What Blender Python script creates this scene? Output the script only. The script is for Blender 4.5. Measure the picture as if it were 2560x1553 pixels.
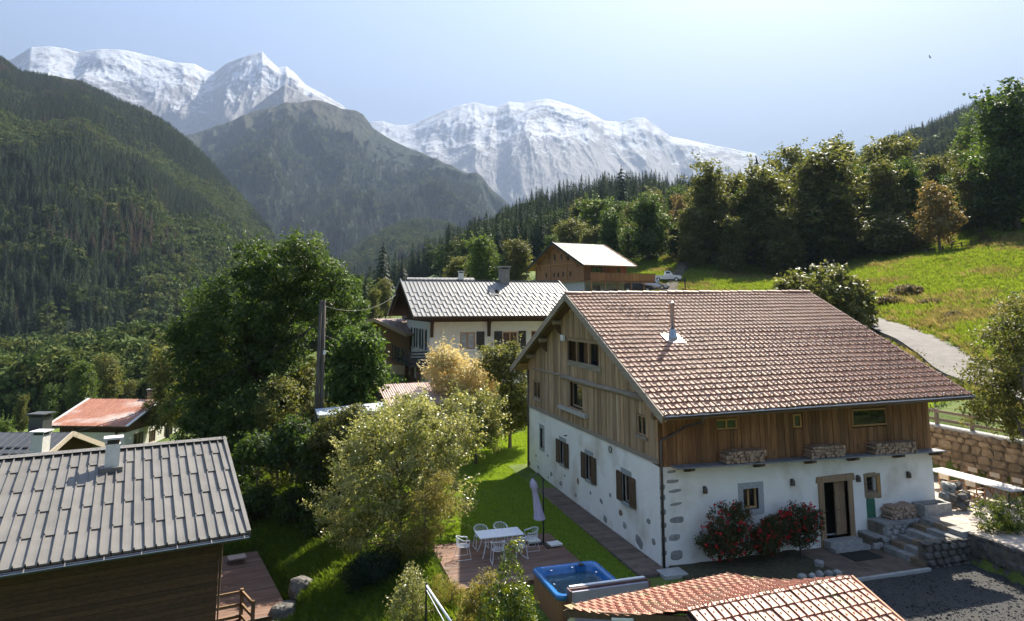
import bpy, bmesh, math, random
import numpy as np
from mathutils import Vector, Matrix, Euler

# ------------------------------------------------------------------ camera, sky, sun, exposure
SC = bpy.context.scene
for o in list(bpy.data.objects):
    bpy.data.objects.remove(o)
COL = SC.collection
CAM = np.array([-12.80, -23.04, 9.373])
YAW, PIT = math.radians(72.649), math.radians(7.893)
FPX, PPY = 1700.0, 522.72          # focal length and principal row, in 2560 x 1553 photo pixels
cd = bpy.data.cameras.new('camera')
cam = bpy.data.objects.new('camera', cd)
COL.objects.link(cam)
cam.location = CAM
cam.rotation_euler = (math.pi/2 + PIT, 0, YAW - math.pi/2)
cd.sensor_width = 36
cd.lens = 36*FPX/2560
cd.shift_y = -(776.5 - PPY)/2560
cd.clip_start, cd.clip_end = 0.3, 60000
SC.camera = cam

SUN_AZ, SUN_EL = math.radians(45.5), math.radians(46.0)   # azimuth from +X towards +Y
w = bpy.data.worlds.new('World')
SC.world = w
w.use_nodes = True
wn = w.node_tree.nodes
sky = wn.new('ShaderNodeTexSky')
sky.sky_type = 'NISHITA'
sky.sun_disc = False
sky.sun_elevation = SUN_EL
sky.sun_rotation = math.pi/2 - SUN_AZ
sky.altitude = 1000
sky.air_density = 1.0
sky.dust_density = 2.2
sky.ozone_density = 1.2
bg = wn['Background']
bg.inputs[1].default_value = 0.076
w.node_tree.links.new(sky.outputs[0], bg.inputs[0])

sd = bpy.data.lights.new('sun', 'SUN')
sd.energy = 4.9
sd.angle = math.radians(0.5)
sd.color = (1.0, 0.92, 0.77)
sun = bpy.data.objects.new('sun', sd)
COL.objects.link(sun)
sun_dir = Vector((math.cos(SUN_EL)*math.cos(SUN_AZ), math.cos(SUN_EL)*math.sin(SUN_AZ), math.sin(SUN_EL)))
sun.rotation_euler = sun_dir.to_track_quat('Z', 'Y').to_euler()
sun.location = (40, 40, 60)

SC.view_settings.view_transform = 'Standard'
SC.view_settings.look = 'None'
SC.view_settings.exposure = 2.65
SC.view_settings.gamma = 1
SC.view_settings.use_curve_mapping = False
SC.render.engine = 'CYCLES'
cy = SC.cycles
cy.use_denoising = True
cy.max_bounces = 6
cy.diffuse_bounces = 4
cy.glossy_bounces = 3
cy.transmission_bounces = 4
cy.transparent_max_bounces = 8
cy.volume_bounces = 1
cy.sample_clamp_indirect = 6
cy.sample_clamp_direct = 0
cy.caustics_reflective = False
cy.caustics_refractive = False
cy.use_adaptive_sampling = True
cy.adaptive_threshold = 0.02

# ------------------------------------------------------------------ reading the site plan: photo position + distance -> metres
FWD = np.array([math.cos(PIT)*math.cos(YAW), math.cos(PIT)*math.sin(YAW), math.sin(PIT)])
RGT = np.array([math.sin(YAW), -math.cos(YAW), 0.0])
UPV = np.cross(RGT, FWD)
def ray(px, py): return FWD + RGT*(px-1280)/FPX + UPV*(PPY-py)/FPX
def D(px, py, dep): return CAM + ray(px, py)*dep
def Hd(px, py, dist):
    d = ray(px, py); return CAM + d*dist/math.hypot(d[0], d[1])
def Zp(px, py, z):
    d = ray(px, py); return CAM + d*(z-CAM[2])/d[2]
def depth_of(x, y): return (x-CAM[0])*math.cos(YAW) + (y-CAM[1])*math.sin(YAW)

# ------------------------------------------------------------------ noise
def _hash(ix, iy, iz, seed):
    h = (ix.astype(np.int64)*374761393 + iy.astype(np.int64)*668265263 + iz.astype(np.int64)*2147483647 + seed*974634777) & 0xffffffff
    h = ((h ^ (h >> 13))*1274126177) & 0xffffffff
    h = (h ^ (h >> 16)) & 0xffffffff
    return h/4294967295.0
def vnoise(x, y, z=0.0, seed=0):
    x, y, z = np.broadcast_arrays(np.asarray(x, float), np.asarray(y, float), np.asarray(z, float))
    ix, iy, iz = np.floor(x), np.floor(y), np.floor(z)
    fx, fy, fz = x-ix, y-iy, z-iz
    fx, fy, fz = [f*f*f*(f*(f*6-15)+10) for f in (fx, fy, fz)]
    def h(a, b, c): return _hash(ix+a, iy+b, iz+c, seed)
    def l(a, b, t): return a+(b-a)*t
    return l(l(l(h(0,0,0), h(1,0,0), fx), l(h(0,1,0), h(1,1,0), fx), fy),
             l(l(h(0,0,1), h(1,0,1), fx), l(h(0,1,1), h(1,1,1), fx), fy), fz)*2-1
def fbm(x, y, z=0.0, oct=4, seed=0, gain=.5, ridged=False):
    s = 0; a = 1.0; t = 0
    for i in range(oct):
        n = vnoise(np.asarray(x)*2**i, np.asarray(y)*2**i, np.asarray(z)*2**i, seed+i*17)
        if ridged: n = 1-2*np.abs(n)
        s = s+a*n; t += a; a *= gain
    return s/t

# ------------------------------------------------------------------ materials
MATS = {}
def lin(c):
    return tuple(c)
def nodes_of(name):
    m = bpy.data.materials.new(name); m.use_nodes = True
    nt = m.node_tree; b = nt.nodes['Principled BSDF']
    return m, nt, b
def N(nt, t, **kw):
    n = nt.nodes.new(t)
    for k, v in kw.items(): setattr(n, k, v)
    return n
def setin(n, i, v): n.inputs[i].default_value = v
def pos_scaled(nt, scale, rnd=False):
    g = N(nt, 'ShaderNodeNewGeometry')
    out = g.outputs['Position']
    if rnd:
        oi = N(nt, 'ShaderNodeObjectInfo')
        m = N(nt, 'ShaderNodeMath', operation='MULTIPLY'); setin(m, 1, 53.0)
        nt.links.new(oi.outputs['Random'], m.inputs[0])
        a = N(nt, 'ShaderNodeVectorMath', operation='ADD')
        nt.links.new(out, a.inputs[0]); nt.links.new(m.outputs[0], a.inputs[1]); out = a.outputs[0]
    v = N(nt, 'ShaderNodeVectorMath', operation='MULTIPLY'); setin(v, 1, scale)
    nt.links.new(out, v.inputs[0])
    return v.outputs[0]
def noise_node(nt, vec, scale=1.0, detail=4, rough=.55):
    n = N(nt, 'ShaderNodeTexNoise'); setin(n, 'Scale', scale); setin(n, 'Detail', detail); setin(n, 'Roughness', rough)
    nt.links.new(vec, n.inputs['Vector']); return n.outputs['Fac']
def ramp(nt, fac, stops):
    r = N(nt, 'ShaderNodeValToRGB')
    e = r.color_ramp.elements
    while len(e) < len(stops): e.new(0.5)
    for k, (p, c) in enumerate(stops):
        e[k].position = p; e[k].color = (*c, 1)
    nt.links.new(fac, r.inputs[0]); return r.outputs[0]
def mix(nt, fac, a, b, mode='MIX'):
    m = N(nt, 'ShaderNodeMix', data_type='RGBA', blend_type=mode)
    for s, v in ((0, fac), (6, a), (7, b)):
        if isinstance(v, (int, float)): m.inputs[s].default_value = v
        elif isinstance(v, tuple): m.inputs[s].default_value = (*v, 1)
        else: nt.links.new(v, m.inputs[s])
    return m.outputs[2]
def bump(nt, h, b, strength=.4, dist=.02):
    n = N(nt, 'ShaderNodeBump'); setin(n, 'Strength', strength); setin(n, 'Distance', dist)
    nt.links.new(h, n.inputs['Height']); nt.links.new(n.outputs[0], b.inputs['Normal'])
def hsv_random(nt, col, amt=.25, hue=.0):
    oi = N(nt, 'ShaderNodeObjectInfo')
    mr = N(nt, 'ShaderNodeMapRange'); setin(mr, 'To Min', 1-amt); setin(mr, 'To Max', 1+amt)
    nt.links.new(oi.outputs['Random'], mr.inputs[0])
    h = N(nt, 'ShaderNodeHueSaturation')
    nt.links.new(mr.outputs[0], h.inputs['Value']); nt.links.new(col, h.inputs['Color'])
    return h.outputs[0]

def mat(name, c1, c2=None, scale=(4, 4, 4), rough=.8, bstr=.3, bdist=.02, rnd=0, detail=5, metallic=0, spec=.4, lo=.3, hi=.7, c3=None, c3scale=(.6, .6, .6), c3lo=.55, c3hi=.75, offs=False):
    if name in MATS: return MATS[name]
    m, nt, b = nodes_of(name)
    vec = pos_scaled(nt, scale, offs)
    f = noise_node(nt, vec, 1, detail)
    col = ramp(nt, f, [(lo, c1), (hi, c2 or c1)])
    if c3:
        f3 = noise_node(nt, pos_scaled(nt, c3scale, offs), 1, 4)
        k = ramp(nt, f3, [(c3lo, (0, 0, 0)), (c3hi, (1, 1, 1))])
        col = mix(nt, k, col, c3)
    if rnd: col = hsv_random(nt, col, rnd)
    nt.links.new(col, b.inputs['Base Color'])
    setin(b, 'Roughness', rough); setin(b, 'Metallic', metallic); setin(b, 'Specular IOR Level', spec)
    if bstr: bump(nt, f, b, bstr, bdist)
    MATS[name] = m; return m

def wood(name, c1, c2, axis='Z', rnd=.25, rough=.8, grey=None, gl=.5, gh=.75):
    s = {'X': (1.2, 26, 26), 'Y': (26, 1.2, 26), 'Z': (26, 26, 1.2)}[axis]
    return mat(name, c1, c2, s, rough, .35, .01, rnd, 6, c3=grey, c3scale=tuple(v*.12+.3 for v in s), c3lo=gl, c3hi=gh, offs=True)

def leafmat(name, cols, trans=.45, rough=.5, spec=.35):
    """leaf: per-leaf tint attribute picks a leaf colour, light also comes through"""
    if name in MATS: return MATS[name]
    m, nt, b = nodes_of(name)
    a = N(nt, 'ShaderNodeAttribute', attribute_name='tint')
    n = len(cols)
    col = ramp(nt, a.outputs['Fac'], [(i/(n-1) if n > 1 else 0, c) for i, c in enumerate(cols)])
    col = hsv_random(nt, col, .12)
    nt.links.new(col, b.inputs['Base Color']); setin(b, 'Roughness', rough); setin(b, 'Specular IOR Level', spec)
    t = N(nt, 'ShaderNodeBsdfTranslucent')
    hs = N(nt, 'ShaderNodeHueSaturation'); setin(hs, 'Hue', .487); setin(hs, 'Saturation', 1.08); setin(hs, 'Value', 1.7)
    nt.links.new(col, hs.inputs['Color']); nt.links.new(hs.outputs[0], t.inputs[0])
    ms = N(nt, 'ShaderNodeMixShader'); setin(ms, 0, trans)
    nt.links.new(b.outputs[0], ms.inputs[1]); nt.links.new(t.outputs[0], ms.inputs[2])
    nt.links.new(ms.outputs[0], nt.nodes['Material Output'].inputs[0])
    MATS[name] = m; return m

def glass_mat():
    if 'glass' in MATS: return MATS['glass']
    m, nt, b = nodes_of('window_glass')
    setin(b, 'Base Color', (.015, .018, .02, 1)); setin(b, 'Roughness', .04); setin(b, 'Specular IOR Level', .6)
    MATS['glass'] = m; return m

# ------------------------------------------------------------------ objects
def tag(o, label=None, cat=None, group=None, kind=None):
    if label: o['label'] = label
    if cat: o['category'] = cat
    if group: o['group'] = group
    if kind: o['kind'] = kind
    return o
def thing(name, label, cat, loc=(0, 0, 0), rz=0.0, group=None):
    o = bpy.data.objects.new(name, None); COL.objects.link(o)
    o.empty_display_size = .3
    o.location = loc; o.rotation_euler = (0, 0, rz)
    return tag(o, label, cat, group)
def link(name, me, parent=None, loc=None, rot=None, scale=None):
    o = bpy.data.objects.new(name, me); COL.objects.link(o)
    if parent: o.parent = parent
    if loc is not None: o.location = loc
    if rot is not None: o.rotation_euler = rot
    if scale is not None: o.scale = scale
    return o
def copy_tree(o, parent=None):
    c = o.copy(); COL.objects.link(c); c.parent = parent
    for ch in list(o.children): copy_tree(ch, c)
    return c

class MB:
    """collects shapes into one mesh"""
    def __init__(s): s.v = []; s.f = []
    def poly(s, pts): n = len(s.v); s.v += [tuple(p) for p in pts]; s.f.append(tuple(range(n, n+len(pts)))); return s
    def box(s, c, d, R=None):
        n = len(s.v)
        for i in range(8):
            p = Vector(((i & 1)-.5, ((i >> 1) & 1)-.5, ((i >> 2) & 1)-.5))
            p = Vector((p.x*d[0], p.y*d[1], p.z*d[2]))
            if R is not None: p = R @ p
            s.v.append((c[0]+p.x, c[1]+p.y, c[2]+p.z))
        s.f += [tuple(n+k for k in q) for q in ((0,2,3,1), (4,5,7,6), (0,1,5,4), (2,6,7,3), (0,4,6,2), (1,3,7,5))]
        return s
    def bx(s, x0, x1, y0, y1, z0, z1):
        return s.box(((x0+x1)/2, (y0+y1)/2, (z0+z1)/2), (abs(x1-x0), abs(y1-y0), abs(z1-z0)))
    def prism(s, ring, d):
        n = len(s.v); k = len(ring)
        s.v += [tuple(p) for p in ring] + [(p[0]+d[0], p[1]+d[1], p[2]+d[2]) for p in ring]
        s.f += [tuple(range(n+k-1, n-1, -1)), tuple(range(n+k, n+2*k))]
        s.f += [(n+i, n+(i+1) % k, n+k+(i+1) % k, n+k+i) for i in range(k)]
        return s
    def bar(s, a, b, wd, ht, up=(0, 0, 1)):
        a, b = Vector(a), Vector(b); x = (b-a); L = x.length; x.normalize()
        y = Vector(up).cross(x); y.normalize(); z = x.cross(y)
        R = Matrix((x, y, z)).transposed()
        return s.box((a+b)/2, (L, wd, ht), R)
    def tube(s, pts, r, seg=7, cap=True):
        pts = [Vector(p) for p in pts]; rs = r if hasattr(r, '__len__') else [r]*len(pts)
        n0 = len(s.v); m = len(pts)
        ref = None
        for i, p in enumerate(pts):
            t = (pts[min(i+1, m-1)]-pts[max(i-1, 0)]).normalized()
            if ref is None: ref = Vector((0, 0, 1)) if abs(t.z) < .9 else Vector((1, 0, 0))
            a = t.cross(ref).normalized(); b = t.cross(a)
            ref = -b if False else ref
            for k in range(seg):
                an = 2*math.pi*k/seg
                q = p+(a*math.cos(an)+b*math.sin(an))*rs[i]
                s.v.append(tuple(q))
        for i in range(m-1):
            for k in range(seg):
                k2 = (k+1) % seg
                s.f.append((n0+i*seg+k, n0+i*seg+k2, n0+(i+1)*seg+k2, n0+(i+1)*seg+k))
        if cap:
            s.f.append(tuple(n0+k for k in range(seg-1, -1, -1))); s.f.append(tuple(n0+(m-1)*seg+k for k in range(seg)))
        return s
    def lathe(s, prof, c=(0, 0, 0), seg=12):
        n0 = len(s.v)
        for (r, z) in prof:
            for k in range(seg):
                a = 2*math.pi*k/seg; s.v.append((c[0]+r*math.cos(a), c[1]+r*math.sin(a), c[2]+z))
        for i in range(len(prof)-1):
            for k in range(seg):
                k2 = (k+1) % seg
                s.f.append((n0+i*seg+k, n0+i*seg+k2, n0+(i+1)*seg+k2, n0+(i+1)*seg+k))
        s.f.append(tuple(n0+k for k in range(seg-1, -1, -1))); s.f.append(tuple(n0+(len(prof)-1)*seg+k for k in range(seg)))
        return s
    def mesh(s, name, m, smooth=False):
        me = bpy.data.meshes.new(name); me.from_pydata(s.v, [], s.f)
        if m: me.materials.append(m)
        me.update()
        bm = bmesh.new(); bm.from_mesh(me); bmesh.ops.recalc_face_normals(bm, faces=bm.faces); bm.to_mesh(me); bm.free()
        if smooth: me.shade_smooth()
        return me
    def build(s, name, m, parent=None, smooth=False, loc=None, rot=None):
        return link(name, s.mesh(name, m, smooth), parent, loc, rot)

_UC = {}
def unit_cube(m):
    if m.name not in _UC: _UC[m.name] = MB().box((0, 0, 0), (1, 1, 1)).mesh('block_'+m.name, m)
    return _UC[m.name]
def block(name, x0, x1, y0, y1, z0, z1, m, parent, rot=None):
    """one plain piece (board, plank, panel): shared cube mesh, scaled"""
    return link(name, unit_cube(m), parent, ((x0+x1)/2, (y0+y1)/2, (z0+z1)/2), rot, (max(abs(x1-x0), .002), max(abs(y1-y0), .002), max(abs(z1-z0), .002)))
def bar_part(name, a, b, wd, ht, m, parent, up=(0, 0, 1)):
    a, b = Vector(a), Vector(b); x = (b-a); L = x.length; x.normalize()
    y = Vector(up).cross(x); y.normalize(); z = x.cross(y)
    R = Matrix((x, y, z)).transposed()
    return link(name, unit_cube(m), parent, (a+b)/2, R.to_euler(), (L, wd, ht))

def np_mesh(name, V, F, mats, tint=None, smooth=False):
    """V (n,3), F (m,k) quads or tris"""
    me = bpy.data.meshes.new(name)
    V = np.asarray(V, np.float32); F = np.asarray(F, np.int32); k = F.shape[1]
    me.vertices.add(len(V)); me.vertices.foreach_set('co', V.ravel())
    me.loops.add(F.size); me.loops.foreach_set('vertex_index', F.ravel())
    me.polygons.add(len(F)); me.polygons.foreach_set('loop_start', np.arange(0, F.size, k, dtype=np.int32))
    me.polygons.foreach_set('loop_total', np.full(len(F), k, np.int32))
    for m in (mats if isinstance(mats, (list, tuple)) else [mats]): me.materials.append(m)
    if tint is not None:
        a = me.attributes.new('tint', 'FLOAT', 'POINT'); a.data.foreach_set('value', np.asarray(tint, np.float32))
    me.update(calc_edges=True)
    if smooth: me.shade_smooth()
    else: me.shade_flat()
    return me
def grid_mesh(name, V, nu, nv, m, smooth=True, tint=None):
    """V[nu*nv] row-major (i over nu, j over nv)"""
    i, j = np.meshgrid(np.arange(nu-1), np.arange(nv-1), indexing='ij')
    a = (i*nv+j).ravel()
    F = np.stack([a, a+nv, a+nv+1, a+1], 1)
    return np_mesh(name, V, F, m, tint, smooth)
# ------------------------------------------------------------------ the lie of the land
def _xyz(q): return tuple(float(a) for a in q)
_C = []   # control points x, y, z
for x in (-7.6, -4, -.5, 4):
    for y in (-6, -2, 3, 8, 13): _C.append((x, y, -0.04 + (.25 if y > 9 else 0)*max(0, (x+8)/8)))
_C += [(-7.4, 17, .2), (-3, 17, .3), (-3, 23.0, .45), (1.5, 17, .5), (1.5, 23.2, .55), (6, 16, .8), (12, 14, 1.4), (-1, 25.2, 2.0), (3, 25.2, 2.2),
       (0, -12, -.15), (6, -12, -.15), (9.5, -12, -.12), (9.5, -5, -.1), (6, -5, -.1), (9, 4, 0), (0, -20, -.5), (10, -22, -.2), (-6, -14, -.6),
       (12, -6, .5), (12, 3, .5), (15, 0, .6), (15, 8, .8), (17.7, -8, .6), (17.7, -3, .6), (17.7, 1, .6), (17.7, 5, .7), (17.7, 9, .9),
       (18.5, -9, 2.9), (18.5, -3, 3.1), (18.5, 1, 3.2), (18.5, 5, 3.25), (18.5, 9, 3.4), (22, -12, 3.0), (22, -3, 3.5), (26, -2, 4.6),
       (-9, 3, -.9), (-11, 3, -1.75), (-13.3, 5, -2.25), (-9, 9, -.7), (-11, 12, -1.6), (-14, 13, -2.3), (-9, -4, -.7), (-11, -7, -1.6), (-14, -8, -2.4), (-13, -20, -3.),
       (-18, 3, -2.5), (-20, 12, -2.5), (-26, 4, -3), (-30, 25, -2.9), (-24, 22, -2.6), (-40, -10, -5), (-20, -40, -4), (20, -50, 0), (60, -20, 14), (60, -60, 12),
       (-9.5, 20, -.2), (-12, 24, -.6), (-8, 25, .9), (-16, 28, -1.4), (-4, 28, 2.7), (8, 26, 2.7), (18, 26, 3.6), (-7, 38, 2.8), (12, 38, 4.6), (-60, -60, -12), (0, -90, -4), (90, 0, 22)]
ROAD = [(24, -16, 2.6), (21.4, -8, 3.1), (21.6, -2, 3.65)] + [_xyz(D(*q)) for q in
        ((2455, 960, 40), (2350, 888, 47), (2250, 842, 55), (2150, 799, 65), (2000, 770, 78), (1850, 744, 90), (1740, 732, 98), (1650, 728, 103))]
_C += ROAD
_P = [(2450, 800, 56), (2560, 760, 60), (2450, 700, 75), (2560, 640, 85), (2300, 760, 68), (2200, 700, 85), (2100, 690, 95), (2350, 650, 92), (2560, 600, 100),
      (2450, 600, 110), (2300, 600, 125), (2200, 640, 115), (2000, 700, 115), (1900, 690, 120), (1760, 640, 135), (1650, 650, 130), (1600, 705, 108), (1520, 738, 96),
      (1450, 738, 94), (1600, 620, 160), (1900, 620, 165), (2200, 560, 165), (2500, 520, 150), (2800, 520, 150), (2800, 700, 70), (1300, 640, 220), (1200, 680, 200), (1080, 700, 230), (1000, 722, 230),
      (900, 770, 230), (900, 800, 400), (800, 800, 300), (600, 850, 300), (400, 905, 280), (340, 882, 360), (100, 950, 250), (0, 1030, 150), (-300, 980, 200),
      (1560, 495, 420), (1400, 520, 400), (1290, 565, 380), (1180, 625, 360), (1080, 680, 350), (1000, 745, 340), (1700, 515, 430), (1850, 512, 430), (2000, 510, 400), (2200, 490, 420), (2300, 440, 420), (2450, 380, 420),
      (2560, 330, 420), (2900, 300, 420), (2290, 372, 800), (2400, 312, 800), (2560, 290, 800), (2900, 280, 800), (2100, 510, 800), (1900, 540, 800), (1700, 530, 800), (1500, 560, 800), (1500, 585, 250), (1800, 570, 270), (2100, 545, 280), (2400, 500, 260), (2560, 455, 220), (2900, 450, 220),
      (1350, 725, 120), (1200, 735, 110), (1050, 745, 120), (300, 1145, 75), (430, 1075, 80), (560, 1000, 120), (200, 1030, 130), (650, 940, 150), (-200, 1120, 80), (1000, 800, 90)]
_C += [_xyz(D(*q)) for q in _P]
for a in range(-180, 180, 20):
    for r, zz in ((1100, -25), (2500, -60), (12000, -80)):
        b = YAW+math.radians(a)
        z = zz
        if r == 1100 and -70 < a < -2: z = 60
        _C.append((CAM[0]+r*math.cos(b), CAM[1]+r*math.sin(b), z))
for a in (10, 20, 30, 40, 55):
    for r, z in ((450, -20), (800, -35)):
        b = YAW+math.radians(a); _C.append((CAM[0]+r*math.cos(b), CAM[1]+r*math.sin(b), z))
_C = np.array(_C)
def _warp(x, y):
    dx, dy = np.asarray(x)-CAM[0], np.asarray(y)-CAM[1]
    r = np.hypot(dx, dy)+1.5
    th = np.arctan2(dy, dx)-YAW
    th = (th+np.pi) % (2*np.pi)-np.pi
    return th*1.0*np.cos(0), np.log(r), r
def _feat(x, y):
    th, lr, r = _warp(x, y)
    return np.stack([np.cos(th)*1.0, np.sin(th)*1.0, lr*1.0], -1)
_FC = _feat(_C[:, 0], _C[:, 1])
_K = np.linalg.norm(_FC[:, None]-_FC[None], axis=-1)
_A = np.block([[_K, np.ones((len(_C), 1))], [np.ones((1, len(_C))), np.zeros((1, 1))]])
_W = np.linalg.lstsq(_A, np.append(_C[:, 2], 0), rcond=None)[0]
def smooth01(a, b, x): t = np.clip((x-a)/(b-a), 0, 1); return t*t*(3-2*t)
def gz(x, y):
    x = np.asarray(x, float); y = np.asarray(y, float); sh = x.shape
    X, Y = x.ravel(), y.ravel(); out = np.empty(len(X))
    for i in range(0, len(X), 20000):
        f = _feat(X[i:i+20000], Y[i:i+20000])
        k = np.linalg.norm(f[:, None]-_FC[None], axis=-1)
        out[i:i+20000] = k@_W[:-1]+_W[-1]
    r = np.hypot(X-CAM[0], Y-CAM[1])
    out += fbm(X/9, Y/9, seed=3, oct=3)*.35*smooth01(38, 60, r)+fbm(X/50, Y/50, seed=5)*3.0*smooth01(90, 260, r)
    # garden and courtyard are levelled
    m = smooth01(-8.6, -7.3, X)*(1-smooth01(10.9, 11.3, X))*smooth01(-14, -11, Y)*(1-smooth01(14, 18, Y))
    lvl = np.where((Y > -2.5) | (X < -1.2), -.02+.02*np.clip(Y, 0, 15), -.2)
    out = out*(1-m)+lvl*m
    m2 = smooth01(11.1, 11.4, X)*(1-smooth01(17.7, 17.95, X))*smooth01(-10, -7, Y)*(1-smooth01(8, 11, Y))
    out = out*(1-m2)+.55*m2
    # bed dug for the lower deck
    cx_, sx_ = math.cos(math.radians(12)), math.sin(math.radians(12)); lx = (X+22.75)*cx_+(Y-6.67)*sx_; ly = -(X+22.75)*sx_+(Y-6.67)*cx_
    m3 = smooth01(5.5, 6.2, lx)*(1-smooth01(9.8, 10.4, lx))*smooth01(-4.2, -3.2, ly)*(1-smooth01(4.7, 5.4, ly))
    out = out*(1-m3)+np.minimum(out, -2.75)*m3
    return out.reshape(sh)
def gz1(x, y): return float(gz(np.array([x]), np.array([y]))[0])
def on_ground(px, dep, py=700):
    q = D(px, py, dep); return float(q[0]), float(q[1]), gz1(q[0], q[1])

def ground_material():
    m, nt, b = nodes_of('meadow_grass')
    f1 = noise_node(nt, pos_scaled(nt, (.05, .05, .05)), 1, 5)
    f2 = noise_node(nt, pos_scaled(nt, (.6, .6, .6)), 1, 6, .65)
    f3 = noise_node(nt, pos_scaled(nt, (9, 9, 9)), 1, 4, .7)
    c = ramp(nt, f2, [(.3, (.075, .115, .016)), (.5, (.125, .185, .026)), (.72, (.18, .22, .045))])
    c = mix(nt, ramp(nt, f1, [(.45, (0, 0, 0)), (.7, (.55, .55, .55))]), c, (.17, .17, .05))
    c = mix(nt, ramp(nt, f3, [(.35, (0, 0, 0)), (.75, (.6, .6, .6))]), c, (.05, .09, .015))
    nt.links.new(c, b.inputs['Base Color']); setin(b, 'Roughness', .85); setin(b, 'Specular IOR Level', .25)
    bump(nt, f3, b, .8, .12)
    return m
NA = 900
# finer angular steps where the camera looks
aa = np.concatenate([np.linspace(-180, -46, 60, endpoint=False), np.linspace(-46, 46, 560, endpoint=False), np.linspace(46, 180, 61)])
rr = np.concatenate([[0.01], np.geomspace(3, 14000, 380)])
TH, RR = np.meshgrid(np.radians(aa)+YAW, rr, indexing='ij')
gx, gy = CAM[0]+RR*np.cos(TH), CAM[1]+RR*np.sin(TH)
gzv = gz(gx, gy)
gm = ground_material()
ground = link('ground', grid_mesh('ground', np.stack([gx, gy, gzv], -1).reshape(-1, 3), len(aa), len(rr), gm))
tag(ground, 'green alpine meadow ground falling towards the valley', 'ground', kind='structure')

# road: a strip laid on the slope, with verge stones
def catmull(P, n):
    P = [np.array(p, float) for p in P]; P = [2*P[0]-P[1]]+P+[2*P[-1]-P[-2]]; out = []
    for i in range(1, len(P)-2):
        for k in range(n):
            t = k/n
            out.append(.5*((2*P[i])+(P[i+1]-P[i-1])*t+(2*P[i-1]-5*P[i]+4*P[i+1]-P[i+2])*t*t+(3*P[i]-P[i-1]-3*P[i+1]+P[i+2])*t**3))
    out.append(P[-2]); return np.array(out)
rc = catmull(ROAD, 14)
tn = np.gradient(rc[:, :2], axis=0); tn /= np.linalg.norm(tn, axis=1)[:, None]
nn_ = np.stack([-tn[:, 1], tn[:, 0]], 1)
offs = np.linspace(-1.6, 1.6, 9)
RX = rc[:, None, 0]+nn_[:, None, 0]*offs; RY = rc[:, None, 1]+nn_[:, None, 1]*offs
# road bed: level across, a little above the ground sheet
RZ = np.maximum(gz(RX, RY).max(1)[:, None]+.05, 0)+0*RX+.03*(1-(offs/1.6)**2)
Vr = np.stack([RX, RY, RZ], -1)
road_m = mat('road_asphalt', (.12, .11, .10), (.18, .165, .15), (1.5, 1.5, 1.5), .9, .3, .02, c3=(.21, .19, .165), c3scale=(.4, .4, .4))
nR = len(rc)
Vs = np.concatenate([Vr, np.stack([RX, RY, RZ-.4], -1)[:, [0, -1]]], 1)
road = MB()
for i in range(nR-1):
    for j in range(8):
        road.poly([Vr[i, j], Vr[i+1, j], Vr[i+1, j+1], Vr[i, j+1]])
    for j in (0, 8):
        q = Vr[i, j]; p = Vr[i+1, j]
        road.poly([q, p, p-np.array([0, 0, .5]), q-np.array([0, 0, .5])])
ro = road.build('road', road_m, smooth=True)
tag(ro, 'narrow pale asphalt lane climbing behind the farmhouse', 'road', kind='structure')

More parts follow.
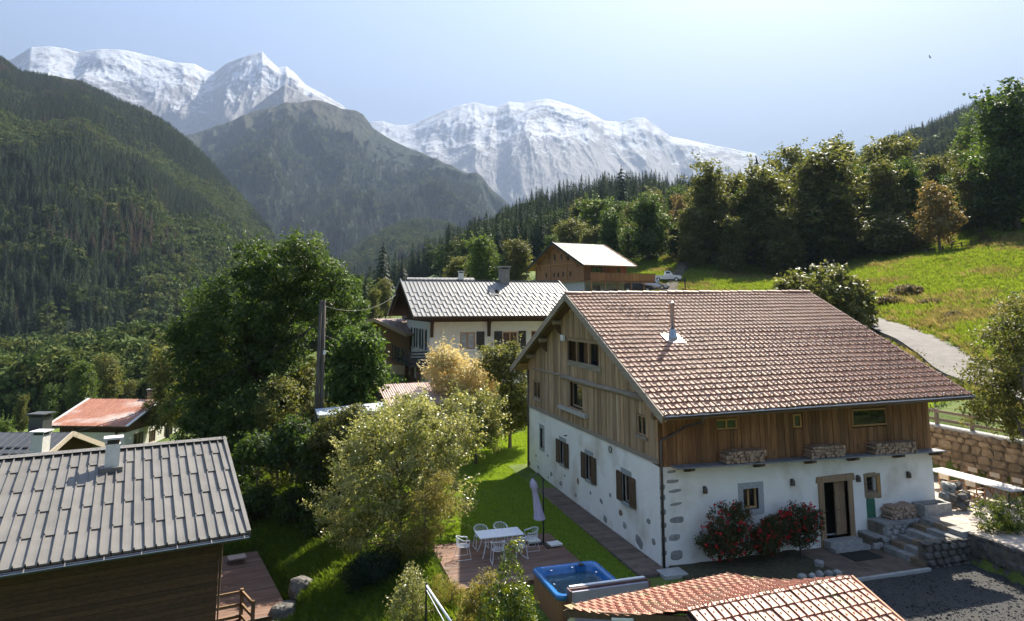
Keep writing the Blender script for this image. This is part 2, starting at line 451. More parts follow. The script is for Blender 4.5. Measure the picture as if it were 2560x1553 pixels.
# ------------------------------------------------------------------ mountains
def horizon_dir(px, py):
    d = ray(px, py); h = math.hypot(d[0], d[1]); return math.atan2(d[1], d[0]), d[2]/h
class Massif:
    """a mountain flank from its foot to its crest and down the far side, in metres"""
    def __init__(s, sil, dist, foot, footz, amp, fu, fr, seed, power=1.0, jag=0, back=.35, ridge=1.0):
        s.px = np.array([p[0] for p in sil], float)
        bt = [horizon_dir(*p) for p in sil]
        s.be = np.array([b for b, t in bt]); s.ta = np.array([t for b, t in bt])
        s.order = np.argsort(-s.be)
        s.dist, s.foot, s.footz = dist, foot, footz
        s.amp, s.fu, s.fr, s.seed, s.power, s.jag, s.back, s.ridge = amp, fu, fr, seed, power, jag, back, ridge
    def eval(s, u, t):
        """u 0..1 from left to right, t 0 foot .. 1 crest .. 2 far foot"""
        u = np.asarray(u, float); t = np.asarray(t, float)
        b0, b1 = s.be.max(), s.be.min()
        be = b0+(b1-b0)*u
        ta = np.interp(-be, -s.be[s.order], s.ta[s.order])
        d = np.array([p for p in s.dist]); dr = np.interp(u, d[:, 0], d[:, 1])
        f = np.array(s.foot); df = np.interp(u, f[:, 0], f[:, 1])
        jit = fbm(u*s.fu*5, u*0+.5, seed=s.seed+9, oct=4)*s.jag
        zr = CAM[2]+dr*(ta+jit)
        dr2 = dr
        tt = np.clip(t, 0, 1)
        r = df+(dr2-df)*tt
        z = s.footz+(zr-s.footz)*tt**s.power
        tb = np.clip(t-1, 0, 1)
        r = r+dr*s.back*tb; z = z+(s.footz-zr)*tb
        # relief: ribs and gullies running down the flank, fading out at the crest
        env = np.clip(np.sin(np.pi*np.clip(tt, 0, 1)**.8), 0, 1)**.7*(1-tb)+.6*np.sin(np.pi*tb)
        gx_ = be*s.dist[0][1]*s.fu/1000.; gr_ = r*s.fr/1000.
        warp = fbm(gx_*.5, gr_*.7, seed=s.seed+31, oct=3)*.4
        n = fbm(gx_+warp, gr_+warp*.5, seed=s.seed, oct=7, ridged=True, gain=.52)*s.ridge+fbm(gx_+warp, gr_, seed=s.seed+3, oct=4)*(1-s.ridge)
        z = z+n*s.amp*env
        envr = np.clip(tt*1.6, 0, 1)*(1-tb)*np.clip((1-tt)*7+.25, 0, 1)
        r = r-n*s.amp*1.1*envr
        return np.stack([CAM[0]+r*np.cos(be), CAM[1]+r*np.sin(be), z], -1)
    def mesh(s, name, nu, nt, m, smooth=True):
        ts = np.concatenate([np.linspace(0, 1, nt), np.linspace(1.04, 2, max(6, nt//8))])
        U, T = np.meshgrid(np.linspace(0, 1, nu), ts, indexing='ij')
        return grid_mesh(name, s.eval(U, T).reshape(-1, 3), nu, len(ts), m, smooth)

def rock_snow(name, rock1, rock2, snow=(.68, .71, .76), zlo=900., zhi=1700., nscale=.004, bias=0.0):
    m, nt, b = nodes_of(name)
    g = N(nt, 'ShaderNodeNewGeometry')
    sx = N(nt, 'ShaderNodeSeparateXYZ'); nt.links.new(g.outputs['Position'], sx.inputs[0])
    sn = N(nt, 'ShaderNodeSeparateXYZ'); nt.links.new(g.outputs['Normal'], sn.inputs[0])
    f = noise_node(nt, pos_scaled(nt, (nscale, nscale, nscale*.8)), 1, 9, .68)
    f2 = noise_node(nt, pos_scaled(nt, (nscale*6, nscale*6, nscale*1.2)), 1, 6, .65)
    zr = N(nt, 'ShaderNodeMapRange'); setin(zr, 'From Min', zlo); setin(zr, 'From Max', zhi); nt.links.new(sx.outputs[2], zr.inputs[0])
    # snow lies where it is high and not too steep
    a = N(nt, 'ShaderNodeMath', operation='MULTIPLY_ADD'); nt.links.new(sn.outputs[2], a.inputs[0]); setin(a, 1, 1.1); nt.links.new(zr.outputs[0], a.inputs[2])
    a2 = N(nt, 'ShaderNodeMath', operation='MULTIPLY_ADD'); nt.links.new(f, a2.inputs[0]); setin(a2, 1, 1.9); nt.links.new(a.outputs[0], a2.inputs[2])
    a3 = N(nt, 'ShaderNodeMath', operation='MULTIPLY_ADD'); nt.links.new(f2, a3.inputs[0]); setin(a3, 1, .9); nt.links.new(a2.outputs[0], a3.inputs[2])
    k = N(nt, 'ShaderNodeMapRange'); setin(k, 'From Min', 2.4+bias); setin(k, 'From Max', 2.75+bias); nt.links.new(a3.outputs[0], k.inputs[0])
    rk = ramp(nt, f2, [(.35, rock1), (.65, rock2)])
    c = mix(nt, k.outputs[0], rk, snow)
    nt.links.new(c, b.inputs['Base Color']); setin(b, 'Roughness', .75); setin(b, 'Specular IOR Level', .2)
    bump(nt, f2, b, .6, 40)
    return m
S_L = [(-420, 240), (-200, 190), (0, 149), (37, 140), (79, 115), (128, 113), (165, 118), (197, 128), (215, 124), (248, 122), (290, 124), (329, 129), (383, 142), (438, 157), (486, 160), (519, 177), (537, 181), (545, 176), (566, 159), (603, 146), (640, 137), (657, 133), (668, 147), (694, 173), (716, 170), (738, 188), (763, 217), (803, 239), (855, 268), (930, 340), (1000, 420)]
mL = Massif(S_L, [(0, 8200), (.45, 8600), (.72, 7400), (1, 6800)], [(0, 4600), (1, 4600)], 300, 300, .75, .3, 11, power=1.15, jag=.0025, ridge=.62)
so = link('snow_mountain', mL.mesh('snow_mountain', 620, 200, rock_snow('snow_rock_left', (.16, .155, .16), (.30, .29, .29), bias=.6, zlo=950, zhi=2200)))
tag(so, 'snow covered high mountain range with a pointed summit at the left', 'mountain', kind='structure')
S_R = [(820, 420), (880, 330), (929, 303), (956, 302), (987, 312), (1019, 312), (1041, 307), (1075, 290), (1108, 276), (1153, 260), (1188, 254), (1215, 262), (1242, 267), (1273, 254), (1309, 258), (1340, 251), (1367, 248), (1403, 258), (1435, 269), (1470, 283), (1510, 305), (1554, 307), (1586, 296), (1612, 296), (1648, 320), (1675, 341), (1737, 354), (1827, 370), (1889, 383), (1915, 405), (1960, 440), (2100, 520)]
mR = Massif(S_R, [(0, 9500), (.45, 9000), (1, 8600)], [(0, 5200), (1, 5200)], 300, 330, .7, .32, 23, power=1.05, jag=.002, ridge=.62)
so = link('snow_mountain', mR.mesh('snow_mountain', 560, 190, rock_snow('snow_rock_right', (.17, .165, .17), (.31, .30, .30), bias=.62, zlo=800, zhi=2000)))
tag(so, 'hazy rounded snow mountain in the middle of the skyline', 'mountain', kind='structure')
# bare rock shoulder under the pointed summit
mS = Massif([(500, 340), (560, 318), (599, 296), (640, 262), (680, 232), (712, 212), (745, 228), (789, 252), (840, 300), (900, 360)], [(0, 5600), (1, 5200)], [(0, 4000), (1, 4000)], 500, 110, 2.0, 1.0, 41, jag=.003)
so = link('rock_shoulder', mS.mesh('rock_shoulder', 220, 70, rock_snow('rock_bare', (.13, .125, .125), (.24, .23, .22), bias=.42, zlo=1100, zhi=2400)))
tag(so, 'bare grey rock shoulder below the pointed snow summit', 'mountain', kind='structure')

def forest_flank(name, lo, hi, alp1, alp2, zlo, zhi, fine=.02):
    m, nt, b = nodes_of(name)
    g = N(nt, 'ShaderNodeNewGeometry')
    sx = N(nt, 'ShaderNodeSeparateXYZ'); nt.links.new(g.outputs['Position'], sx.inputs[0])
    f = noise_node(nt, pos_scaled(nt, (fine, fine, fine)), 1, 5, .7)
    f2 = noise_node(nt, pos_scaled(nt, (.003, .003, .003)), 1, 6, .6)
    c = ramp(nt, f, [(.35, lo), (.68, hi)])
    zr = N(nt, 'ShaderNodeMapRange'); setin(zr, 'From Min', zlo); setin(zr, 'From Max', zhi); nt.links.new(sx.outputs[2], zr.inputs[0])
    a = N(nt, 'ShaderNodeMath', operation='MULTIPLY_ADD'); nt.links.new(f2, a.inputs[0]); setin(a, 1, 1.6); nt.links.new(zr.outputs[0], a.inputs[2])
    k = N(nt, 'ShaderNodeMapRange'); setin(k, 'From Min', 1.15); setin(k, 'From Max', 1.45); nt.links.new(a.outputs[0], k.inputs[0])
    al = ramp(nt, f, [(.35, alp1), (.7, alp2)])
    c = mix(nt, k.outputs[0], c, al)
    nt.links.new(c, b.inputs['Base Color']); setin(b, 'Roughness', .95); setin(b, 'Specular IOR Level', .05)
    bump(nt, f, b, 1.0, 14)
    return m
S_M = [(380, 420), (449, 346), (511, 330), (560, 312), (599, 298), (657, 275), (720, 262), (760, 256), (789, 249), (815, 255), (840, 262), (856, 269), (870, 272), (890, 277), (907, 286), (934, 320), (965, 340), (992, 356), (1054, 383), (1112, 414), (1171, 432), (1190, 432), (1204, 440), (1224, 468), (1246, 490), (1273, 508), (1330, 560), (1420, 640), (1500, 720)]
mM = Massif(S_M, [(0, 4000), (.4, 3600), (1, 2700)], [(0, 1500), (1, 1300)], -40, 120, 2.6, 1.2, 57, power=1.1, jag=.004)
so = link('forested_mountain', mM.mesh('forested_mountain', 520, 170, forest_flank('far_forest', (.010, .018, .014), (.030, .045, .022), (.035, .038, .024), (.065, .062, .036), 400, 1200)))
tag(so, 'dark blue forested mountain in front of the snow peaks', 'mountain', kind='structure')
S_H = [(800, 720), (860, 650), (889, 629), (925, 603), (961, 584), (1000, 568), (1023, 563), (1060, 560), (1086, 562), (1120, 568), (1145, 577), (1180, 600), (1230, 650), (1300, 720)]
mH = Massif(S_H, [(0, 1700), (1, 1500)], [(0, 800), (1, 800)], -40, 28, 6, 3, 71, power=.8, jag=.004)
hillm = forest_flank('near_forest_floor', (.012, .02, .012), (.03, .042, .018), (.05, .06, .03), (.08, .08, .04), 3000, 4000, .05)
so = link('wooded_hill', mH.mesh('wooded_hill', 160, 60, hillm))
tag(so, 'low wooded hill in the valley in front of the blue mountain', 'hill', kind='structure')
S_F = [(-700, 10), (-300, 70), (-100, 130), (0, 166), (47, 195), (110, 208), (164, 219), (204, 224), (256, 249), (310, 278), (351, 294), (383, 316), (431, 345), (475, 378), (511, 415), (555, 458), (599, 506), (650, 564), (679, 604), (740, 690), (800, 760), (860, 810)]
mF = Massif(S_F, [(0, 1900), (.35, 1550), (.75, 1150), (1, 800)], [(0, 420), (.6, 420), (1, 520)], -24, 42, 4.0, 2.2, 83, power=.92, jag=.003, ridge=.15)
so = link('forested_hillside', mF.mesh('forested_hillside', 300, 130, hillm))
tag(so, 'steep forested hillside filling the left of the valley', 'hillside', kind='structure')

# the air between here and the peaks
hz_m = bpy.data.materials.new('haze_air'); hz_m.use_nodes = True
nt = hz_m.node_tree; nt.nodes.clear()
pv = N(nt, 'ShaderNodeVolumePrincipled'); om = N(nt, 'ShaderNodeOutputMaterial')
setin(pv, 'Color', (.19, .24, .34, 1)); setin(pv, 'Density', 1.7e-4); setin(pv, 'Anisotropy', 0.2)
nt.links.new(pv.outputs[0], om.inputs['Volume'])
hz = MB().bx(CAM[0]-15000, CAM[0]+15000, CAM[1]-15000, CAM[1]+15000, -200, 4300).build('haze', hz_m)
tag(hz, 'pale blue haze filling the valley air', 'haze', kind='stuff')
# ------------------------------------------------------------------ plants: meshes of leaves
def unit(v): return v/np.maximum(np.linalg.norm(v, axis=-1, keepdims=True), 1e-9)
def leaf_quads(P, size, rng, out=None, outw=.5, aspect=.55, up=.25, droop=0.0):
    n = len(P)
    nr = unit(rng.normal(size=(n, 3)))
    if out is not None: nr = unit(nr*(1-outw)+out*outw)
    nr = unit(nr+np.array([0, 0, up]))
    t = unit(np.cross(nr, unit(rng.normal(size=(n, 3)))))
    t[:, 2] -= droop; t = unit(t)
    b = unit(np.cross(nr, t))
    s = np.asarray(size)[:, None] if np.ndim(size) else size
    l, wd = t*s*.5, b*s*aspect*.5
    V = np.stack([P-l, P+wd+nr*s*.06, P+l, P-wd+nr*s*.06], 1).reshape(-1, 3)
    F = np.arange(4*n).reshape(n, 4)
    return V, F
def in_blobs(rng, blobs, n, shell=.45):
    vol = np.array([b[3]*b[4]*b[5] for b in blobs])**.75
    k = rng.choice(len(blobs), n, p=vol/vol.sum())
    B = np.array(blobs)[k]
    d = unit(rng.normal(size=(n, 3)))
    r = (shell+(1-shell)*rng.random(n)**.6)
    return B[:, :3]+d*B[:, 3:6]*r[:, None], d
def crown_mesh(name, m, blobs, clumps, per, crad, size, seed, shell=.5, flat=.7, outw=.45, up=.3, droop=0., tspread=.28, aspect=.55, sprigs=0):
    rng = np.random.default_rng(seed)
    C, dirs = in_blobs(rng, blobs, clumps, shell)
    idx = np.repeat(np.arange(clumps), per)
    n = len(idx)
    rad = crad*(.55+.9*rng.random(clumps))[idx]
    off = unit(rng.normal(size=(n, 3)))*(rng.random(n)**.45*rad)[:, None]
    off[:, 2] *= flat
    P = C[idx]+off
    sz = size*(.6+.8*rng.random(n))
    V, F = leaf_quads(P, sz, rng, unit(off*.6+dirs[idx]), outw, aspect, up, droop)
    ct = rng.random(clumps)
    if sprigs:   # young shoots standing out of the crown
        k = rng.choice(clumps, sprigs); q = 16
        dv = unit(dirs[k]+np.array([0, 0, .55])+rng.normal(size=(sprigs, 3))*.25); ln = crad*(1.4+1.6*rng.random(sprigs))
        f = (np.arange(q)+.5)/q
        Ps = (C[k][:, None]+dv[:, None]*(ln[:, None]*f[None])[..., None]).reshape(-1, 3)+rng.normal(size=(sprigs*q, 3))*size*.35
        V2, F2 = leaf_quads(Ps, size*(.7+.6*rng.random(sprigs*q)), rng, np.repeat(dv, q, 0), .3, aspect, up, droop)
        V, F = np.concatenate([V, V2]), np.concatenate([F, F2+len(V)])
        idx = np.concatenate([idx, np.repeat(k, q)]); n = len(idx)
    t = np.clip(.5+(ct[idx]-.5)*.55+rng.normal(size=n)*tspread*.6, 0, 1)
    return np_mesh(name, V, F, m, np.repeat(t, 4)), C
def trunk_mesh(name, m, h, r, targets, seed, lean=(0, 0), limbs=14, base=None, seg=8, fork=.35, twig=.35):
    rng = random.Random(seed); b = MB()
    pts = []; k = 7
    for i in range(k+1):
        t = i/k
        pts.append((lean[0]*t+rng.uniform(-1, 1)*.03*h*t*.6, lean[1]*t+rng.uniform(-1, 1)*.03*h*t*.6, -.4*(i == 0)+h*t))
    b.tube(pts, [r*(1.25 if i == 0 else 1)*(1-.8*i/k) for i in range(k+1)], seg)
    T = list(targets); rng.shuffle(T)
    for c in T[:limbs]:
        t0 = min(.92, max(fork*rng.uniform(.8, 1.2), (c[2]/h)*rng.uniform(.45, .8)))
        i = t0*k; i0 = int(i); p0 = Vector(pts[i0]).lerp(Vector(pts[min(i0+1, k)]), i-i0)
        p1 = Vector(c); mid = p0.lerp(p1, .5)+Vector((rng.uniform(-.1, .1), rng.uniform(-.1, .1), rng.uniform(-.02, .14)))*(p1-p0).length
        rr0 = r*(1-.8*t0)*rng.uniform(.3, twig+.2)
        b.tube([p0, mid, p1], [rr0, rr0*.6, rr0*.2], 5, False)
    return b.mesh(name, m, True)
BARK = mat('bark_grey', (.09, .075, .06), (.17, .15, .125), (9, 9, 2.5), .9, .6, .03)
BARK_D = mat('bark_dark', (.04, .034, .028), (.085, .07, .055), (9, 9, 2.5), .9, .6, .03)
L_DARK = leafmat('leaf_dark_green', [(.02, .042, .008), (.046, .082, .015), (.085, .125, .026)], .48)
L_MID = leafmat('leaf_mid_green', [(.04, .075, .012), (.075, .12, .02), (.13, .165, .035)], .45)
L_OLIVE = leafmat('leaf_olive', [(.055, .07, .016), (.10, .115, .026), (.17, .165, .05)], .45)
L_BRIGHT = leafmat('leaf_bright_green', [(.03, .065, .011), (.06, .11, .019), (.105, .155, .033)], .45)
L_GOLD = leafmat('leaf_gold', [(.42, .35, .12), (.55, .47, .21), (.62, .56, .32)], .3)
L_RUST = leafmat('leaf_rust', [(.12, .095, .03), (.21, .155, .05), (.16, .15, .045)], .35)
L_SILVER = leafmat('leaf_silver', [(.11, .135, .03), (.23, .245, .066), (.42, .40, .19)], .45, .32, .7)
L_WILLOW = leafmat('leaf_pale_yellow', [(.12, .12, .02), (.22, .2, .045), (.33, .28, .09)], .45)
L_LAUREL = leafmat('leaf_laurel', [(.02, .045, .008), (.05, .09, .014), (.15, .19, .02), (.3, .33, .03)], .35, .3, .6)
L_ROSE = leafmat('leaf_rose', [(.03, .05, .014), (.06, .07, .02), (.11, .065, .03)], .35)
L_CONIF = leafmat('needles_dark', [(.006, .014, .007), (.012, .026, .012), (.025, .042, .018)], .18, .6, .2)
PETAL = leafmat('petal_red', [(.32, .008, .012), (.55, .018, .02), (.62, .05, .03)], .3)

def conifer_mesh(name, m, h, R, seed, whorls=16, br=9, segs=4, base=.08):
    rng = np.random.default_rng(seed); V = []; F = []; T = []
    for i in range(whorls):
        t = i/(whorls-1); z = h*(base+(1-base)*t); rad = R*(1-t)**.75*(.85+.3*rng.random())+.06*R
        nb = max(4, int(br*(1-.5*t)))
        for k in range(nb):
            a = 2*math.pi*(k+rng.random()*.7)/nb; L = rad*(.75+.45*rng.random()); dr = .35+.35*rng.random()
            d = np.array([math.cos(a), math.sin(a)]); s = np.array([-d[1], d[0]])
            for q in range(segs):
                f0, f1 = q/segs, (q+1)/segs
                p0 = np.array([*(d*L*f0), z-L*dr*f0*f0]); p1 = np.array([*(d*L*f1), z-L*dr*f1*f1-.02*h])
                wd = L*.30*(1-.62*f1)*(.7+.6*rng.random())
                c = (p0+p1)/2; sv = np.array([s[0]*wd, s[1]*wd, -wd*.35])
                sv2 = np.array([-s[0]*wd, -s[1]*wd, -wd*.35])
                n = len(V); V += [p0, c+sv, p1, c+sv2]; F.append((n, n+1, n+2, n+3)); T += [rng.random()]*4
    n = len(V); V += [np.array([.02*h, 0, h*.9]), np.array([0, .02*h, h*.9]), np.array([0, 0, h*1.03]), np.array([-.02*h, 0, h*.9])]; F.append((n, n+1, n+2, n+3)); T += [.5]*4
    return np_mesh(name, np.array(V), np.array(F), m, np.array(T))

# ------------------------------------------------------------------ woods that read as one mass: scattered on the slopes
def scatter(name, P, S, K, protos, label, cat):
    """one object; its points carry a tree each"""
    co = bpy.data.collections.new(name+'_kinds')
    for i, me in enumerate(protos):
        o = bpy.data.objects.new('kind_%02d' % i, me); co.objects.link(o)
    me = bpy.data.meshes.new(name); n = len(P)
    me.vertices.add(n); me.vertices.foreach_set('co', np.asarray(P, np.float32).ravel())
    rng = np.random.default_rng(5)
    for nm, ty, val in (('size', 'FLOAT', S), ('turn', 'FLOAT', rng.random(n)*6.283), ('kind', 'INT', K), ('slim', 'FLOAT', .85+.3*rng.random(n))):
        a = me.attributes.new(nm, ty, 'POINT'); a.data.foreach_set('value', np.asarray(val, np.int32 if ty == 'INT' else np.float32))
    o = link(name, me)
    ng = bpy.data.node_groups.new(name, 'GeometryNodeTree')
    ng.interface.new_socket('Geometry', in_out='INPUT', socket_type='NodeSocketGeometry')
    ng.interface.new_socket('Geometry', in_out='OUTPUT', socket_type='NodeSocketGeometry')
    gi, go = ng.nodes.new('NodeGroupInput'), ng.nodes.new('NodeGroupOutput')
    ip = ng.nodes.new('GeometryNodeInstanceOnPoints'); ci = ng.nodes.new('GeometryNodeCollectionInfo')
    ci.inputs['Collection'].default_value = co
    ci.inputs['Separate Children'].default_value = True; ci.inputs['Reset Children'].default_value = True
    ip.inputs['Pick Instance'].default_value = True
    def at(nm, ty):
        a = ng.nodes.new('GeometryNodeInputNamedAttribute'); a.data_type = ty; a.inputs['Name'].default_value = nm; return a.outputs['Attribute']
    er = ng.nodes.new('FunctionNodeEulerToRotation'); cx = ng.nodes.new('ShaderNodeCombineXYZ'); cs = ng.nodes.new('ShaderNodeCombineXYZ')
    mu = ng.nodes.new('ShaderNodeMath'); mu.operation = 'MULTIPLY'
    L = ng.links.new
    sz = at('size', 'FLOAT')
    L(at('turn', 'FLOAT'), cx.inputs[2]); L(cx.outputs[0], er.inputs[0]); L(er.outputs[0], ip.inputs['Rotation'])
    L(sz, mu.inputs[0]); L(at('slim', 'FLOAT'), mu.inputs[1])
    L(mu.outputs[0], cs.inputs[0]); L(mu.outputs[0], cs.inputs[1]); L(sz, cs.inputs[2]); L(cs.outputs[0], ip.inputs['Scale'])
    L(at('kind', 'INT'), ip.inputs['Instance Index']); L(ci.outputs[0], ip.inputs['Instance']); L(gi.outputs[0], ip.inputs['Points']); L(ip.outputs[0], go.inputs[0])
    o.modifiers.new('spread', 'NODES').node_group = ng
    return tag(o, label, cat, kind='stuff')

def forest_mat(name, c1, c2, amt=.35):
    if name in MATS: return MATS[name]
    m, nt, b = nodes_of(name)
    oi = N(nt, 'ShaderNodeObjectInfo')
    c = ramp(nt, oi.outputs['Random'], [(0, c1), (1, c2)])
    f = noise_node(nt, pos_scaled(nt, (.9, .9, .9)), 1, 3)
    c = mix(nt, ramp(nt, f, [(.35, (0, 0, 0)), (.7, (.5, .5, .5))]), c, c2)
    nt.links.new(c, b.inputs['Base Color']); setin(b, 'Roughness', .8); setin(b, 'Specular IOR Level', .12)
    t = N(nt, 'ShaderNodeBsdfTranslucent'); nt.links.new(c, t.inputs[0])
    ms = N(nt, 'ShaderNodeMixShader'); setin(ms, 0, .25)
    nt.links.new(b.outputs[0], ms.inputs[1]); nt.links.new(t.outputs[0], ms.inputs[2]); nt.links.new(ms.outputs[0], nt.nodes['Material Output'].inputs[0])
    MATS[name] = m; return m
def far_broadleaf(name, m, seed, n=1300):
    rng = np.random.default_rng(seed)
    bl = [(rng.normal()*.16, rng.normal()*.16, .55+.12*rng.normal(), .26+.08*rng.random(), .26+.08*rng.random(), .3+.1*rng.random()) for _ in range(5)]
    bl.append((0, 0, .45, .3, .3, .42))
    me, _ = crown_mesh(name, m, bl, n//20, 20, .12, .075, seed, .55, .8, .55, .15, aspect=.8)
    return me
# kinds: unit-height trees
FM_C = forest_mat('wood_spruce', (.016, .032, .016), (.04, .062, .028))
FM_B = forest_mat('wood_beech', (.04, .075, .02), (.10, .135, .036))
FM_Y = forest_mat('wood_ash', (.06, .09, .022), (.14, .155, .042))
FM_D = forest_mat('wood_dead_spruce', (.05, .038, .028), (.10, .07, .05))
KINDS = [conifer_mesh('spruce_shape_a', FM_C, 1, .22, 1, 19, 11, 2), conifer_mesh('spruce_shape_b', FM_C, 1, .19, 2, 20, 10, 2), conifer_mesh('spruce_shape_dead', FM_D, 1, .18, 3, 16, 9, 2),
         far_broadleaf('beech_shape_a', FM_B, 4), far_broadleaf('beech_shape_b', FM_B, 5), far_broadleaf('ash_shape_a', FM_Y, 6), far_broadleaf('ash_shape_b', FM_Y, 7)]
rng = np.random.default_rng(2)
def wood_kinds(rng, P, conif):
    """which tree grows where: patches of spruce and of broadleaves"""
    n = len(P); f = fbm(P[:, 0]/150, P[:, 1]/150, P[:, 2]/110, seed=12, oct=3)+rng.normal(size=n)*.16
    dead = fbm(P[:, 0]/90, P[:, 1]/90, P[:, 2]/60, seed=44, oct=2)+rng.normal(size=n)*.12
    con = f < conif
    K = np.where(con, rng.integers(0, 2, n), rng.integers(3, 7, n))
    K = np.where(con & (dead > .42), 2, K)
    S = np.where(con, 14+8*rng.random(n), 11+7*rng.random(n))
    return K, S
U = rng.random(60000); T = rng.random(60000)**.7
keep = (U > .18)
U, T = U[keep], T[keep]
Pf = mF.eval(U, T)
dist = np.hypot(Pf[:, 0]-CAM[0], Pf[:, 1]-CAM[1])
kp = rng.random(len(Pf)) < np.clip((dist/900), .25, 1)*.85
Pf = Pf[kp]; T = T[kp]
Kf, Sf = wood_kinds(rng, Pf, .02+(T-.5)*.55)
Pf[:, 2] -= .5
scatter('hillside_forest', Pf, Sf, Kf, KINDS, 'mixed spruce and beech forest covering the left hillside', 'forest')
U = rng.random(5200); T = rng.random(5200)
Ph = mH.eval(U, T); Kh, Sh = wood_kinds(rng, Ph, .0)
scatter('valley_forest', Ph, Sh, Kh, KINDS, 'hazy woodland on the low hill across the valley', 'forest')
U = rng.random(15000); T = rng.random(15000)**1.0*.75
Pm = mM.eval(U, T); Km, Sm = wood_kinds(rng, Pm, .25)
scatter('mountain_forest', Pm, Sm*1.25, Km, KINDS, 'dark spruce forest clothing the blue mountain', 'forest')
# wooded slope behind the chalets and the valley edge
n = 5200
pxs = rng.uniform(880, 2800, n); deps = rng.uniform(185, 500, n)
Q = np.array([D(a, 650, d) for a, d in zip(pxs, deps)]); Q[:, 2] = gz(Q[:, 0], Q[:, 1])
open_ = (pxs > 2260) & (pxs < 2420) & (deps > 240) & (deps < 360)
edge = deps > 185+90*(pxs < 1120)
Q, pxs2, deps2 = Q[~open_ & edge], pxs[~open_ & edge], deps[~open_ & edge]
f = fbm(Q[:, 0]/45, Q[:, 1]/45, seed=8, oct=2)
con = (f+rng.normal(size=len(Q))*.2) < np.where(deps2 > 300, .35, -.12)
Kr = np.where(con, rng.integers(0, 2, len(Q)), rng.integers(3, 7, len(Q)))
Sr = np.where(con, 11+7*rng.random(len(Q)), 8+5*rng.random(len(Q)))
scatter('slope_forest', Q, Sr, Kr, KINDS, 'dark conifer wood on the slope behind the timber chalet', 'forest')
n = 2600
pxs = rng.uniform(2230, 2900, n); deps = rng.uniform(640, 900, n)
Q = np.array([D(a, 350, d) for a, d in zip(pxs, deps)]); Q[:, 2] = gz(Q[:, 0], Q[:, 1])
con = rng.random(n) < .7
scatter('hilltop_forest', Q, np.where(con, 12+7*rng.random(n), 9+5*rng.random(n)), np.where(con, rng.integers(0, 2, n), rng.integers(3, 7, n)), KINDS, 'hazy wood on the far hilltop at the upper right', 'forest')
# valley floor at the left, between the hamlet and the hillside
n = 1500
pxs = rng.uniform(-250, 900, n); deps = rng.uniform(120, 470, n)
Q = np.array([D(a, 900, d) for a, d in zip(pxs, deps)]); Q[:, 2] = gz(Q[:, 0], Q[:, 1])
op = ((pxs > 270) & (pxs < 430) & (deps > 205)) | ((deps < 150) & (fbm(Q[:, 0]/30, Q[:, 1]/30, seed=6, oct=2) > 0.1))
Q = Q[~op]
Kv = np.where(rng.random(len(Q)) < .18, 0, rng.integers(3, 7, len(Q))); Sv = 8+6*rng.random(len(Q))
scatter('valley_floor_wood', Q, Sv, Kv, KINDS, 'leafy trees crowding the valley floor below the hillside', 'forest')

# ------------------------------------------------------------------ trees one can tell apart
def tree_kit(key, m, h, blobs, clumps, per, crad, size, seed, r=.2, bark=None, **kw):
    tk = {k: kw.pop(k) for k in ('limbs', 'lean', 'fork', 'twig') if k in kw}
    cm, C = crown_mesh('crown_'+key, m, blobs, clumps, per, crad, size, seed, **kw)
    tm = trunk_mesh('trunk_'+key, bark or BARK, h*.82, r, [tuple(c) for c in C], seed, **tk)
    return tm, cm
def plant_tree(name, label, kit, loc, s=1.0, rz=0.0, group=None, cat='tree', sxy=1.0, parts=('trunk', 'crown')):
    t = thing(name, label, cat, loc, rz, group)
    t.scale = (s*sxy, s*sxy, s)
    link(parts[0], kit[0], t); link(parts[1], kit[1], t)
    return t
def conifer_kit(key, h, R, seed, m=None, whorls=22, br=11, segs=5):
    cm = conifer_mesh('crown_'+key, m or L_CONIF, h, R, seed, whorls, br, segs)
    tm = MB().tube([(0, 0, -.5), (0, 0, h*.5), (0, 0, h*.96)], [h*.013, h*.008, .01], 7).mesh('trunk_'+key, BARK_D, True)
    return tm, cm
# unit kits are 10 m tall
def lumps(rng, n, rad, z0, z1, taper=.5):
    out = []
    for i in range(n):
        t = (i+.5)/n; a = rng.random()*6.28; q = rad*(.55*(1-abs(2*t-.8)*taper))
        out.append((math.cos(a)*q*rng.random(), math.sin(a)*q*rng.random(), z0+(z1-z0)*t, rad*rng.uniform(.45, .7)*(1-.5*t*taper), rad*rng.uniform(.45, .7)*(1-.5*t*taper), (z1-z0)*rng.uniform(.13, .2)))
    return out
_r = random.Random(4)
K_BIRCH = [tree_kit('birch_a', L_OLIVE, 10, lumps(_r, 13, 2.7, 1.2, 9.5, .8), 430, 24, .6, .28, 11, .16, droop=.6, sprigs=60),
           tree_kit('birch_b', L_OLIVE, 10, lumps(_r, 14, 2.5, 1.0, 9.6, .9), 430, 24, .58, .28, 12, .16, droop=.6, sprigs=60)]
K_ROUND = [tree_kit('round_a', L_MID, 10, lumps(_r, 13, 3.6, 1.6, 9.4, .6), 460, 26, .68, .3, 13, .22, sprigs=60),
           tree_kit('round_b', L_OLIVE, 10, lumps(_r, 13, 3.5, 1.8, 9.4, .5), 460, 26, .68, .3, 14, .22, sprigs=60),
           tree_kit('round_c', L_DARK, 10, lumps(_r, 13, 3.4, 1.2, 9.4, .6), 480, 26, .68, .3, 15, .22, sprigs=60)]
K_BUSH = tree_kit('bush_a', L_OLIVE, 10, [(0, 0, 4.2, 5.2, 5.2, 4.6), (2, 1, 3.6, 3.6, 3.6, 3.6), (-2, -1, 3.8, 3.6, 3.4, 3.8)], 420, 24, .9, .55, 16, .3, fork=.1)
K_RUST = tree_kit('rust_a', L_RUST, 10, lumps(_r, 8, 3.3, 2.4, 9.3, .5), 300, 20, .7, .38, 17, .2)
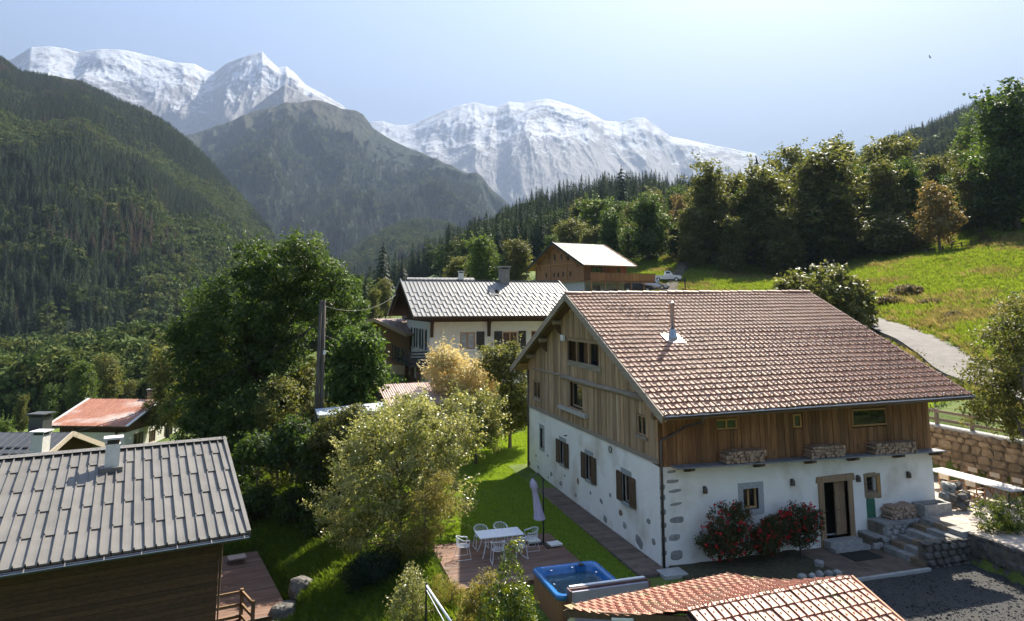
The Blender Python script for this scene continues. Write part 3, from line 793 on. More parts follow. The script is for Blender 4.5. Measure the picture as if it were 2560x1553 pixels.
K_SPRUCE = [conifer_kit('spruce_a', 10, 1.9, 21), conifer_kit('spruce_b', 10, 1.6, 22)]
RIGHT = [  # photo column, distance, top row, kit, width factor, name, label
    (1205, 118, 592, K_ROUND[0], .95, 'leafy_tree', 'bright leafy tree left of the timber chalet, behind the grey roof'),
    (1290, 122, 598, K_ROUND[1], .9, 'leafy_tree', 'leafy tree touching the left eave of the timber chalet'),
    (1140, 135, 640, K_ROUND[1], .9, 'leafy_tree', 'low yellow green tree rising over the far end of the grey roof'),
    (1435, 158, 545, K_ROUND[1], 1.1, 'leafy_tree', 'yellowish round tree directly above the timber chalet ridge'),
    (1492, 178, 498, K_ROUND[0], 1.15, 'leafy_tree', 'broad pale green tree behind the round tree above the chalet'),
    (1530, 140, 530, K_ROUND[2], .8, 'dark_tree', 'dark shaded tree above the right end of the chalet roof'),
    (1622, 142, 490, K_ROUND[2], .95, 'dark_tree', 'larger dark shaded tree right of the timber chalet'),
    (1705, 168, 486, K_RUST, .7, 'rust_tree', 'small rust coloured tree between dark tree and tall birch'),
    (1778, 152, 408, K_BIRCH[0], .95, 'birch_tree', 'tall slender birch, leftmost of the upright trees on the slope'),
    (1738, 146, 520, K_BIRCH[1], .8, 'birch_tree', 'short dark birch at the foot of the tallest left birch'),
    (1850, 158, 436, K_BIRCH[1], .9, 'birch_tree', 'second upright birch from the left on the slope'),
    (1912, 148, 416, K_BIRCH[0], 1.1, 'birch_tree', 'third upright birch with a bright leafy crown'),
    (1992, 175, 366, K_ROUND[1], .8, 'leafy_tree', 'round olive tree on the skyline behind the upright birches'),
    (2040, 144, 400, K_BIRCH[1], .9, 'birch_tree', 'upright birch leaning against the widest tree of the row'),
    (2085, 142, 374, K_BIRCH[0], 1.3, 'birch_tree', 'widest upright birch at the centre of the shaded row'),
    (2122, 172, 344, K_BIRCH[1], .9, 'birch_tree', 'birch on the skyline behind the widest upright birch'),
    (2165, 150, 418, K_ROUND[2], .6, 'dark_tree', 'narrow dark tree right of the widest upright birch'),
    (2242, 172, 330, K_ROUND[1], .85, 'leafy_tree', 'gnarled brownish tree, highest on the skyline right of centre'),
    (2222, 140, 402, K_BIRCH[0], .95, 'birch_tree', 'olive birch standing below the gnarled skyline tree'),
    (2285, 142, 402, K_ROUND[2], .7, 'dark_tree', 'dark tree right of the olive birch on the slope'),
    (2350, 165, 385, K_ROUND[1], .8, 'leafy_tree', 'round olive tree below the pale hilltop meadow'),
    (2356, 124, 452, K_RUST, .85, 'rust_tree', 'orange tinted maple standing alone before the shaded row'),
    (2462, 134, 402, K_ROUND[1], .85, 'leafy_tree', 'spreading brownish tree right of the orange maple'),
    (2465, 172, 308, K_ROUND[0], .75, 'leafy_tree', 'bright green tree high up near the right edge'),
    (2420, 178, 350, K_ROUND[1], .6, 'leafy_tree', 'small green tree left of the bright tree near the right edge'),
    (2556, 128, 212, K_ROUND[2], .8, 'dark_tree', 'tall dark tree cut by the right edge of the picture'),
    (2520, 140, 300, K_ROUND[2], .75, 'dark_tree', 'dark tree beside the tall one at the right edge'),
    (2480, 330, 276, K_ROUND[2], 1.0, 'dark_tree', 'small round dark tree alone on the far hilltop'),
    (2345, 310, 356, K_SPRUCE[0], 1.0, 'spruce_tree', 'single tiny spruce on the pale hilltop meadow'),
    (1965, 196, 395, K_SPRUCE[1], 1.0, 'spruce_tree', 'pointed spruce poking up behind the birches'),
    (1560, 230, 410, K_SPRUCE[0], 1.0, 'spruce_tree', 'tallest spruce of the dark wood above the chalet'),
    (1905, 230, 385, K_SPRUCE[1], 1.0, 'spruce_tree', 'spruce at the left foot of the skyline birches'),
    (955, 150, 610, K_SPRUCE[0], 1.0, 'spruce_tree', 'dark spruce left of the grey metal roof in the valley'),
    (1005, 215, 640, K_SPRUCE[1], 1.1, 'spruce_tree', 'spruce rising just over the left end of the grey roof'),
    (1120, 240, 560, K_SPRUCE[0], 1.1, 'spruce_tree', 'spruce at the lower edge of the dark wood'),
]
for i, (px, dep, top, kit, sxy, nm, lb) in enumerate(RIGHT):
    if dep < 200 and px > 1330: dep *= .84 if px > 1720 else .93
    x, y, z = on_ground(px, dep)
    ztop = D(px, top, dep)[2]
    plant_tree(nm, lb, kit, (x, y, z-.2), max(.4, (ztop-z)/9.7), i*1.7, 'trees on the slope', sxy=sxy*1.3)
FILL = [(1380, 150, 590), (1405, 165, 560), (1470, 150, 575), (1455, 190, 500), (1540, 185, 505), (1600, 170, 500), (1640, 185, 480), (1725, 150, 520), (1700, 185, 470), (1790, 175, 430), (1870, 170, 440), (1930, 165, 430), (1600, 150, 580), (1505, 150, 560), (1575, 150, 560), (1655, 150, 540), (1690, 142, 560), (1755, 160, 470), (1815, 150, 490), (1835, 142, 540), (1880, 150, 480), (1945, 148, 450), (1965, 140, 520), (2010, 156, 430), (2060, 140, 480), (2140, 150, 440),
        (2110, 138, 520), (2190, 146, 460), (2205, 138, 500), (2262, 152, 440), (2310, 146, 450), (2330, 150, 470), (2400, 150, 430), (2425, 142, 450), (2395, 170, 400), (2445, 160, 370), (2500, 150, 350), (2540, 165, 330), (2330, 186, 400), (2275, 190, 372), (2190, 190, 372), (2060, 190, 390)]
for i, (px, dep, top) in enumerate(FILL):
    dep *= .84 if px > 1720 else .93
    x, y, z = on_ground(px, dep); ztop = D(px, top, dep)[2]
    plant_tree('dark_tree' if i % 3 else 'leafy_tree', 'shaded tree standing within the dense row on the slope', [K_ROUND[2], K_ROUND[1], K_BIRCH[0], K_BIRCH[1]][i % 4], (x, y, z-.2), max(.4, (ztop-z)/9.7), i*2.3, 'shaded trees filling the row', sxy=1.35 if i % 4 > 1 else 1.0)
BUSHES = [(2238, 112, 528, 1.35, 'big round olive bush at the foot of the shaded row'), (2052, 60, 655, 1.05, 'pale leafy bush behind the ridge end of the farmhouse roof'),
          (2110, 57, 745, .8, 'low bush right of the pale bush behind the farmhouse roof'), (2385, 108, 600, 1.3, 'low grey green shrub by the meadow fence'),
          (2470, 104, 578, .8, 'upright yellow green shrub by the meadow fence'), (2318, 108, 632, .8, 'smallest shrub by the meadow fence'), (2545, 100, 590, 1.0, 'shrub by the meadow fence at the right edge')]
for i, (px, dep, top, sxy, lb) in enumerate(BUSHES):
    x, y, z = on_ground(px, dep); ztop = D(px, top, dep)[2]
    plant_tree('bush', lb, K_BUSH, (x, y, z-.1), max(.12, (ztop-z)/8.8), i*2.1, 'bushes on the meadow', 'bush', sxy)
K_SCRUB = tree_kit('scrub', leafmat('leaf_dry_scrub', [(.07, .07, .02), (.14, .115, .04), (.2, .15, .07)], .35), 10, [(0, 0, 2.5, 6, 6, 2.6), (4, 2, 2, 4, 4, 2.2), (-4, -1, 2.2, 4.5, 4, 2.4)], 300, 24, 1.0, .7, 18, .2, fork=.05)
for i, (px, dep, py_, s_, lb) in enumerate(((2225, 70, 760, .2, 'brown dry scrub patch on the meadow above the lane'), (2270, 74, 745, .24, 'largest brown scrub patch in the middle of the meadow'), (2330, 66, 780, .14, 'small dry scrub right of the meadow scrub patches'), (2160, 68, 765, .13, 'small green scrub at the lane edge behind the roof'), (2390, 58, 830, .15, 'low scrub on the bank above the lane bend'))):
    x, y, z = on_ground(px, dep, py_); plant_tree('scrub', lb, K_SCRUB, (x, y, z-.05), s_, i*1.1, 'scrub on the meadow', 'bush', parts=('stem', 'foliage'))
LEFT = [(205, 105, 905, K_ROUND[0], .9, 'bright leafy tree behind the red metal roof'), (262, 112, 885, K_ROUND[1], .8, 'yellow green tree behind the middle of the red metal roof'),
        (130, 100, 965, K_ROUND[2], .8, 'dark tree left of the red metal roof'), (60, 96, 985, K_ROUND[1], .6, 'low tree by the small white roof at the left edge'),
        (330, 118, 950, K_ROUND[1], .9, 'tree behind the chimney of the red metal roof'), (428, 72, 868, K_ROUND[1], .9, 'yellow green maple at the left foot of the big dark tree'),
        (20, 70, 1045, K_ROUND[0], .7, 'small tree beside the dark grey roof at the left edge'), (905, 100, 690, K_SPRUCE[0], 1.1, 'dark spruce right of the big ash crown'),
        (930, 96, 720, K_ROUND[1], .7, 'olive tree left of the gable of the grey metal roof'), (960, 108, 695, K_ROUND[1], .8, 'yellowish tree beside the gable of the grey metal roof')]
for i, (px, dep, top, kit, sxy, lb) in enumerate(LEFT):
    x, y, z = on_ground(px, dep, 950); ztop = D(px, top, dep)[2]
    plant_tree('leafy_tree' if kit not in K_SPRUCE else 'spruce_tree', lb, kit, (x, y, z-.2), max(.3, (ztop-z)/9.7), i*1.3+.4, 'trees of the hamlet', sxy=sxy)

# big dark ash by the pole
x, y, z = on_ground(655, 45, 1100); s = 45/FPX
def blob_px(px, py, dep, rx, ry, rz, org): q = D(px, py, dep); return (q[0]-org[0], q[1]-org[1], q[2]-org[2], rx*dep/FPX, rz*dep/FPX, ry*dep/FPX)
O = (x, y, z)
bl = [blob_px(*q, O) for q in ((560, 860, 45, 120, 160, 120), (620, 760, 45, 120, 110, 120), (700, 680, 45.5, 100, 90, 110), (770, 640, 46, 62, 62, 80), (780, 720, 46, 62, 80, 80), (500, 960, 44.5, 70, 90, 90),
                               (840, 740, 47, 50, 60, 60), (850, 690, 47, 40, 40, 50), (480, 840, 45, 60, 70, 80), (650, 930, 45, 90, 120, 90), (640, 650, 45.5, 60, 50, 70), (560, 1020, 44.5, 80, 70, 80), (700, 830, 46, 90, 120, 90))]
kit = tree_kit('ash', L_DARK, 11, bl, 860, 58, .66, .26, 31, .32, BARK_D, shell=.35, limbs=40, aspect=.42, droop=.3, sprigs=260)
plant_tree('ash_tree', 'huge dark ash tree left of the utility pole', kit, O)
rng2 = np.random.default_rng(77)
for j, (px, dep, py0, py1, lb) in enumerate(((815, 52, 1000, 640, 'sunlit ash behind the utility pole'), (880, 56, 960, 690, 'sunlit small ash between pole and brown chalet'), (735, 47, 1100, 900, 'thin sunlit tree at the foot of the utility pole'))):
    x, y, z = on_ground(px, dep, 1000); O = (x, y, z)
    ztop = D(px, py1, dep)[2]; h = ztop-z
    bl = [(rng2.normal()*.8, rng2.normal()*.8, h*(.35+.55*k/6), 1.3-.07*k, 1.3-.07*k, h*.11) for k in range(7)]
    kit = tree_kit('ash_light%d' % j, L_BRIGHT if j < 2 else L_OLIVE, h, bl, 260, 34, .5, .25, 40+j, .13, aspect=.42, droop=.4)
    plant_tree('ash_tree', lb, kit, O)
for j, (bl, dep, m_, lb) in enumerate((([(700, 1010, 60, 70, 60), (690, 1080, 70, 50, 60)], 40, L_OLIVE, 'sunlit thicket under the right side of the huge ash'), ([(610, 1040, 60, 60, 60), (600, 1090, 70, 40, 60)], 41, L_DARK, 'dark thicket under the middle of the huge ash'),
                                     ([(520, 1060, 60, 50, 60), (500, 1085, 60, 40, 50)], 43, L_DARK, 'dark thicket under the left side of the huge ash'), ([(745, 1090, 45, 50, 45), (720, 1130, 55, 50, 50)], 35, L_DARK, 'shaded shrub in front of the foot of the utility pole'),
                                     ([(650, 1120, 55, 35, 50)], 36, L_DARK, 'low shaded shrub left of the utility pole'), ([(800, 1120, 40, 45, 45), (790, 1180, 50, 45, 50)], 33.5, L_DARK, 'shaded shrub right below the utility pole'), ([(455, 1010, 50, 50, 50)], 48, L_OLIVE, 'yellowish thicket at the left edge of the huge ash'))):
    px0 = bl[0][0]; x, y, z = on_ground(px0, dep, 1080); O = (x, y, z)
    B_ = [blob_px(*b[:2], dep, *b[2:], O) for b in bl]
    B_.append((0, 0, .7, B_[0][3]*.9, B_[0][4]*.9, .9))
    kit = tree_kit('thicket%d' % j, m_, max(1, max(b[2] for b in B_)), B_, 190, 40, .45, .19, 140+j, .07, fork=.1)
    plant_tree('thicket', lb, kit, O, cat='shrub', parts=('stem', 'foliage'))
# bright green tree in front of the brown chalet
x, y, z = on_ground(895, 41, 1000); O = (x, y, z)
bl = [blob_px(*q, O) for q in ((890, 900, 41, 62, 80, 60), (910, 860, 41, 45, 45, 50), (865, 960, 41, 45, 60, 55), (930, 930, 41, 35, 50, 45), (880, 1020, 41, 50, 50, 55))]
kit = tree_kit('maple', L_BRIGHT, 5.5, bl, 330, 46, .5, .23, 51, .16, sprigs=90)
plant_tree('maple_tree', 'rounded bright green tree in front of the brown chalet', kit, O)
# golden tree
x, y, z = on_ground(1150, 44, 1000); O = (x, y, z)
bl = [blob_px(*q, O) for q in ((1120, 925, 44, 55, 50, 55), (1180, 945, 44, 60, 45, 55), (1110, 895, 44, 35, 30, 40), (1150, 990, 44, 60, 40, 50), (1215, 975, 44, 35, 35, 40))]
kit = tree_kit('golden', L_GOLD, 5, bl, 320, 40, .5, .2, 52, .14, shell=.4, aspect=.4, sprigs=80)
plant_tree('golden_tree', 'golden autumn tree in front of the white house', kit, O)
# pale shrub beside the farmhouse gable
x, y, z = on_ground(1275, 43, 1000); O = (x, y, z)
bl = [blob_px(*q, O) for q in ((1265, 905, 43, 50, 50, 45), (1290, 960, 43, 40, 80, 45), (1235, 890, 43, 35, 35, 35), (1300, 1010, 43, 45, 60, 45), (1275, 1040, 43, 55, 45, 45))]
kit = tree_kit('plum', L_OLIVE, 5, bl, 330, 40, .45, .17, 53, .12, sprigs=90)
plant_tree('plum_tree', 'leafy green tree against the left eave of the farmhouse', kit, O)
x, y, z = on_ground(1190, 39, 1080); O = (x, y, z)
bl = [blob_px(*q, O) for q in ((1190, 1040, 39, 50, 45, 45), (1225, 1010, 39, 30, 35, 35), (1150, 1020, 39, 40, 45, 40), (1210, 1080, 39, 45, 40, 40))]
kit = tree_kit('silver', L_SILVER, 3.5, bl, 240, 40, .4, .15, 54, .09, sprigs=90)
plant_tree('silver_shrub', 'silvery leaved shrub below the golden tree', kit, O, cat='shrub', parts=('stem', 'foliage'))
# big pale shrub between slope and deck
x, y, z = on_ground(1000, 28, 1380); O = (x, y, z)
bl = [blob_px(*q, O) for q in ((1000, 1180, 28, 150, 120, 120), (900, 1200, 28, 90, 90, 90), (1090, 1120, 28.5, 90, 90, 90), (1020, 1060, 28.5, 110, 60, 90), (860, 1280, 27.5, 70, 70, 80), (1100, 1250, 28, 70, 80, 80), (960, 1310, 27.5, 110, 80, 90), (1160, 1090, 28.5, 50, 50, 50), (930, 1090, 28.5, 70, 50, 70))]
kit = tree_kit('hazel', L_SILVER, 5.5, bl, 640, 46, .36, .12, 55, .07, shell=.3, sprigs=520, limbs=70, fork=.04, twig=.5, droop=.15)
plant_tree('hazel_shrub', 'huge pale leaved shrub between the slope and the wooden deck', kit, O, cat='shrub', parts=('stem', 'foliage'))
for j, (px0, dep, blb, lb) in enumerate(((1000, 34, [(1000, 1060, 70, 65, 70), (1030, 1020, 50, 35, 50), (980, 1120, 80, 60, 70)], 'tall pale shrub behind the huge one, its top against the shed roof'), (925, 33, [(930, 1090, 60, 60, 60), (905, 1120, 50, 60, 60), (940, 1160, 60, 60, 60)], 'leafy shrub behind the left side of the huge pale one'))):
    x, y, z = on_ground(px0, dep, 1150); O = (x, y, z); B_ = [blob_px(*b[:2], dep, *b[2:], O) for b in blb]
    kit = tree_kit('backshrub%d' % j, L_SILVER if j == 0 else L_OLIVE, max(b[2] for b in B_), B_, 300, 44, .4, .125, 155+j, .06, fork=.05)
    plant_tree('hazel_shrub', lb, kit, O, cat='shrub', parts=('stem', 'foliage'))
x, y, z = on_ground(845, 33, 1120); O = (x, y, z)
bl = [blob_px(*q, O) for q in ((850, 1075, 33, 60, 55, 55), (890, 1050, 33, 40, 35, 40), (820, 1110, 33, 45, 50, 45))]
kit = tree_kit('elder', L_OLIVE, 3.2, bl, 210, 40, .38, .14, 56, .08, fork=.1)
plant_tree('elder_shrub', 'dark green shrub under the flat shed roof by the pole', kit, O, cat='shrub', parts=('stem', 'foliage'))
# small yellowish broom on the deck side of the hazel, cypress-like dwarf below it
x, y, z = on_ground(1060, 25.6, 1400); O = (x, y, z)
bl = [blob_px(*q, O) for q in ((1065, 1290, 25.6, 45, 80, 50), (1100, 1230, 25.6, 35, 60, 40), (1040, 1350, 25.6, 40, 45, 40))]
kit = tree_kit('broom', L_WILLOW, 3, bl, 200, 34, .3, .09, 57, .05, fork=.05, limbs=40, aspect=.3)
plant_tree('broom_shrub', 'thin yellowish shrub at the back left corner of the deck', kit, O, cat='shrub', parts=('stem', 'foliage'))
x, y, z = on_ground(935, 25.5, 1420); O = (x, y, z)
bl = [blob_px(*q, O) for q in ((935, 1420, 25.5, 60, 45, 60), (900, 1435, 25.5, 40, 35, 45), (970, 1450, 25.5, 40, 50, 45))]
kit = tree_kit('juniper', L_CONIF, 1.4, bl, 240, 40, .28, .10, 58, .05, fork=.05, aspect=.3)
plant_tree('juniper_shrub', 'low dark juniper on the shaded slope below the hazel', kit, O, cat='shrub', parts=('stem', 'foliage'))
# laurels in front of the deck and the tub
def shrub_px(name, label, m, dep, blobs, clumps, per, crad, size, seed, **kw):
    px0 = sum(b[0] for b in blobs)/len(blobs)
    x, y, z = on_ground(px0, dep, 1500); O = (x, y, z)
    bl = [blob_px(*b[:2], dep, *b[2:], O) for b in blobs]
    kit = tree_kit(name+str(seed), m, max(.6, max(b[2] for b in bl)), bl, clumps, per, crad, size, seed, kw.pop('r', .04), fork=.05, **kw)
    return plant_tree(name, label, kit, O, cat='shrub', parts=('stem', 'foliage'))
shrub_px('laurel_shrub', 'glossy upright laurel in front of the hot tub', L_LAUREL, 18.6, [(1283, 1400, 22, 50, 22), (1275, 1450, 38, 50, 38), (1260, 1510, 60, 50, 50), (1300, 1520, 45, 50, 45), (1270, 1560, 75, 60, 60), (1270, 1620, 80, 70, 60)], 300, 36, .2, .085, 61, aspect=.45)
shrub_px('privet_shrub', 'yellow tipped shrub at the front left corner of the deck', L_WILLOW, 19.6, [(1215, 1460, 32, 35, 35), (1200, 1500, 40, 45, 40), (1185, 1550, 45, 50, 40)], 150, 34, .2, .075, 62)
shrub_px('bramble_shrub', 'pale leaved bramble at the lower middle edge of the picture', L_SILVER, 21, [(1030, 1460, 30, 40, 35), (1020, 1510, 45, 45, 45), (1045, 1560, 50, 40, 45)], 140, 30, .22, .08, 63)
shrub_px('bramble_shrub', 'dry yellowish tall grass clump beside the white pipe rail', L_WILLOW, 21.5, [(1110, 1470, 35, 30, 35), (1150, 1500, 35, 35, 35), (1130, 1540, 45, 35, 40)], 160, 30, .2, .11, 64, aspect=.14)
# right side tree over the terrace wall
x, y, z = 16.2, -1.7, 1.0; O = (x, y, z)
bl = [blob_px(*q, O) for q in ((2510, 900, 29.6, 90, 90, 80), (2560, 830, 29.6, 80, 90, 80), (2480, 980, 30.4, 80, 70, 80), (2560, 1000, 29.6, 90, 90, 80), (2440, 1020, 30.4, 45, 45, 50), (2620, 900, 29.6, 100, 130, 100), (2530, 1060, 30.4, 60, 40, 50), (2680, 980, 30.4, 90, 90, 90), (2640, 800, 29.6, 90, 80, 90))]
kit = tree_kit('linden', L_OLIVE, 7, bl, 620, 42, .42, .14, 65, .17, BARK, fork=.45)
plant_tree('linden_tree', 'leafy tree overhanging the terrace wall at the right edge', kit, O)
shrub_px('quince_shrub', 'bright yellow green shrub on the terrace edge at the right', L_LAUREL, 25.2, [(2480, 1290, 40, 40, 40), (2530, 1280, 45, 45, 45), (2560, 1310, 50, 45, 45), (2500, 1330, 50, 30, 40)], 170, 34, .22, .085, 66)
# ------------------------------------------------------------------ the old farmhouse
FW_, FL_, OG, OE, OE2, OR_, ZR, SL, ZB = 14.745, 12.82, .634, 1.554, 1.388, .643, 9.82, .4797, 3.584
TILT = .0104
def roof_z(x, y): return ZR-SL*abs(y-FW_/2)+TILT*(x+OG)
plaster = mat('white_plaster', (.82, .80, .76), (.88, .865, .84), (1.6, 1.6, 1.6), .9, .7, .04, c3=(.52, .455, .36), c3scale=(.6, .6, .5), c3lo=.5, c3hi=.78)
WV = wood('weathered_board', (.25, .155, .085), (.44, .305, .185), 'Z', .3, grey=(.47, .38, .28), gl=.52, gh=.75)
WD = wood('dark_board', (.13, .06, .024), (.32, .16, .072), 'Z', .35, grey=(.38, .22, .11), gl=.55, gh=.8)
WGX = wood('grey_timber_x', (.22, .18, .14), (.38, .33, .26), 'X', .15)
WGY = wood('grey_timber_y', (.21, .175, .14), (.38, .32, .255), 'Y', .15)
WBX = wood('brown_timber_x', (.16, .09, .045), (.32, .2, .11), 'X', .15)
WHON = wood('honey_wood', (.36, .2, .07), (.55, .34, .14), 'Z', .15)
WSHU = wood('shutter_wood', (.07, .04, .022), (.14, .085, .048), 'Z', .2)
STONE = mat('grey_stone', (.20, .20, .195), (.36, .355, .34), (6, 6, 6), .9, .5, .02, rnd=.18)
STONEB = mat('brown_stone', (.17, .125, .08), (.33, .25, .17), (6, 6, 6), .9, .6, .02, rnd=.15)
ZINC = mat('zinc_gutter', (.10, .085, .075), (.16, .135, .12), (6, 6, 6), .45, .05, .004, metallic=.6)
STEEL = mat('stainless_pipe', (.6, .6, .6), (.68, .68, .68), (8, 8, 8), .22, 0, metallic=1)
IRON = mat('dark_iron', (.03, .03, .03), (.05, .05, .05), (8, 8, 8), .5, .05, .003, metallic=.5)
WHITE = mat('white_paint', (.74, .74, .73), (.82, .82, .81), (5, 5, 5), .55, .05, .004)
GLASS = glass_mat()

def tile_mat(name, stops, rough=.5, dirt=(.10, .085, .07), spec=.5):
    if name in MATS: return MATS[name]
    m, nt, b = nodes_of(name)
    oi = N(nt, 'ShaderNodeObjectInfo'); at = N(nt, 'ShaderNodeAttribute', attribute_name='tint')
    a = N(nt, 'ShaderNodeMath', operation='ADD'); nt.links.new(oi.outputs['Random'], a.inputs[0]); nt.links.new(at.outputs['Fac'], a.inputs[1])
    fr = N(nt, 'ShaderNodeMath', operation='FRACT'); nt.links.new(a.outputs[0], fr.inputs[0])
    c = ramp(nt, fr.outputs[0], stops)
    f = noise_node(nt, pos_scaled(nt, (1.1, 1.1, 1.1)), 1, 6, .65); f2 = noise_node(nt, pos_scaled(nt, (25, 25, 25)), 1, 4)
    c = mix(nt, ramp(nt, f, [(.48, (0, 0, 0)), (.78, (.75, .75, .75))]), c, dirt)
    c = mix(nt, ramp(nt, f2, [(.4, (0, 0, 0)), (.8, (.4, .4, .4))]), c, dirt)
    nt.links.new(c, b.inputs['Base Color']); setin(b, 'Roughness', rough); setin(b, 'Specular IOR Level', spec)
    bump(nt, f2, b, .25, .01)
    MATS[name] = m; return m
TILE = tile_mat('brown_roof_tile', [(0, (.30, .15, .095)), (.4, (.37, .20, .13)), (.75, (.33, .175, .115)), (1, (.42, .245, .165))], .5, (.21, .13, .09), .3)
RTILE = tile_mat('red_roof_tile', [(0, (.40, .15, .085)), (.45, (.50, .20, .12)), (.8, (.47, .235, .15)), (.93, (.45, .25, .15)), (1, (.33, .26, .12))], .5, (.30, .19, .12))
def tile_geo(wd, ln, lift=.05, ribs=((0, .012), (.13, .042), (.26, .012), (.43, .008), (.5, .028), (.57, .008), (.74, .012), (.87, .042), (1, .012))):
    b = MB(); n = len(ribs)
    V = []
    for f, z in ribs: V.append((f*wd, 0, z+lift))
    for f, z in ribs: V.append((f*wd, ln, z))
    for f, z in ribs: V.append((f*wd, .004, z-.002))
    F = [(i, i+1, n+i+1, n+i) for i in range(n-1)]+[(2*n+i, 2*n+i+1, i+1, i) for i in range(n-1)]
    return V, F
def lay_tiles(parent, org, u, v, nrm, cols, rows, wd, expo, m, keep, seed, name='tile', bend=None, geo=None):
    """keep nearest tiles as pieces, the rest joined into one piece"""
    ln = expo+.07
    V, F = geo or tile_geo(wd*1.02, ln)
    me = bpy.data.meshes.new(name); me.from_pydata(V, [], F); me.materials.append(m); me.update(); me.shade_flat()
    rng = random.Random(seed); items = []
    sag = fbm(np.arange(rows)[:, None]/9., np.arange(cols)[None]/14., seed=seed+5, oct=3)
    for r in range(rows):
        for c in range(cols):
            if bend: o, uu, vv, nn = bend(r, c)
            else: o, uu, vv, nn = org+u*(c*wd)+v*(r*expo), u, v, nrm
            o = o+nn*(rng.uniform(-.004, .008)+.035*float(sag[r, c]))+vv*rng.uniform(-.012, .012)
            items.append(((o-Vector(CAM)).length, o, uu, vv, nn, rng.uniform(-.01, .01)))
    items.sort(key=lambda t: t[0])
    VV, FF, TT = [], [], []
    VA = np.array(V); FA = np.array(F)
    for k, (d, o, uu, vv, nn, tw) in enumerate(items):
        R = Matrix((uu, vv, nn)).transposed()
        if k < keep:
            ob = link(name, me, parent); M = R.to_4x4() @ Matrix.Rotation(tw, 4, 'Z'); M.translation = o
            ob.matrix_local = M
        else:
            A = np.array(R); n0 = len(VV)*len(VA)
            VV.append(VA@A.T+np.array(o)); FF.append(FA+n0); TT.append(np.full(len(VA), rng.random()))
    if VV:
        mm = np_mesh('tile_field', np.concatenate(VV), np.concatenate(FF), m, np.concatenate(TT))
        ob = link('tile_field', mm, parent); ob['kind'] = 'stuff'

farm = thing('farmhouse', 'old farmhouse with brown tiled roof, timber gable and white lower walls', 'house')
# openings of the lower walls: along, height
def wallgrid(a0, a1, z0, z1, holes):
    holes = [(max(h[0], a0), min(h[1], a1), max(h[2], z0), min(h[3], z1)) for h in holes if h[0] < a1 and h[1] > a0 and h[2] < z1 and h[3] > z0]
    A = sorted({a0, a1, *[h[0] for h in holes], *[h[1] for h in holes]}); Zs = sorted({z0, z1, *[h[2] for h in holes], *[h[3] for h in holes]})
    for i in range(len(A)-1):
        for j in range(len(Zs)-1):
            ca, cz = (A[i]+A[i+1])/2, (Zs[j]+Zs[j+1])/2
            if not any(h[0] < ca < h[1] and h[2] < cz < h[3] for h in holes): yield A[i], A[i+1], Zs[j], Zs[j+1]
GW = [(12.27, 12.77, 1.72, 2.72), (9.2, 9.82, 1.55, 2.6), (6.0, 6.62, 1.55, 2.6), (2.32, 2.94, 1.55, 2.6)]
LW = [(3.52, 4.19, 1.68, 2.43), (7.2, 8.37, .3, 2.4), (9.33, 9.76, 1.88, 2.44), (9.26, 9.66, .86, 1.7)]
b = MB()
for a in wallgrid(.45, FW_, -.8, ZB+.06, GW): b.bx(0, .45, *a)
for a in wallgrid(0, FL_, -.8, ZB-.1, LW): b.bx(a[0], a[1], 0, .45, a[2], a[3])
b.bx(FL_-.45, FL_, .45, FW_, -.8, ZB); b.bx(.45, FL_-.45, FW_-.45, FW_, -.8, ZB)
b.build('wall', plaster, farm)
# dark rooms behind the openings
room = mat('dark_interior', (.03, .025, .02), (.05, .04, .035), (2, 2, 2), .95, 0)
b = MB(); b.bx(.9, 1.0, .9, FW_-.9, -.3, 8.0 - 2.6); b.bx(1.0, FL_-.9, .9, 1.0, -.3, 5.2); b.bx(.46, FL_-.46, .46, FW_-.46, -.25, -.15); b.bx(.46, FL_-.46, .46, FW_-.46, 3.3, 3.4)
b.build('inner_wall', room, farm)

# --- timber gable
gab = MB()
hol = [(4.85, 8.6, 6.62, 7.72), (6.4, 8.5, 4.45, 5.62), (12.72, 13.88, 4.16, 5.14), (.83, 1.62, 4.33, 5.15)]
n = 40
clad = MB()
for i in range(n):   # backing sheet behind the boards, with holes
    y0, y1 = FW_*i/n, FW_*(i+1)/n
    zt = min(roof_z(0, y0), roof_z(0, y1))-.22
    for a in wallgrid(y0, y1, ZB+.06, zt, [h for h in hol]) if zt > ZB+.1 else ():
        clad.bx(.03, .12, *a)
gab = clad.build('gable_cladding', mat('board_backing', (.03, .02, .012), (.05, .035, .02), (3, 3, 3), .9, 0), farm)
rng = random.Random(7); y = .0
while y < FW_-.02:
    bw = rng.uniform(.13, .25); y1 = min(y+bw, FW_); yc = (y+y1)/2
    zt = min(roof_z(0, y), roof_z(0, y1))-.2
    segs = [(ZB+.14, zt)]
    for h in hol:
        if h[0] < yc < h[1]: segs = [q for s0, s1 in segs for q in ((s0, min(s1, h[2])), (max(s0, h[3]), s1)) if q[1]-q[0] > .05]
    for s0, s1 in segs:
        pr = rng.choice((.0, .012, .022))+rng.uniform(0, .006)
        block('board', -.012-pr, .028, y+.006, y1-.006, s0, s1+rng.uniform(-.02, .0), WV, gab, (rng.uniform(-.004, .004), 0, 0))
    y = y1
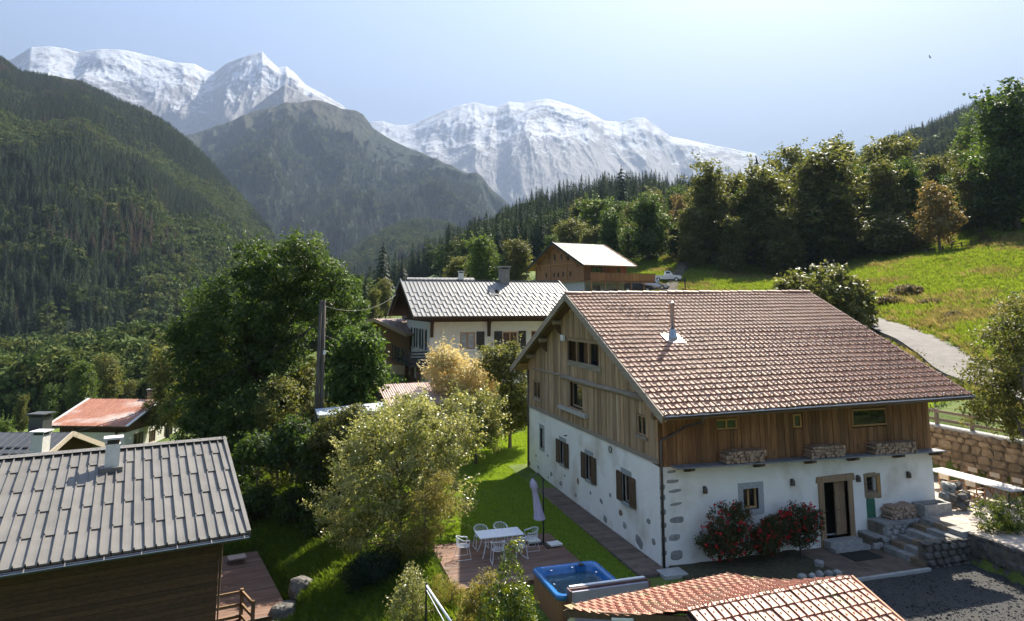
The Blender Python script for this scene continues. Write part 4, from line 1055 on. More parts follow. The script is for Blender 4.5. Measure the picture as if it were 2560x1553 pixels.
# beams of the gable
def log(name, a, c, r, m, parent, sag=.0, seed=0, seg=9):
    rg = random.Random(seed); a, c = Vector(a), Vector(c); pts = []; rr_ = []
    for i in range(9):
        t = i/8; p = a.lerp(c, t); p.z += -sag*math.sin(math.pi*t)+rg.uniform(-.012, .012)
        pts.append(p); rr_.append(r*rg.uniform(.86, 1.14))
    return MB().tube(pts, rr_, seg).build(name, m, parent, True)
log('gable_beam', (-.05, 9.4, 5.76), (-.05, .95, 5.79), .12, WGY, farm, .02, 1)
log('gable_beam', (-.03, 13.75, 5.74), (-.03, 9.6, 5.8), .06, WGY, farm, 0, 2)
MB().bx(-.07, .02, 4.75, 8.66, 6.38, 6.63).build('parapet_beam', WGY, farm)
MB().bx(-.06, .03, 0, FW_, ZB-.02, ZB+.15).build('sole_beam', WGY, farm)
MB().bx(-.2, .02, 6.25, 9.65, 4.2, 4.36).build('stone_sill', mat('pale_stone', (.36, .35, .32), (.5, .48, .44), (6, 6, 6), .9, .4), farm)
# recessed balcony under the ridge and its glazing
b = MB(); b.bx(.5, .56, 4.7, 8.75, 6.4, 7.9); b.bx(.12, .5, 4.66, 4.72, 6.4, 7.9); b.bx(.12, .5, 8.73, 8.8, 6.4, 7.9); b.bx(.12, .5, 4.7, 8.75, 6.4, 6.46)
b.build('balcony_recess', WD, farm)
for y0, y1 in ((5.05, 6.0), (6.3, 7.3), (7.9, 8.5)): block('pane', .47, .49, y0, y1, 6.5, 7.55, GLASS, farm)
for yy in (4.95, 6.15, 7.55): block('balcony_post', -.03, .08, yy-.06, yy+.06, 6.63, 7.9, WV, farm)
block('balcony_beam', -.04, .06, 4.9, 8.6, 7.56, 7.7, WV, farm)
# windows: f(a, z, out) maps along / height / outwards to space
def FX(a, z, o): return (-o, a, z)
def FY(a, z, o): return (a, -o, z)
def fbox(b, f, a0, a1, z0, z1, o0, o1):
    p, q = f(a0, z0, o0), f(a1, z1, o1); return b.bx(min(p[0], q[0]), max(p[0], q[0]), min(p[1], q[1]), max(p[1], q[1]), min(p[2], q[2]), max(p[2], q[2]))
def window(parent, f, a0, a1, z0, z1, frame, depth=-.12, bars=1, hbars=0, t=.055, sill=None, name='window', sillout=.08, glass=None):
    b = MB()
    fbox(b, f, a0, a0+t, z0, z1, depth, depth+.06); fbox(b, f, a1-t, a1, z0, z1, depth, depth+.06)
    fbox(b, f, a0+t, a1-t, z0, z0+t, depth, depth+.06); fbox(b, f, a0+t, a1-t, z1-t, z1, depth, depth+.06)
    for k in range(bars):
        c = a0+(a1-a0)*(k+1)/(bars+1); fbox(b, f, c-t*.6, c+t*.6, z0+t, z1-t, depth+.002, depth+.062)
    for k in range(hbars):
        c = z0+(z1-z0)*(k+1)/(hbars+1); fbox(b, f, a0+t, a1-t, c-t*.3, c+t*.3, depth+.004, depth+.058)
    wo = b.build(name, frame, parent)
    pn = bars+1
    for k in range(pn):
        q0 = a0+(a1-a0)*k/pn+t*.5; q1 = a0+(a1-a0)*(k+1)/pn-t*.5
        fbox(MB(), f, 0, 0, 0, 0, 0, 0)
        g = MB(); fbox(g, f, q0, q1, z0+t*.5, z1-t*.5, depth+.015, depth+.025); g.build('pane', glass or GLASS, wo)
    if sill:
        s = MB(); fbox(s, f, a0-.12, a1+.12, z0-.13, z0-.012, -.1, sillout); s.build('sill', sill, wo)
    return wo
window(farm, FX, 6.95, 8.48, 4.48, 5.6, WV, -.2, 0, t=.07); block('window_post', -.02, .16, 6.45, 6.93, 4.46, 5.61, WV, farm)
window(farm, FX, 12.76, 13.84, 4.2, 5.1, WV, -.06, 1, sill=WGY)
window(farm, FX, .87, 1.58, 4.37, 5.11, WV, -.06, 1, sill=WGY)
GST = mat('bluish_stone', (.26, .28, .28), (.38, .40, .40), (7, 7, 7), .85, .3, .01)
for k, h in enumerate(GW):
    wo = window(farm, FX, h[0], h[1], h[2], h[3], GST if k == 0 else WSHU, -.2, 0 if k == 0 else 1)
    s = MB()
    e = .13
    s.bx(-.025, .1, h[0]-e, h[0], h[2]-.16, h[3]+.2); s.bx(-.025, .1, h[1], h[1]+e, h[2]-.16, h[3]+.2); s.bx(-.027, .1, h[0], h[1], h[3], h[3]+.2); s.bx(-.03, .1, h[0], h[1], h[2]-.16, h[2])
    s.build('stone_surround', GST, wo)
    if k:
        for a, c in ((h[1]+.02, h[1]+.5), (h[0]-.5, h[0]-.02)):
            sh = MB(); 
            for q in range(4): sh.bx(-.065-(q % 2)*.005, -.032, a+(c-a)*q/4+.004, a+(c-a)*(q+1)/4-.004, h[2]-.06, h[3]+.02)
            for zz in (h[2]+.12, h[3]-.18): sh.bx(-.085, -.07, a+.02, c-.02, zz, zz+.08)
            sh.build('shutter', WSHU, farm)
# stones showing through the plaster
def rock(seed, sx, sy, sz, m, sub=2, rough=.25):
    bm = bmesh.new(); bmesh.ops.create_icosphere(bm, subdivisions=sub, radius=1)
    rg = random.Random(seed); o = [rg.uniform(-50, 50) for _ in range(3)]
    co = np.array([v.co for v in bm.verts]); nz = fbm(co[:, 0]*1.1+o[0], co[:, 1]*1.1+o[1], co[:, 2]*1.1+o[2], oct=3, seed=seed)
    for v, q in zip(bm.verts, nz):
        p = v.co.copy()
        for k in range(3): p[k] = math.copysign(abs(p[k])**.72, p[k])
        v.co = Vector((p.x*sx, p.y*sy, p.z*sz))*(1+rough*float(q))
    me = bpy.data.meshes.new('rock'); bm.to_mesh(me); bm.free(); me.materials.append(m); me.shade_flat(); return me
ROCKS = [rock(i, .5, .5, .5, STONE, 2 if i < 4 else 1, .35) for i in range(8)]
ROCKS_B = [rock(20+i, .5, .5, .5, STONEB, 1, .35) for i in range(6)]
z2 = lambda u, v: (1280+u/3.517, 1000+v/3.517)
def on_x0(px, py): d = ray(px, py); t = -CAM[0]/d[0]; return CAM+d*t
def on_y0(px, py): d = ray(px, py); t = -CAM[1]/d[1]; return CAM+d*t
for k, (u, v, a, c) in enumerate(((213, 490, .13, .12), (315, 490, .13, .1), (230, 590, .2, .13), (345, 650, .24, .2), (320, 680, .12, .1), (430, 735, .26, .2), (580, 715, .22, .28), (465, 665, .12, .1), (560, 835, .16, .15), (690, 815, .14, .15), (865, 840, .13, .15),
                                    (785, 890, .22, .16), (955, 990, .27, .22), (990, 1100, .22, .22), (1200, 1065, .24, .18), (1120, 1250, .42, .36), (820, 1050, .24, .24), (1245, 1245, .2, .2), (155, 560, .2, .25))):
    q = on_x0(*z2(u, v)); link('wall_stone', (ROCKS if k % 6 != 0 else ROCKS_B)[k % 5], farm, (.0, q[1], q[2]), (rng.uniform(-.4, .4), 0, 0), (.05, a*1.4, c*1.15))
for k, (u, v, a, c) in enumerate(((1410, 715, .42, .1), (1430, 800, .5, .09), (1440, 915, .45, .09), (1450, 1055, .52, .18), (1430, 1210, .42, .18), (1445, 1365, .42, .26), (1400, 630, .3, .08))):
    q = on_y0(*z2(u, v)); link('corner_stone', ROCKS[(k+3) % 6], farm, (q[0], 0, q[2]), (0, rng.uniform(-.06, .06), 0), (a*1.15, .05, c*1.25))
for k, zz in enumerate((2.4, 2.75, 1.9, 1.45, .95, .5)):
    link('corner_stone', ROCKS[k % 6], farm, (.12, .0, zz), (0, 0, 0), (.22, .07, .2))

# --- long timber wall
holl = [(2.41, 3.41, 4.61, 5.06), (5.93, 6.38, 4.5, 5.08), (8.78, 10.63, 4.38, 5.14)]
b = MB()
for a in wallgrid(0, FL_, ZB-.1, 5.95, holl): b.bx(a[0], a[1], .03, .12, a[2], a[3])
lcl = b.build('long_cladding', MATS['board_backing'], farm)
x = 0.0
while x < FL_-.02:
    bw = rng.uniform(.13, .26); x1 = min(x+bw, FL_); xc = (x+x1)/2
    segs = [(3.46-.012*x, 5.9)]
    for h in holl:
        if h[0] < xc < h[1]: segs = [q for s0, s1 in segs for q in ((s0, min(s1, h[2])), (max(s0, h[3]), s1)) if q[1]-q[0] > .05]
    for s0, s1 in segs:
        pr = rng.choice((0, .012, .024))+rng.uniform(0, .006)
        block('board', x+.006, x1-.006, -.012-pr, .028, s0, s1, WD, lcl, (0, rng.uniform(-.004, .004), 0))
    x = x1
for yy0, yy1, xx in ((.12, FW_, FL_-.1),):
    MB().bx(xx, xx+.1, yy0, yy1, ZB, 6.0).build('end_cladding', WD, farm)
MB().prism([(FL_-.1, .1, 5.9), (FL_-.1, FW_-.1, 5.9), (FL_-.1, FW_/2, 9.4)], (.1, 0, 0)).build('end_gable', WD, farm)
MB().bx(0.1, FL_, FW_-.12, FW_, ZB, 6.0).build('rear_cladding', WD, farm)
window(farm, FY, 2.44, 3.38, 4.64, 5.03, WHON, -.05, 1); window(farm, FY, 5.96, 6.35, 4.53, 5.05, WHON, -.05, 0, t=.07); window(farm, FY, 8.82, 10.6, 4.42, 5.11, WHON, -.05, 0, t=.07)
log('eave_beam', (-.35, -.28, 5.35), (FL_+.45, -.28, 5.47), .15, WBX, farm, 0, 3)
log('eave_purlin', (-.5, -1.05, 5.43), (FL_+.5, -1.05, 5.55), .1, WBX, farm, 0, 4)
# firewood shelf with its brackets
sh = MB(); sh.prism([(.45, -.52, 3.46), (.45, 0, 3.46), (.45, 0, 3.51), (.45, -.52, 3.51)], (FL_-.25, 0, -.17))
shelf = sh.build('shelf', mat('slate_shelf', (.16, .17, .19), (.26, .27, .30), (5, 5, 5), .8, .3), farm)
for xx in (1.1, 4.1, 6.45, 8.5, 10.8, 12.75):
    zz = 3.455-.0135*(xx-.45)
    MB().prism([(xx-.09, .05, zz-.2), (xx-.09, .05, zz), (xx-.09, -.5, zz), (xx-.09, -.5, zz-.09), (xx-.09, -.12, zz-.2)], (.18, 0, 0)).build('bracket', WSHU, shelf)
for xx in (1.75, 5.0, 7.2, 9.0, 11.9): block('shelf_clip', xx-.012, xx+.012, -.05, -.035, 3.55, 3.75, ZINC, farm)
# stone framed window, small window, doors
wo = window(farm, FY, 3.52, 4.19, 1.68, 2.43, WHON, -.22, 1, t=.06)
s = MB(); s.bx(3.31, 3.52, -.025, .12, 1.56, 2.43); s.bx(4.19, 4.42, -.025, .12, 1.56, 2.43); s.bx(3.31, 4.42, -.03, .12, 2.43, 2.65); s.bx(3.36, 4.36, -.06, .12, 1.5, 1.56+.12)
s.build('stone_surround', mat('granite', (.30, .31, .33), (.44, .45, .47), (14, 14, 14), .85, .2, .01), wo)
wo = window(farm, FY, 9.33, 9.76, 1.88, 2.44, WSHU, -.2, 0, t=.05)
s = MB()
for i in range(14):
    a = i/14*6.283
s.bx(9.2, 9.33, -.02, .1, 1.66, 2.58); s.bx(9.78, 10.02, -.022, .1, 1.6, 2.56); s.bx(9.33, 9.78, -.024, .1, 2.44, 2.6); s.bx(9.33, 9.78, -.026, .1, 1.62, 1.88)
s.build('stone_surround', STONEB, wo)
g = MB(); 
for q in range(2): g.bx(9.33, 9.76, .12, .14, 2.04+q*.18, 2.06+q*.18); g.bx(9.46+q*.14, 9.48+q*.14, .121, .141, 1.88, 2.44)
g.build('window_grille', IRON, wo)
MB().bx(9.79, 9.97, -.06, -.03, 1.84, 2.46).build('shutter', WHON, farm)
# entrance
df = MB(); df.bx(6.95, 7.2, -.05, .3, -.1, 2.4); df.bx(8.37, 8.6, -.05, .3, -.1, 2.4); df.prism([(6.85, -.08, 2.4), (8.7, -.08, 2.4), (8.66, -.08, 2.66), (6.9, -.08, 2.62)], (0, .4, 0))
df.build('door_frame', wood('door_timber', (.22, .14, .08), (.36, .25, .16), 'Z', .1), farm)
dl = MB()
for q in range(4): dl.bx(7.86+q*.125, 7.98+q*.125, .14+(q % 2)*.006, .2, .34, 2.38)
dl.bx(7.88, 8.35, .12, .14, .7, .84); dl.bx(7.88, 8.35, .12, .14, 1.8, 1.94)
door = dl.build('door', MATS['door_timber'], farm)
MB().tube([(7.93, .1, 1.3), (7.93, .06, 1.3), (8.02, .06, 1.3)], .012, 6).build('handle', IRON, door)
dl = MB()
for q in range(4): dl.bx(7.24+(q % 2)*.006, 7.3, .22+q*.14, .35+q*.14, .34, 2.38)
dl.build('door', WSHU, farm)
st = MB(); st.bx(7.02, 8.55, -.42, .3, -.1, .3); st.bx(6.95, 8.62, -.75, -.42, -.1, .16); st.build('door_step', STONE, farm)
gd = MB(); ring = [(9.25, -.02, .86), (9.67, -.02, .86), (9.67, -.02, 1.5)]+[(9.46+.21*math.cos(t), -.02, 1.5+.21*math.sin(t)) for t in np.linspace(.3, math.pi-.3, 7)]+[(9.25, -.02, 1.5)]
gd.prism(ring, (0, .08, 0)); gd.bx(9.3, 9.62, -.035, -.02, 1.0, 1.06); gd.bx(9.3, 9.62, -.035, -.02, 1.4, 1.46)
gd.build('cellar_door', mat('green_paint', (.03, .12, .08), (.05, .17, .11), (7, 7, 7), .5, .1), farm)
for xx, zz in ((1.85, 2.54), (5.72, 2.52), (8.87, 2.43), (11.44, 2.39)):
    lp = MB(); lp.box((xx, -.02, zz), (.1, .04, .26)); lp.lathe([(.03, -.12), (.07, -.1), (.07, .06), (.035, .12), (.01, .15)], (xx, -.11, zz), 8); lp.build('wall_lamp', ZINC, farm)
MB().box((-.16, 8.98, 7.68), (.12, .36, .28)).box((-.235, 8.98, 7.68), (.03, .2, .16)).build('floodlight', WHITE, farm)
MB().tube([(-.02, 8.9, 3.0), (-.2, 8.85, 3.0)], .025, 6).build('wall_bracket', IRON, farm)
lp = MB(); lp.tube([(-.04, 4.0+.13*math.cos(t), 3.3+.13*math.sin(t)) for t in np.linspace(0, 6.28, 13)], .018, 5); lp.build('iron_ring', IRON, farm)

# --- roof
ev = Vector((0, 1, SL)).normalized(); eu = Vector((1, 0, TILT)).normalized(); en = eu.cross(ev).normalized()
ZE = ZR-SL*(FW_/2+OE)
slope_len = (FW_/2+OE)*math.sqrt(1+SL*SL)
org = Vector((-OG, -OE, ZE))
rl = FL_+OG+OR_
deck = MB()
def slab(sgn, ov):
    ye = FW_/2+sgn*(FW_/2+ov); 
    P = [(-OG, ye), (-OG, FW_/2), (FL_+OR_, FW_/2), (FL_+OR_, ye)]
    top = [(x_, y_, roof_z(x_, y_)-.03) for x_, y_ in P]; bot = [(x_, y_, roof_z(x_, y_)-.17) for x_, y_ in P]
    n0 = len(deck.v); deck.v += top+bot
    deck.f += [tuple(n0+k for k in q) for q in ((0,1,2,3), (7,6,5,4), (0,4,5,1), (1,5,6,2), (2,6,7,3), (3,7,4,0))]
slab(-1, OE); slab(1, OE2)
roof = deck.build('roof', wood('roof_boarding', (.10, .065, .04), (.2, .14, .09), 'Y', .1), farm)
NC, NR = 61, 28
lay_tiles(roof, org+en*.0, eu, ev, en, NC, NR, rl/NC, slope_len/NR, TILE, 300, 5)
# far slope: same tiles, none of it faces the road or garden
ev2 = Vector((0, -1, SL)).normalized(); en2 = (-eu).cross(ev2).normalized()
sl2 = (FW_/2+OE2)*math.sqrt(1+SL*SL)
def geo_far(wd, ln): return tile_geo(wd, ln, ribs=((0, .012), (.13, .042), (.26, .012), (.5, .028), (.74, .012), (.87, .042), (1, .012)))
lay_tiles(roof, Vector((FL_+OR_, FW_+OE2, roof_z(FL_+OR_, FW_+OE2))), -eu, ev2, en2, NC, NR, rl/NC, sl2/NR, TILE, 0, 6, geo=geo_far(rl/NC*1.02, sl2/NR+.07))
# snow hooks
hk = MB(); hk.tube([(0, 0, -.02), (0, .0, .06), (.035, -.02, .12), (.105, -.02, .12), (.14, 0, .06), (.14, 0, -.02)], .02, 5)
hkm = hk.mesh('snow_hook', mat('hook_metal', (.5, .44, .40), (.6, .54, .5), (9, 9, 9), .2, 0, metallic=1), True)
Rm = Matrix((eu, ev, en)).transposed()
def hook(c, r):
    o = link('snow_hook', hkm, roof); M = Rm.to_4x4(); M.translation = org+eu*(c*rl/NC+.05)+ev*(r*slope_len/NR+.05)+en*.05; o.matrix_local = M
for r in range(0, 17, 2):
    for c in range(0+(r//2) % 2, NC, 2): hook(c, r)
for r, cs in ((24, (8, 10)), (23, (7, 9, 11)), (22, (8, 10, 12)), (21, (9, 11, 13)), (20, (10, 12))):
    for c in cs: hook(c, r)
rcm = MB(); seg = 8
for i in range(seg+1): pass
V = []; 
for yy, r0 in ((0, .15), (.46, .135)):
    for i in range(seg+1):
        a = math.pi*i/seg; V.append((yy, r0*math.cos(a), r0*math.sin(a)*.85))
rcm.v = V; rcm.f = [(i, i+1, seg+1+i+1, seg+1+i) for i in range(seg)]+[tuple(range(seg, -1, -1))]
rme = rcm.mesh('ridge_tile', TILE)
nr_ = 31
for i in range(nr_):
    xx = -OG+rl*i/nr_; link('ridge_tile', rme, roof, (xx, FW_/2, roof_z(xx, FW_/2)-.0+rng.uniform(-.012, .012)), (0, -TILT+.03, rng.uniform(-.02, .02)))
# barge boards, purlin ends, soffit
for sgn, ov in ((-1, OE), (1, OE2)):
    ye = FW_/2+sgn*(FW_/2+ov)
    for xx, t, hgt in ((-OG-.03, .05, .3), (-OG+.12, .05, .22)):
        bar_part('barge_board', (xx, ye, roof_z(xx, ye)-.13), (xx, FW_/2, roof_z(xx, FW_/2)-.13), t, hgt, WGY, roof)
    bar_part('barge_board', (FL_+OR_+.03, ye, roof_z(FL_+OR_, ye)-.1), (FL_+OR_+.03, FW_/2, roof_z(FL_+OR_, FW_/2)-.1), .05, .24, WGY, roof)
    for fr in (.02, .3, .58, .86):
        yy = FW_/2+sgn*(FW_/2)*fr if fr > .05 else FW_/2+sgn*.0
        if fr < .05 and sgn > 0: continue
        log('purlin', (-OG+.16, yy, roof_z(0, yy)-.34), (.6, yy, roof_z(0, yy)-.34), .13, WGX, farm, 0, int(fr*100)+sgn)
block('purlin', -OG+.1, .3, FW_+.2, FW_+.5, roof_z(0, FW_+.35)-.32, roof_z(0, FW_+.35)-.18, WHON, farm)
for fr in (.3, .58):
    yy = FW_/2+FW_/2*fr
    MB().prism([(-.02, yy-.07, roof_z(0, yy)-1.0), (-.02, yy-.07, roof_z(0, yy)-.5), (-OG+.25, yy-.07, roof_z(0, yy)-.45), (-OG+.25, yy-.07, roof_z(0, yy)-.6)], (0, .14, 0)).build('purlin_brace', WSHU, farm)
# gutter and downpipes
def gutter(a, c, r, m, parent, name='gutter'):
    a, c = Vector(a), Vector(c); x = (c-a).normalized(); y = Vector((0, 0, 1)).cross(x).normalized(); z = Vector((0, 0, 1))
    b = MB(); k = 8; prof = [(r*math.cos(math.pi*i/k), -r*math.sin(math.pi*i/k)) for i in range(k+1)]; prof2 = [(p*.86, q*.86) for p, q in prof[::-1]]
    ring = [a+y*p+z*q for p, q in prof+prof2]
    b.prism(ring, c-a); o = b.build(name, m, parent)
    MB().tube([a+y*r, c+y*r], r*.13, 6).build('gutter_rim', mat('bright_rim', (.5, .5, .5), (.6, .6, .6), (9, 9, 9), .25, 0, metallic=1), o)
    MB().tube([a-y*r, c-y*r], r*.13, 6).build('gutter_rim', MATS['bright_rim'], o)
    return o
gutter((-OG, -OE-.06, ZE-.02), (FL_+OR_, -OE-.06, ZE-.02+TILT*rl), .085, ZINC, roof)
dp = MB(); dp.tube([(.95, -OE-.04, ZE-.1), (.93, -OE+.1, ZE-.3), (.85, -.55, 4.95), (.8, -.12, 4.72), (.74, -.08, 4.66), (.12, -.08, 4.42), (.07, -.07, 4.36), (.06, -.07, .02)], .05, 8); dp.build('downpipe', ZINC, farm, True)
dp = MB(); dp.tube([(-.06, FW_-.1, 5.6), (-.06, FW_-.05, .3)], .05, 8); dp.build('downpipe', ZINC, farm, True)
# stove pipe with cowl and flashing
px_, py_ = 2.62, 3.2; pz = roof_z(px_, py_)
MB().lathe([(.1, -.1), (.105, 1.5), (.12, 1.5), (.12, 1.56), (.09, 1.58)], (px_, py_, pz), 16).build('stove_pipe', STEEL, farm, True)
fl = MB().lathe([(.27, -.08), (.2, .12), (.115, .38), (.112, .42)], (px_, py_, pz), 14).build('pipe_flashing', mat('blue_zinc', (.28, .34, .42), (.36, .42, .5), (7, 7, 7), .35, 0, metallic=.7), farm, True)
bar_part('flashing_plate', (px_, py_-.4, roof_z(px_, py_-.4)+.075), (px_, py_+.3, roof_z(px_, py_+.3)+.075), .8, .006, mat('pale_zinc', (.5, .46, .43), (.6, .56, .52), (8, 8, 8), .35, 0, metallic=.6), farm)
link('roof_vent', rme, roof, (.9, 5.9, roof_z(.9, 5.9)+.02), (0, 0, 1.57), (.5, .5, .7))
# ------------------------------------------------------------------ neighbouring houses (each in its own frame: x along the ridge, y across, z up from its floor)
def house_frame(x, y, yaw_deg, zbase): return (x, y, zbase), math.radians(yaw_deg)
def metal_mat(name, c1, c2, rough=.42, rnd=.06, metallic=.35, spec=.5):
    return mat(name, c1, c2, (1.4, 1.4, 1.4), rough, .06, .01, rnd, 4, metallic, spec)
def roof_deck(parent, L, hf, hb, zr, sl, m, o0=0, th=.14):
    b = MB()
    for sgn, hw in ((-1, hf), (1, hb)):
        P = [(o0, sgn*hw), (o0, 0), (L, 0), (L, sgn*hw)]
        top = [(x_, y_, zr-sl*abs(y_)) for x_, y_ in P]; bot = [(x_, y_, zr-sl*abs(y_)-th) for x_, y_ in P]
        n0 = len(b.v); b.v += top+bot; b.f += [tuple(n0+k for k in q) for q in ((0,1,2,3), (7,6,5,4), (0,4,5,1), (1,5,6,2), (2,6,7,3), (3,7,4,0))]
    return b.build('roof', m, parent)
def slope_frame(zr, sl, hw, side):
    v = Vector((0, -side, sl)).normalized(); u = Vector((1, 0, 0)) if side < 0 else Vector((-1, 0, 0)); n = u.cross(v).normalized()
    return u, v, n
def metal_panels(parent, L, hw, zr, sl, side, pw, lengths, m, seam_h=.05, stag=True, top_from=0.0, gap=.012, rng=None):
    """sheet strips up the slope, cut into lapped lengths, neighbours staggered; each sheet a piece with its raised rib"""
    u, v, n = slope_frame(zr, sl, hw, side)
    SLN = hw*math.sqrt(1+sl*sl); o = Vector((0 if side < 0 else L, side*hw, zr-sl*hw)); rng = rng or random.Random(3)
    cols = int(round(L/pw)); pw = L/cols
    cache = {}
    def sheet(ln):
        k = round(ln, 3)
        if k not in cache:
            lift = .045
            V = []; pr = [(0, 0), (0, seam_h), (.028, seam_h), (.04, .006), (pw*.5, .002), (pw-.03, .006), (pw-.004, .012)]
            for x_, z_ in pr: V.append((x_, 0, z_+lift))
            for x_, z_ in pr: V.append((x_, ln, z_))
            for x_, z_ in pr: V.append((x_, 0.002, z_-.01))
            q = len(pr); F = [(i, i+1, q+i+1, q+i) for i in range(q-1)]+[(2*q+i, 2*q+i+1, i+1, i) for i in range(q-1)]
            me = bpy.data.meshes.new('roof_sheet'); me.from_pydata(V, [], F); me.materials.append(m); me.update(); me.shade_flat(); cache[k] = me
        return cache[k]
    for c in range(cols):
        cuts = [0.0]; t = 0; k = 0
        first = lengths*(.5 if (c % 2 and stag) else 1.0)
        p = first
        while p < SLN-lengths*.45 and p < SLN-top_from: cuts.append(p); p += lengths
        cuts.append(SLN)
        for a, b_ in zip(cuts[:-1], cuts[1:]):
            ob = link('roof_sheet', sheet(b_-a+.02), parent); M = Matrix((u, v, n)).transposed().to_4x4(); M.translation = o+u*(c*pw)+v*a+n*.006; ob.matrix_local = M
def chimney(parent, x, y, z0, z1, w, m, cap, pots=True):
    b = MB(); b.bx(x-w/2, x+w/2, y-w/2, y+w/2, z0, z1); c = b.build('chimney', m, parent)
    k = MB(); k.bx(x-w*.42, x+w*.42, y-w*.42, y+w*.42, z1, z1+.12); k.build('chimney_neck', MATS.get('dark_iron'), c)
    k = MB(); k.box((x, y, z1+.2), (w*1.35, w*1.3, .06)); 
    for dx in (-1, 1):
        for dy in (-1, 1): k.bx(x+dx*w*.53-.02, x+dx*w*.53+.02, y+dy*w*.5-.02, y+dy*w*.5+.02, z1-.02, z1+.2)
    k.build('chimney_cap', cap, c); return c
GREY_M = metal_mat('grey_metal_sheet', (.18, .178, .175), (.23, .227, .222), .5, .06, .05, .35)
GREY_N = metal_mat('grey_metal_near', (.135, .127, .117), (.175, .165, .153), .55, .06, .05, .3)
DARK_M = metal_mat('anthracite_sheet', (.075, .078, .082), (.10, .102, .106), .45)
RED_M = mat('rusty_red_sheet', (.30, .12, .075), (.42, .20, .13), (3, .6, 3), .5, .05, .01, .05, 5, .2, c3=(.52, .42, .38), c3scale=(.25, .5, .5), c3lo=.52, c3hi=.7)
EAVE_D = wood('dark_eave_wood', (.035, .018, .009), (.08, .042, .02), 'X', .2)
SID_D = wood('dark_brown_siding', (.06, .03, .015), (.13, .068, .034), 'X', .25)
STUCCO = mat('white_stucco', (.62, .60, .55), (.72, .70, .66), (3, 3, 3), .9, .4, .02)
def axf(k, off):
    """wall face helpers in a house frame: front (y = off, facing -y), back, left gable (x = off, facing -x), right gable"""
    return {'F': lambda a, z, o: (a, off-o, z), 'B': lambda a, z, o: (a, off+o, z), 'L': lambda a, z, o: (off-o, a, z), 'R': lambda a, z, o: (off+o, a, z)}[k]
def shell(parent, x0, x1, y0, y1, z0, z1, m, holesF=(), holesL=(), holesR=(), t=.3, name='wall'):
    b = MB()
    for a in wallgrid(x0, x1, z0, z1, holesF): b.bx(a[0], a[1], y0, y0+t, a[2], a[3])
    for a in wallgrid(y0+t, y1, z0, z1, holesL): b.bx(x0, x0+t, a[0], a[1], a[2], a[3])
    for a in wallgrid(y0+t, y1, z0, z1, holesR): b.bx(x1-t, x1, a[0], a[1], a[2], a[3])
    b.bx(x0+t, x1-t, y1-t, y1, z0, z1)
    b.bx(x0+t, x1-t, y0+1.0, y0+1.1, z0, z1)   # inner partition, keeps the rooms dark
    b.bx(x0+1.0, x0+1.1, y0+1.1, y1-t, z0, z1)
    return b.build(name, m, parent)
def gable_tri(parent, x0, x1, hf, hb, z0, zr, sl, m, name='gable'):
    zf = lambda y: zr-sl*abs(y)
    ring = [(x0, -hf, z0), (x0, hb, z0), (x0, hb, max(z0, zf(hb))), (x0, 0, zr), (x0, -hf, max(z0, zf(hf)))]
    return MB().prism(ring, (x1-x0, 0, 0)).build(name, m, parent)

# --- near house, lower left: grey sheet roof, dark timber walls
loc, rz = house_frame(-22.75, 6.67, 12.0, -2.45)
Nh = thing('chalet', 'dark timber house with pale grey metal roof at the lower left', 'house', loc, rz)
x0n, Ln, hfn, hbn, zrn, sln = -6.0, 7.45, 7.15, 6.0, 3.84+2.45, .24
rf = roof_deck(Nh, Ln, hfn, hbn, zrn, sln, EAVE_D, x0n)
sub = bpy.data.objects.new('sheeting', None)
def shifted(parent, dx, fn):
    n0 = set(parent.children); fn()
    for c in set(parent.children)-n0: c.location.x += dx
shifted(rf, x0n, lambda: metal_panels(rf, Ln-x0n, hfn, zrn, sln, -1, .29, 3.0, GREY_N, .075))
shifted(rf, x0n, lambda: metal_panels(rf, Ln-x0n, hbn, zrn, sln, 1, .9, 6, GREY_N, .06))
bar_part('ridge_cap', (x0n, -.14, zrn+.045), (Ln, -.14, zrn+.045), .34, .012, GREY_N, rf); bar_part('ridge_cap', (x0n, .14, zrn+.043), (Ln, .14, zrn+.043), .34, .012, GREY_N, rf)
bar_part('verge_trim', (Ln-.0, -hfn, zrn-sln*hfn+.02), (Ln, 0, zrn+.02), .12, .18, GREY_N, rf); bar_part('verge_trim', (Ln, hbn, zrn-sln*hbn+.02), (Ln, 0, zrn+.02), .12, .18, GREY_N, rf)
g = MB(); zz = zrn-sln*hfn
for xx in np.arange(x0n, Ln-.1, .95): bar_part('gutter_strap', (xx, -hfn-.22, zz-.05), (xx, -hfn+.1, zz+.02), .03, .012, GREY_N, rf)
gutter((x0n, -hfn-.09, zz-.05), (Ln, -hfn-.09, zz-.05), .1, mat('grey_gutter', (.10, .10, .105), (.16, .16, .165), (6, 6, 6), .4, 0, metallic=.5), rf)
wx1 = Ln-.75; wy0 = -hfn+.95
shell(Nh, x0n+.6, wx1, wy0, hbn-.8, -1.2, zrn-sln*(hfn-.95)-.1, mat('dark_backing', (.02, .012, .008), (.03, .02, .012), (3, 3, 3), .9, 0))
zz = -.6; rng = random.Random(11); k = 0
sid = Nh
while zz < zrn-sln*(hfn-.95)-.12:
    block('siding_board', x0n+.6, wx1+.02, wy0-.03-.008*(k % 2), wy0-.002, zz+.004, zz+.145, SID_D, Nh); zz += .15; k += 1
gable_tri(Nh, wx1-.25, wx1-.01, hfn-.95, hbn-.8, zrn-sln*(hfn-.95)-.12, zrn-.15, sln, SID_D)
for yy in (-hfn+.97, -3.2, 0, 3): log('purlin', (wx1-.3, yy, zrn-sln*abs(yy)-.25), (Ln-.06, yy, zrn-sln*abs(yy)-.25), .11, SID_D, Nh, 0, 5)
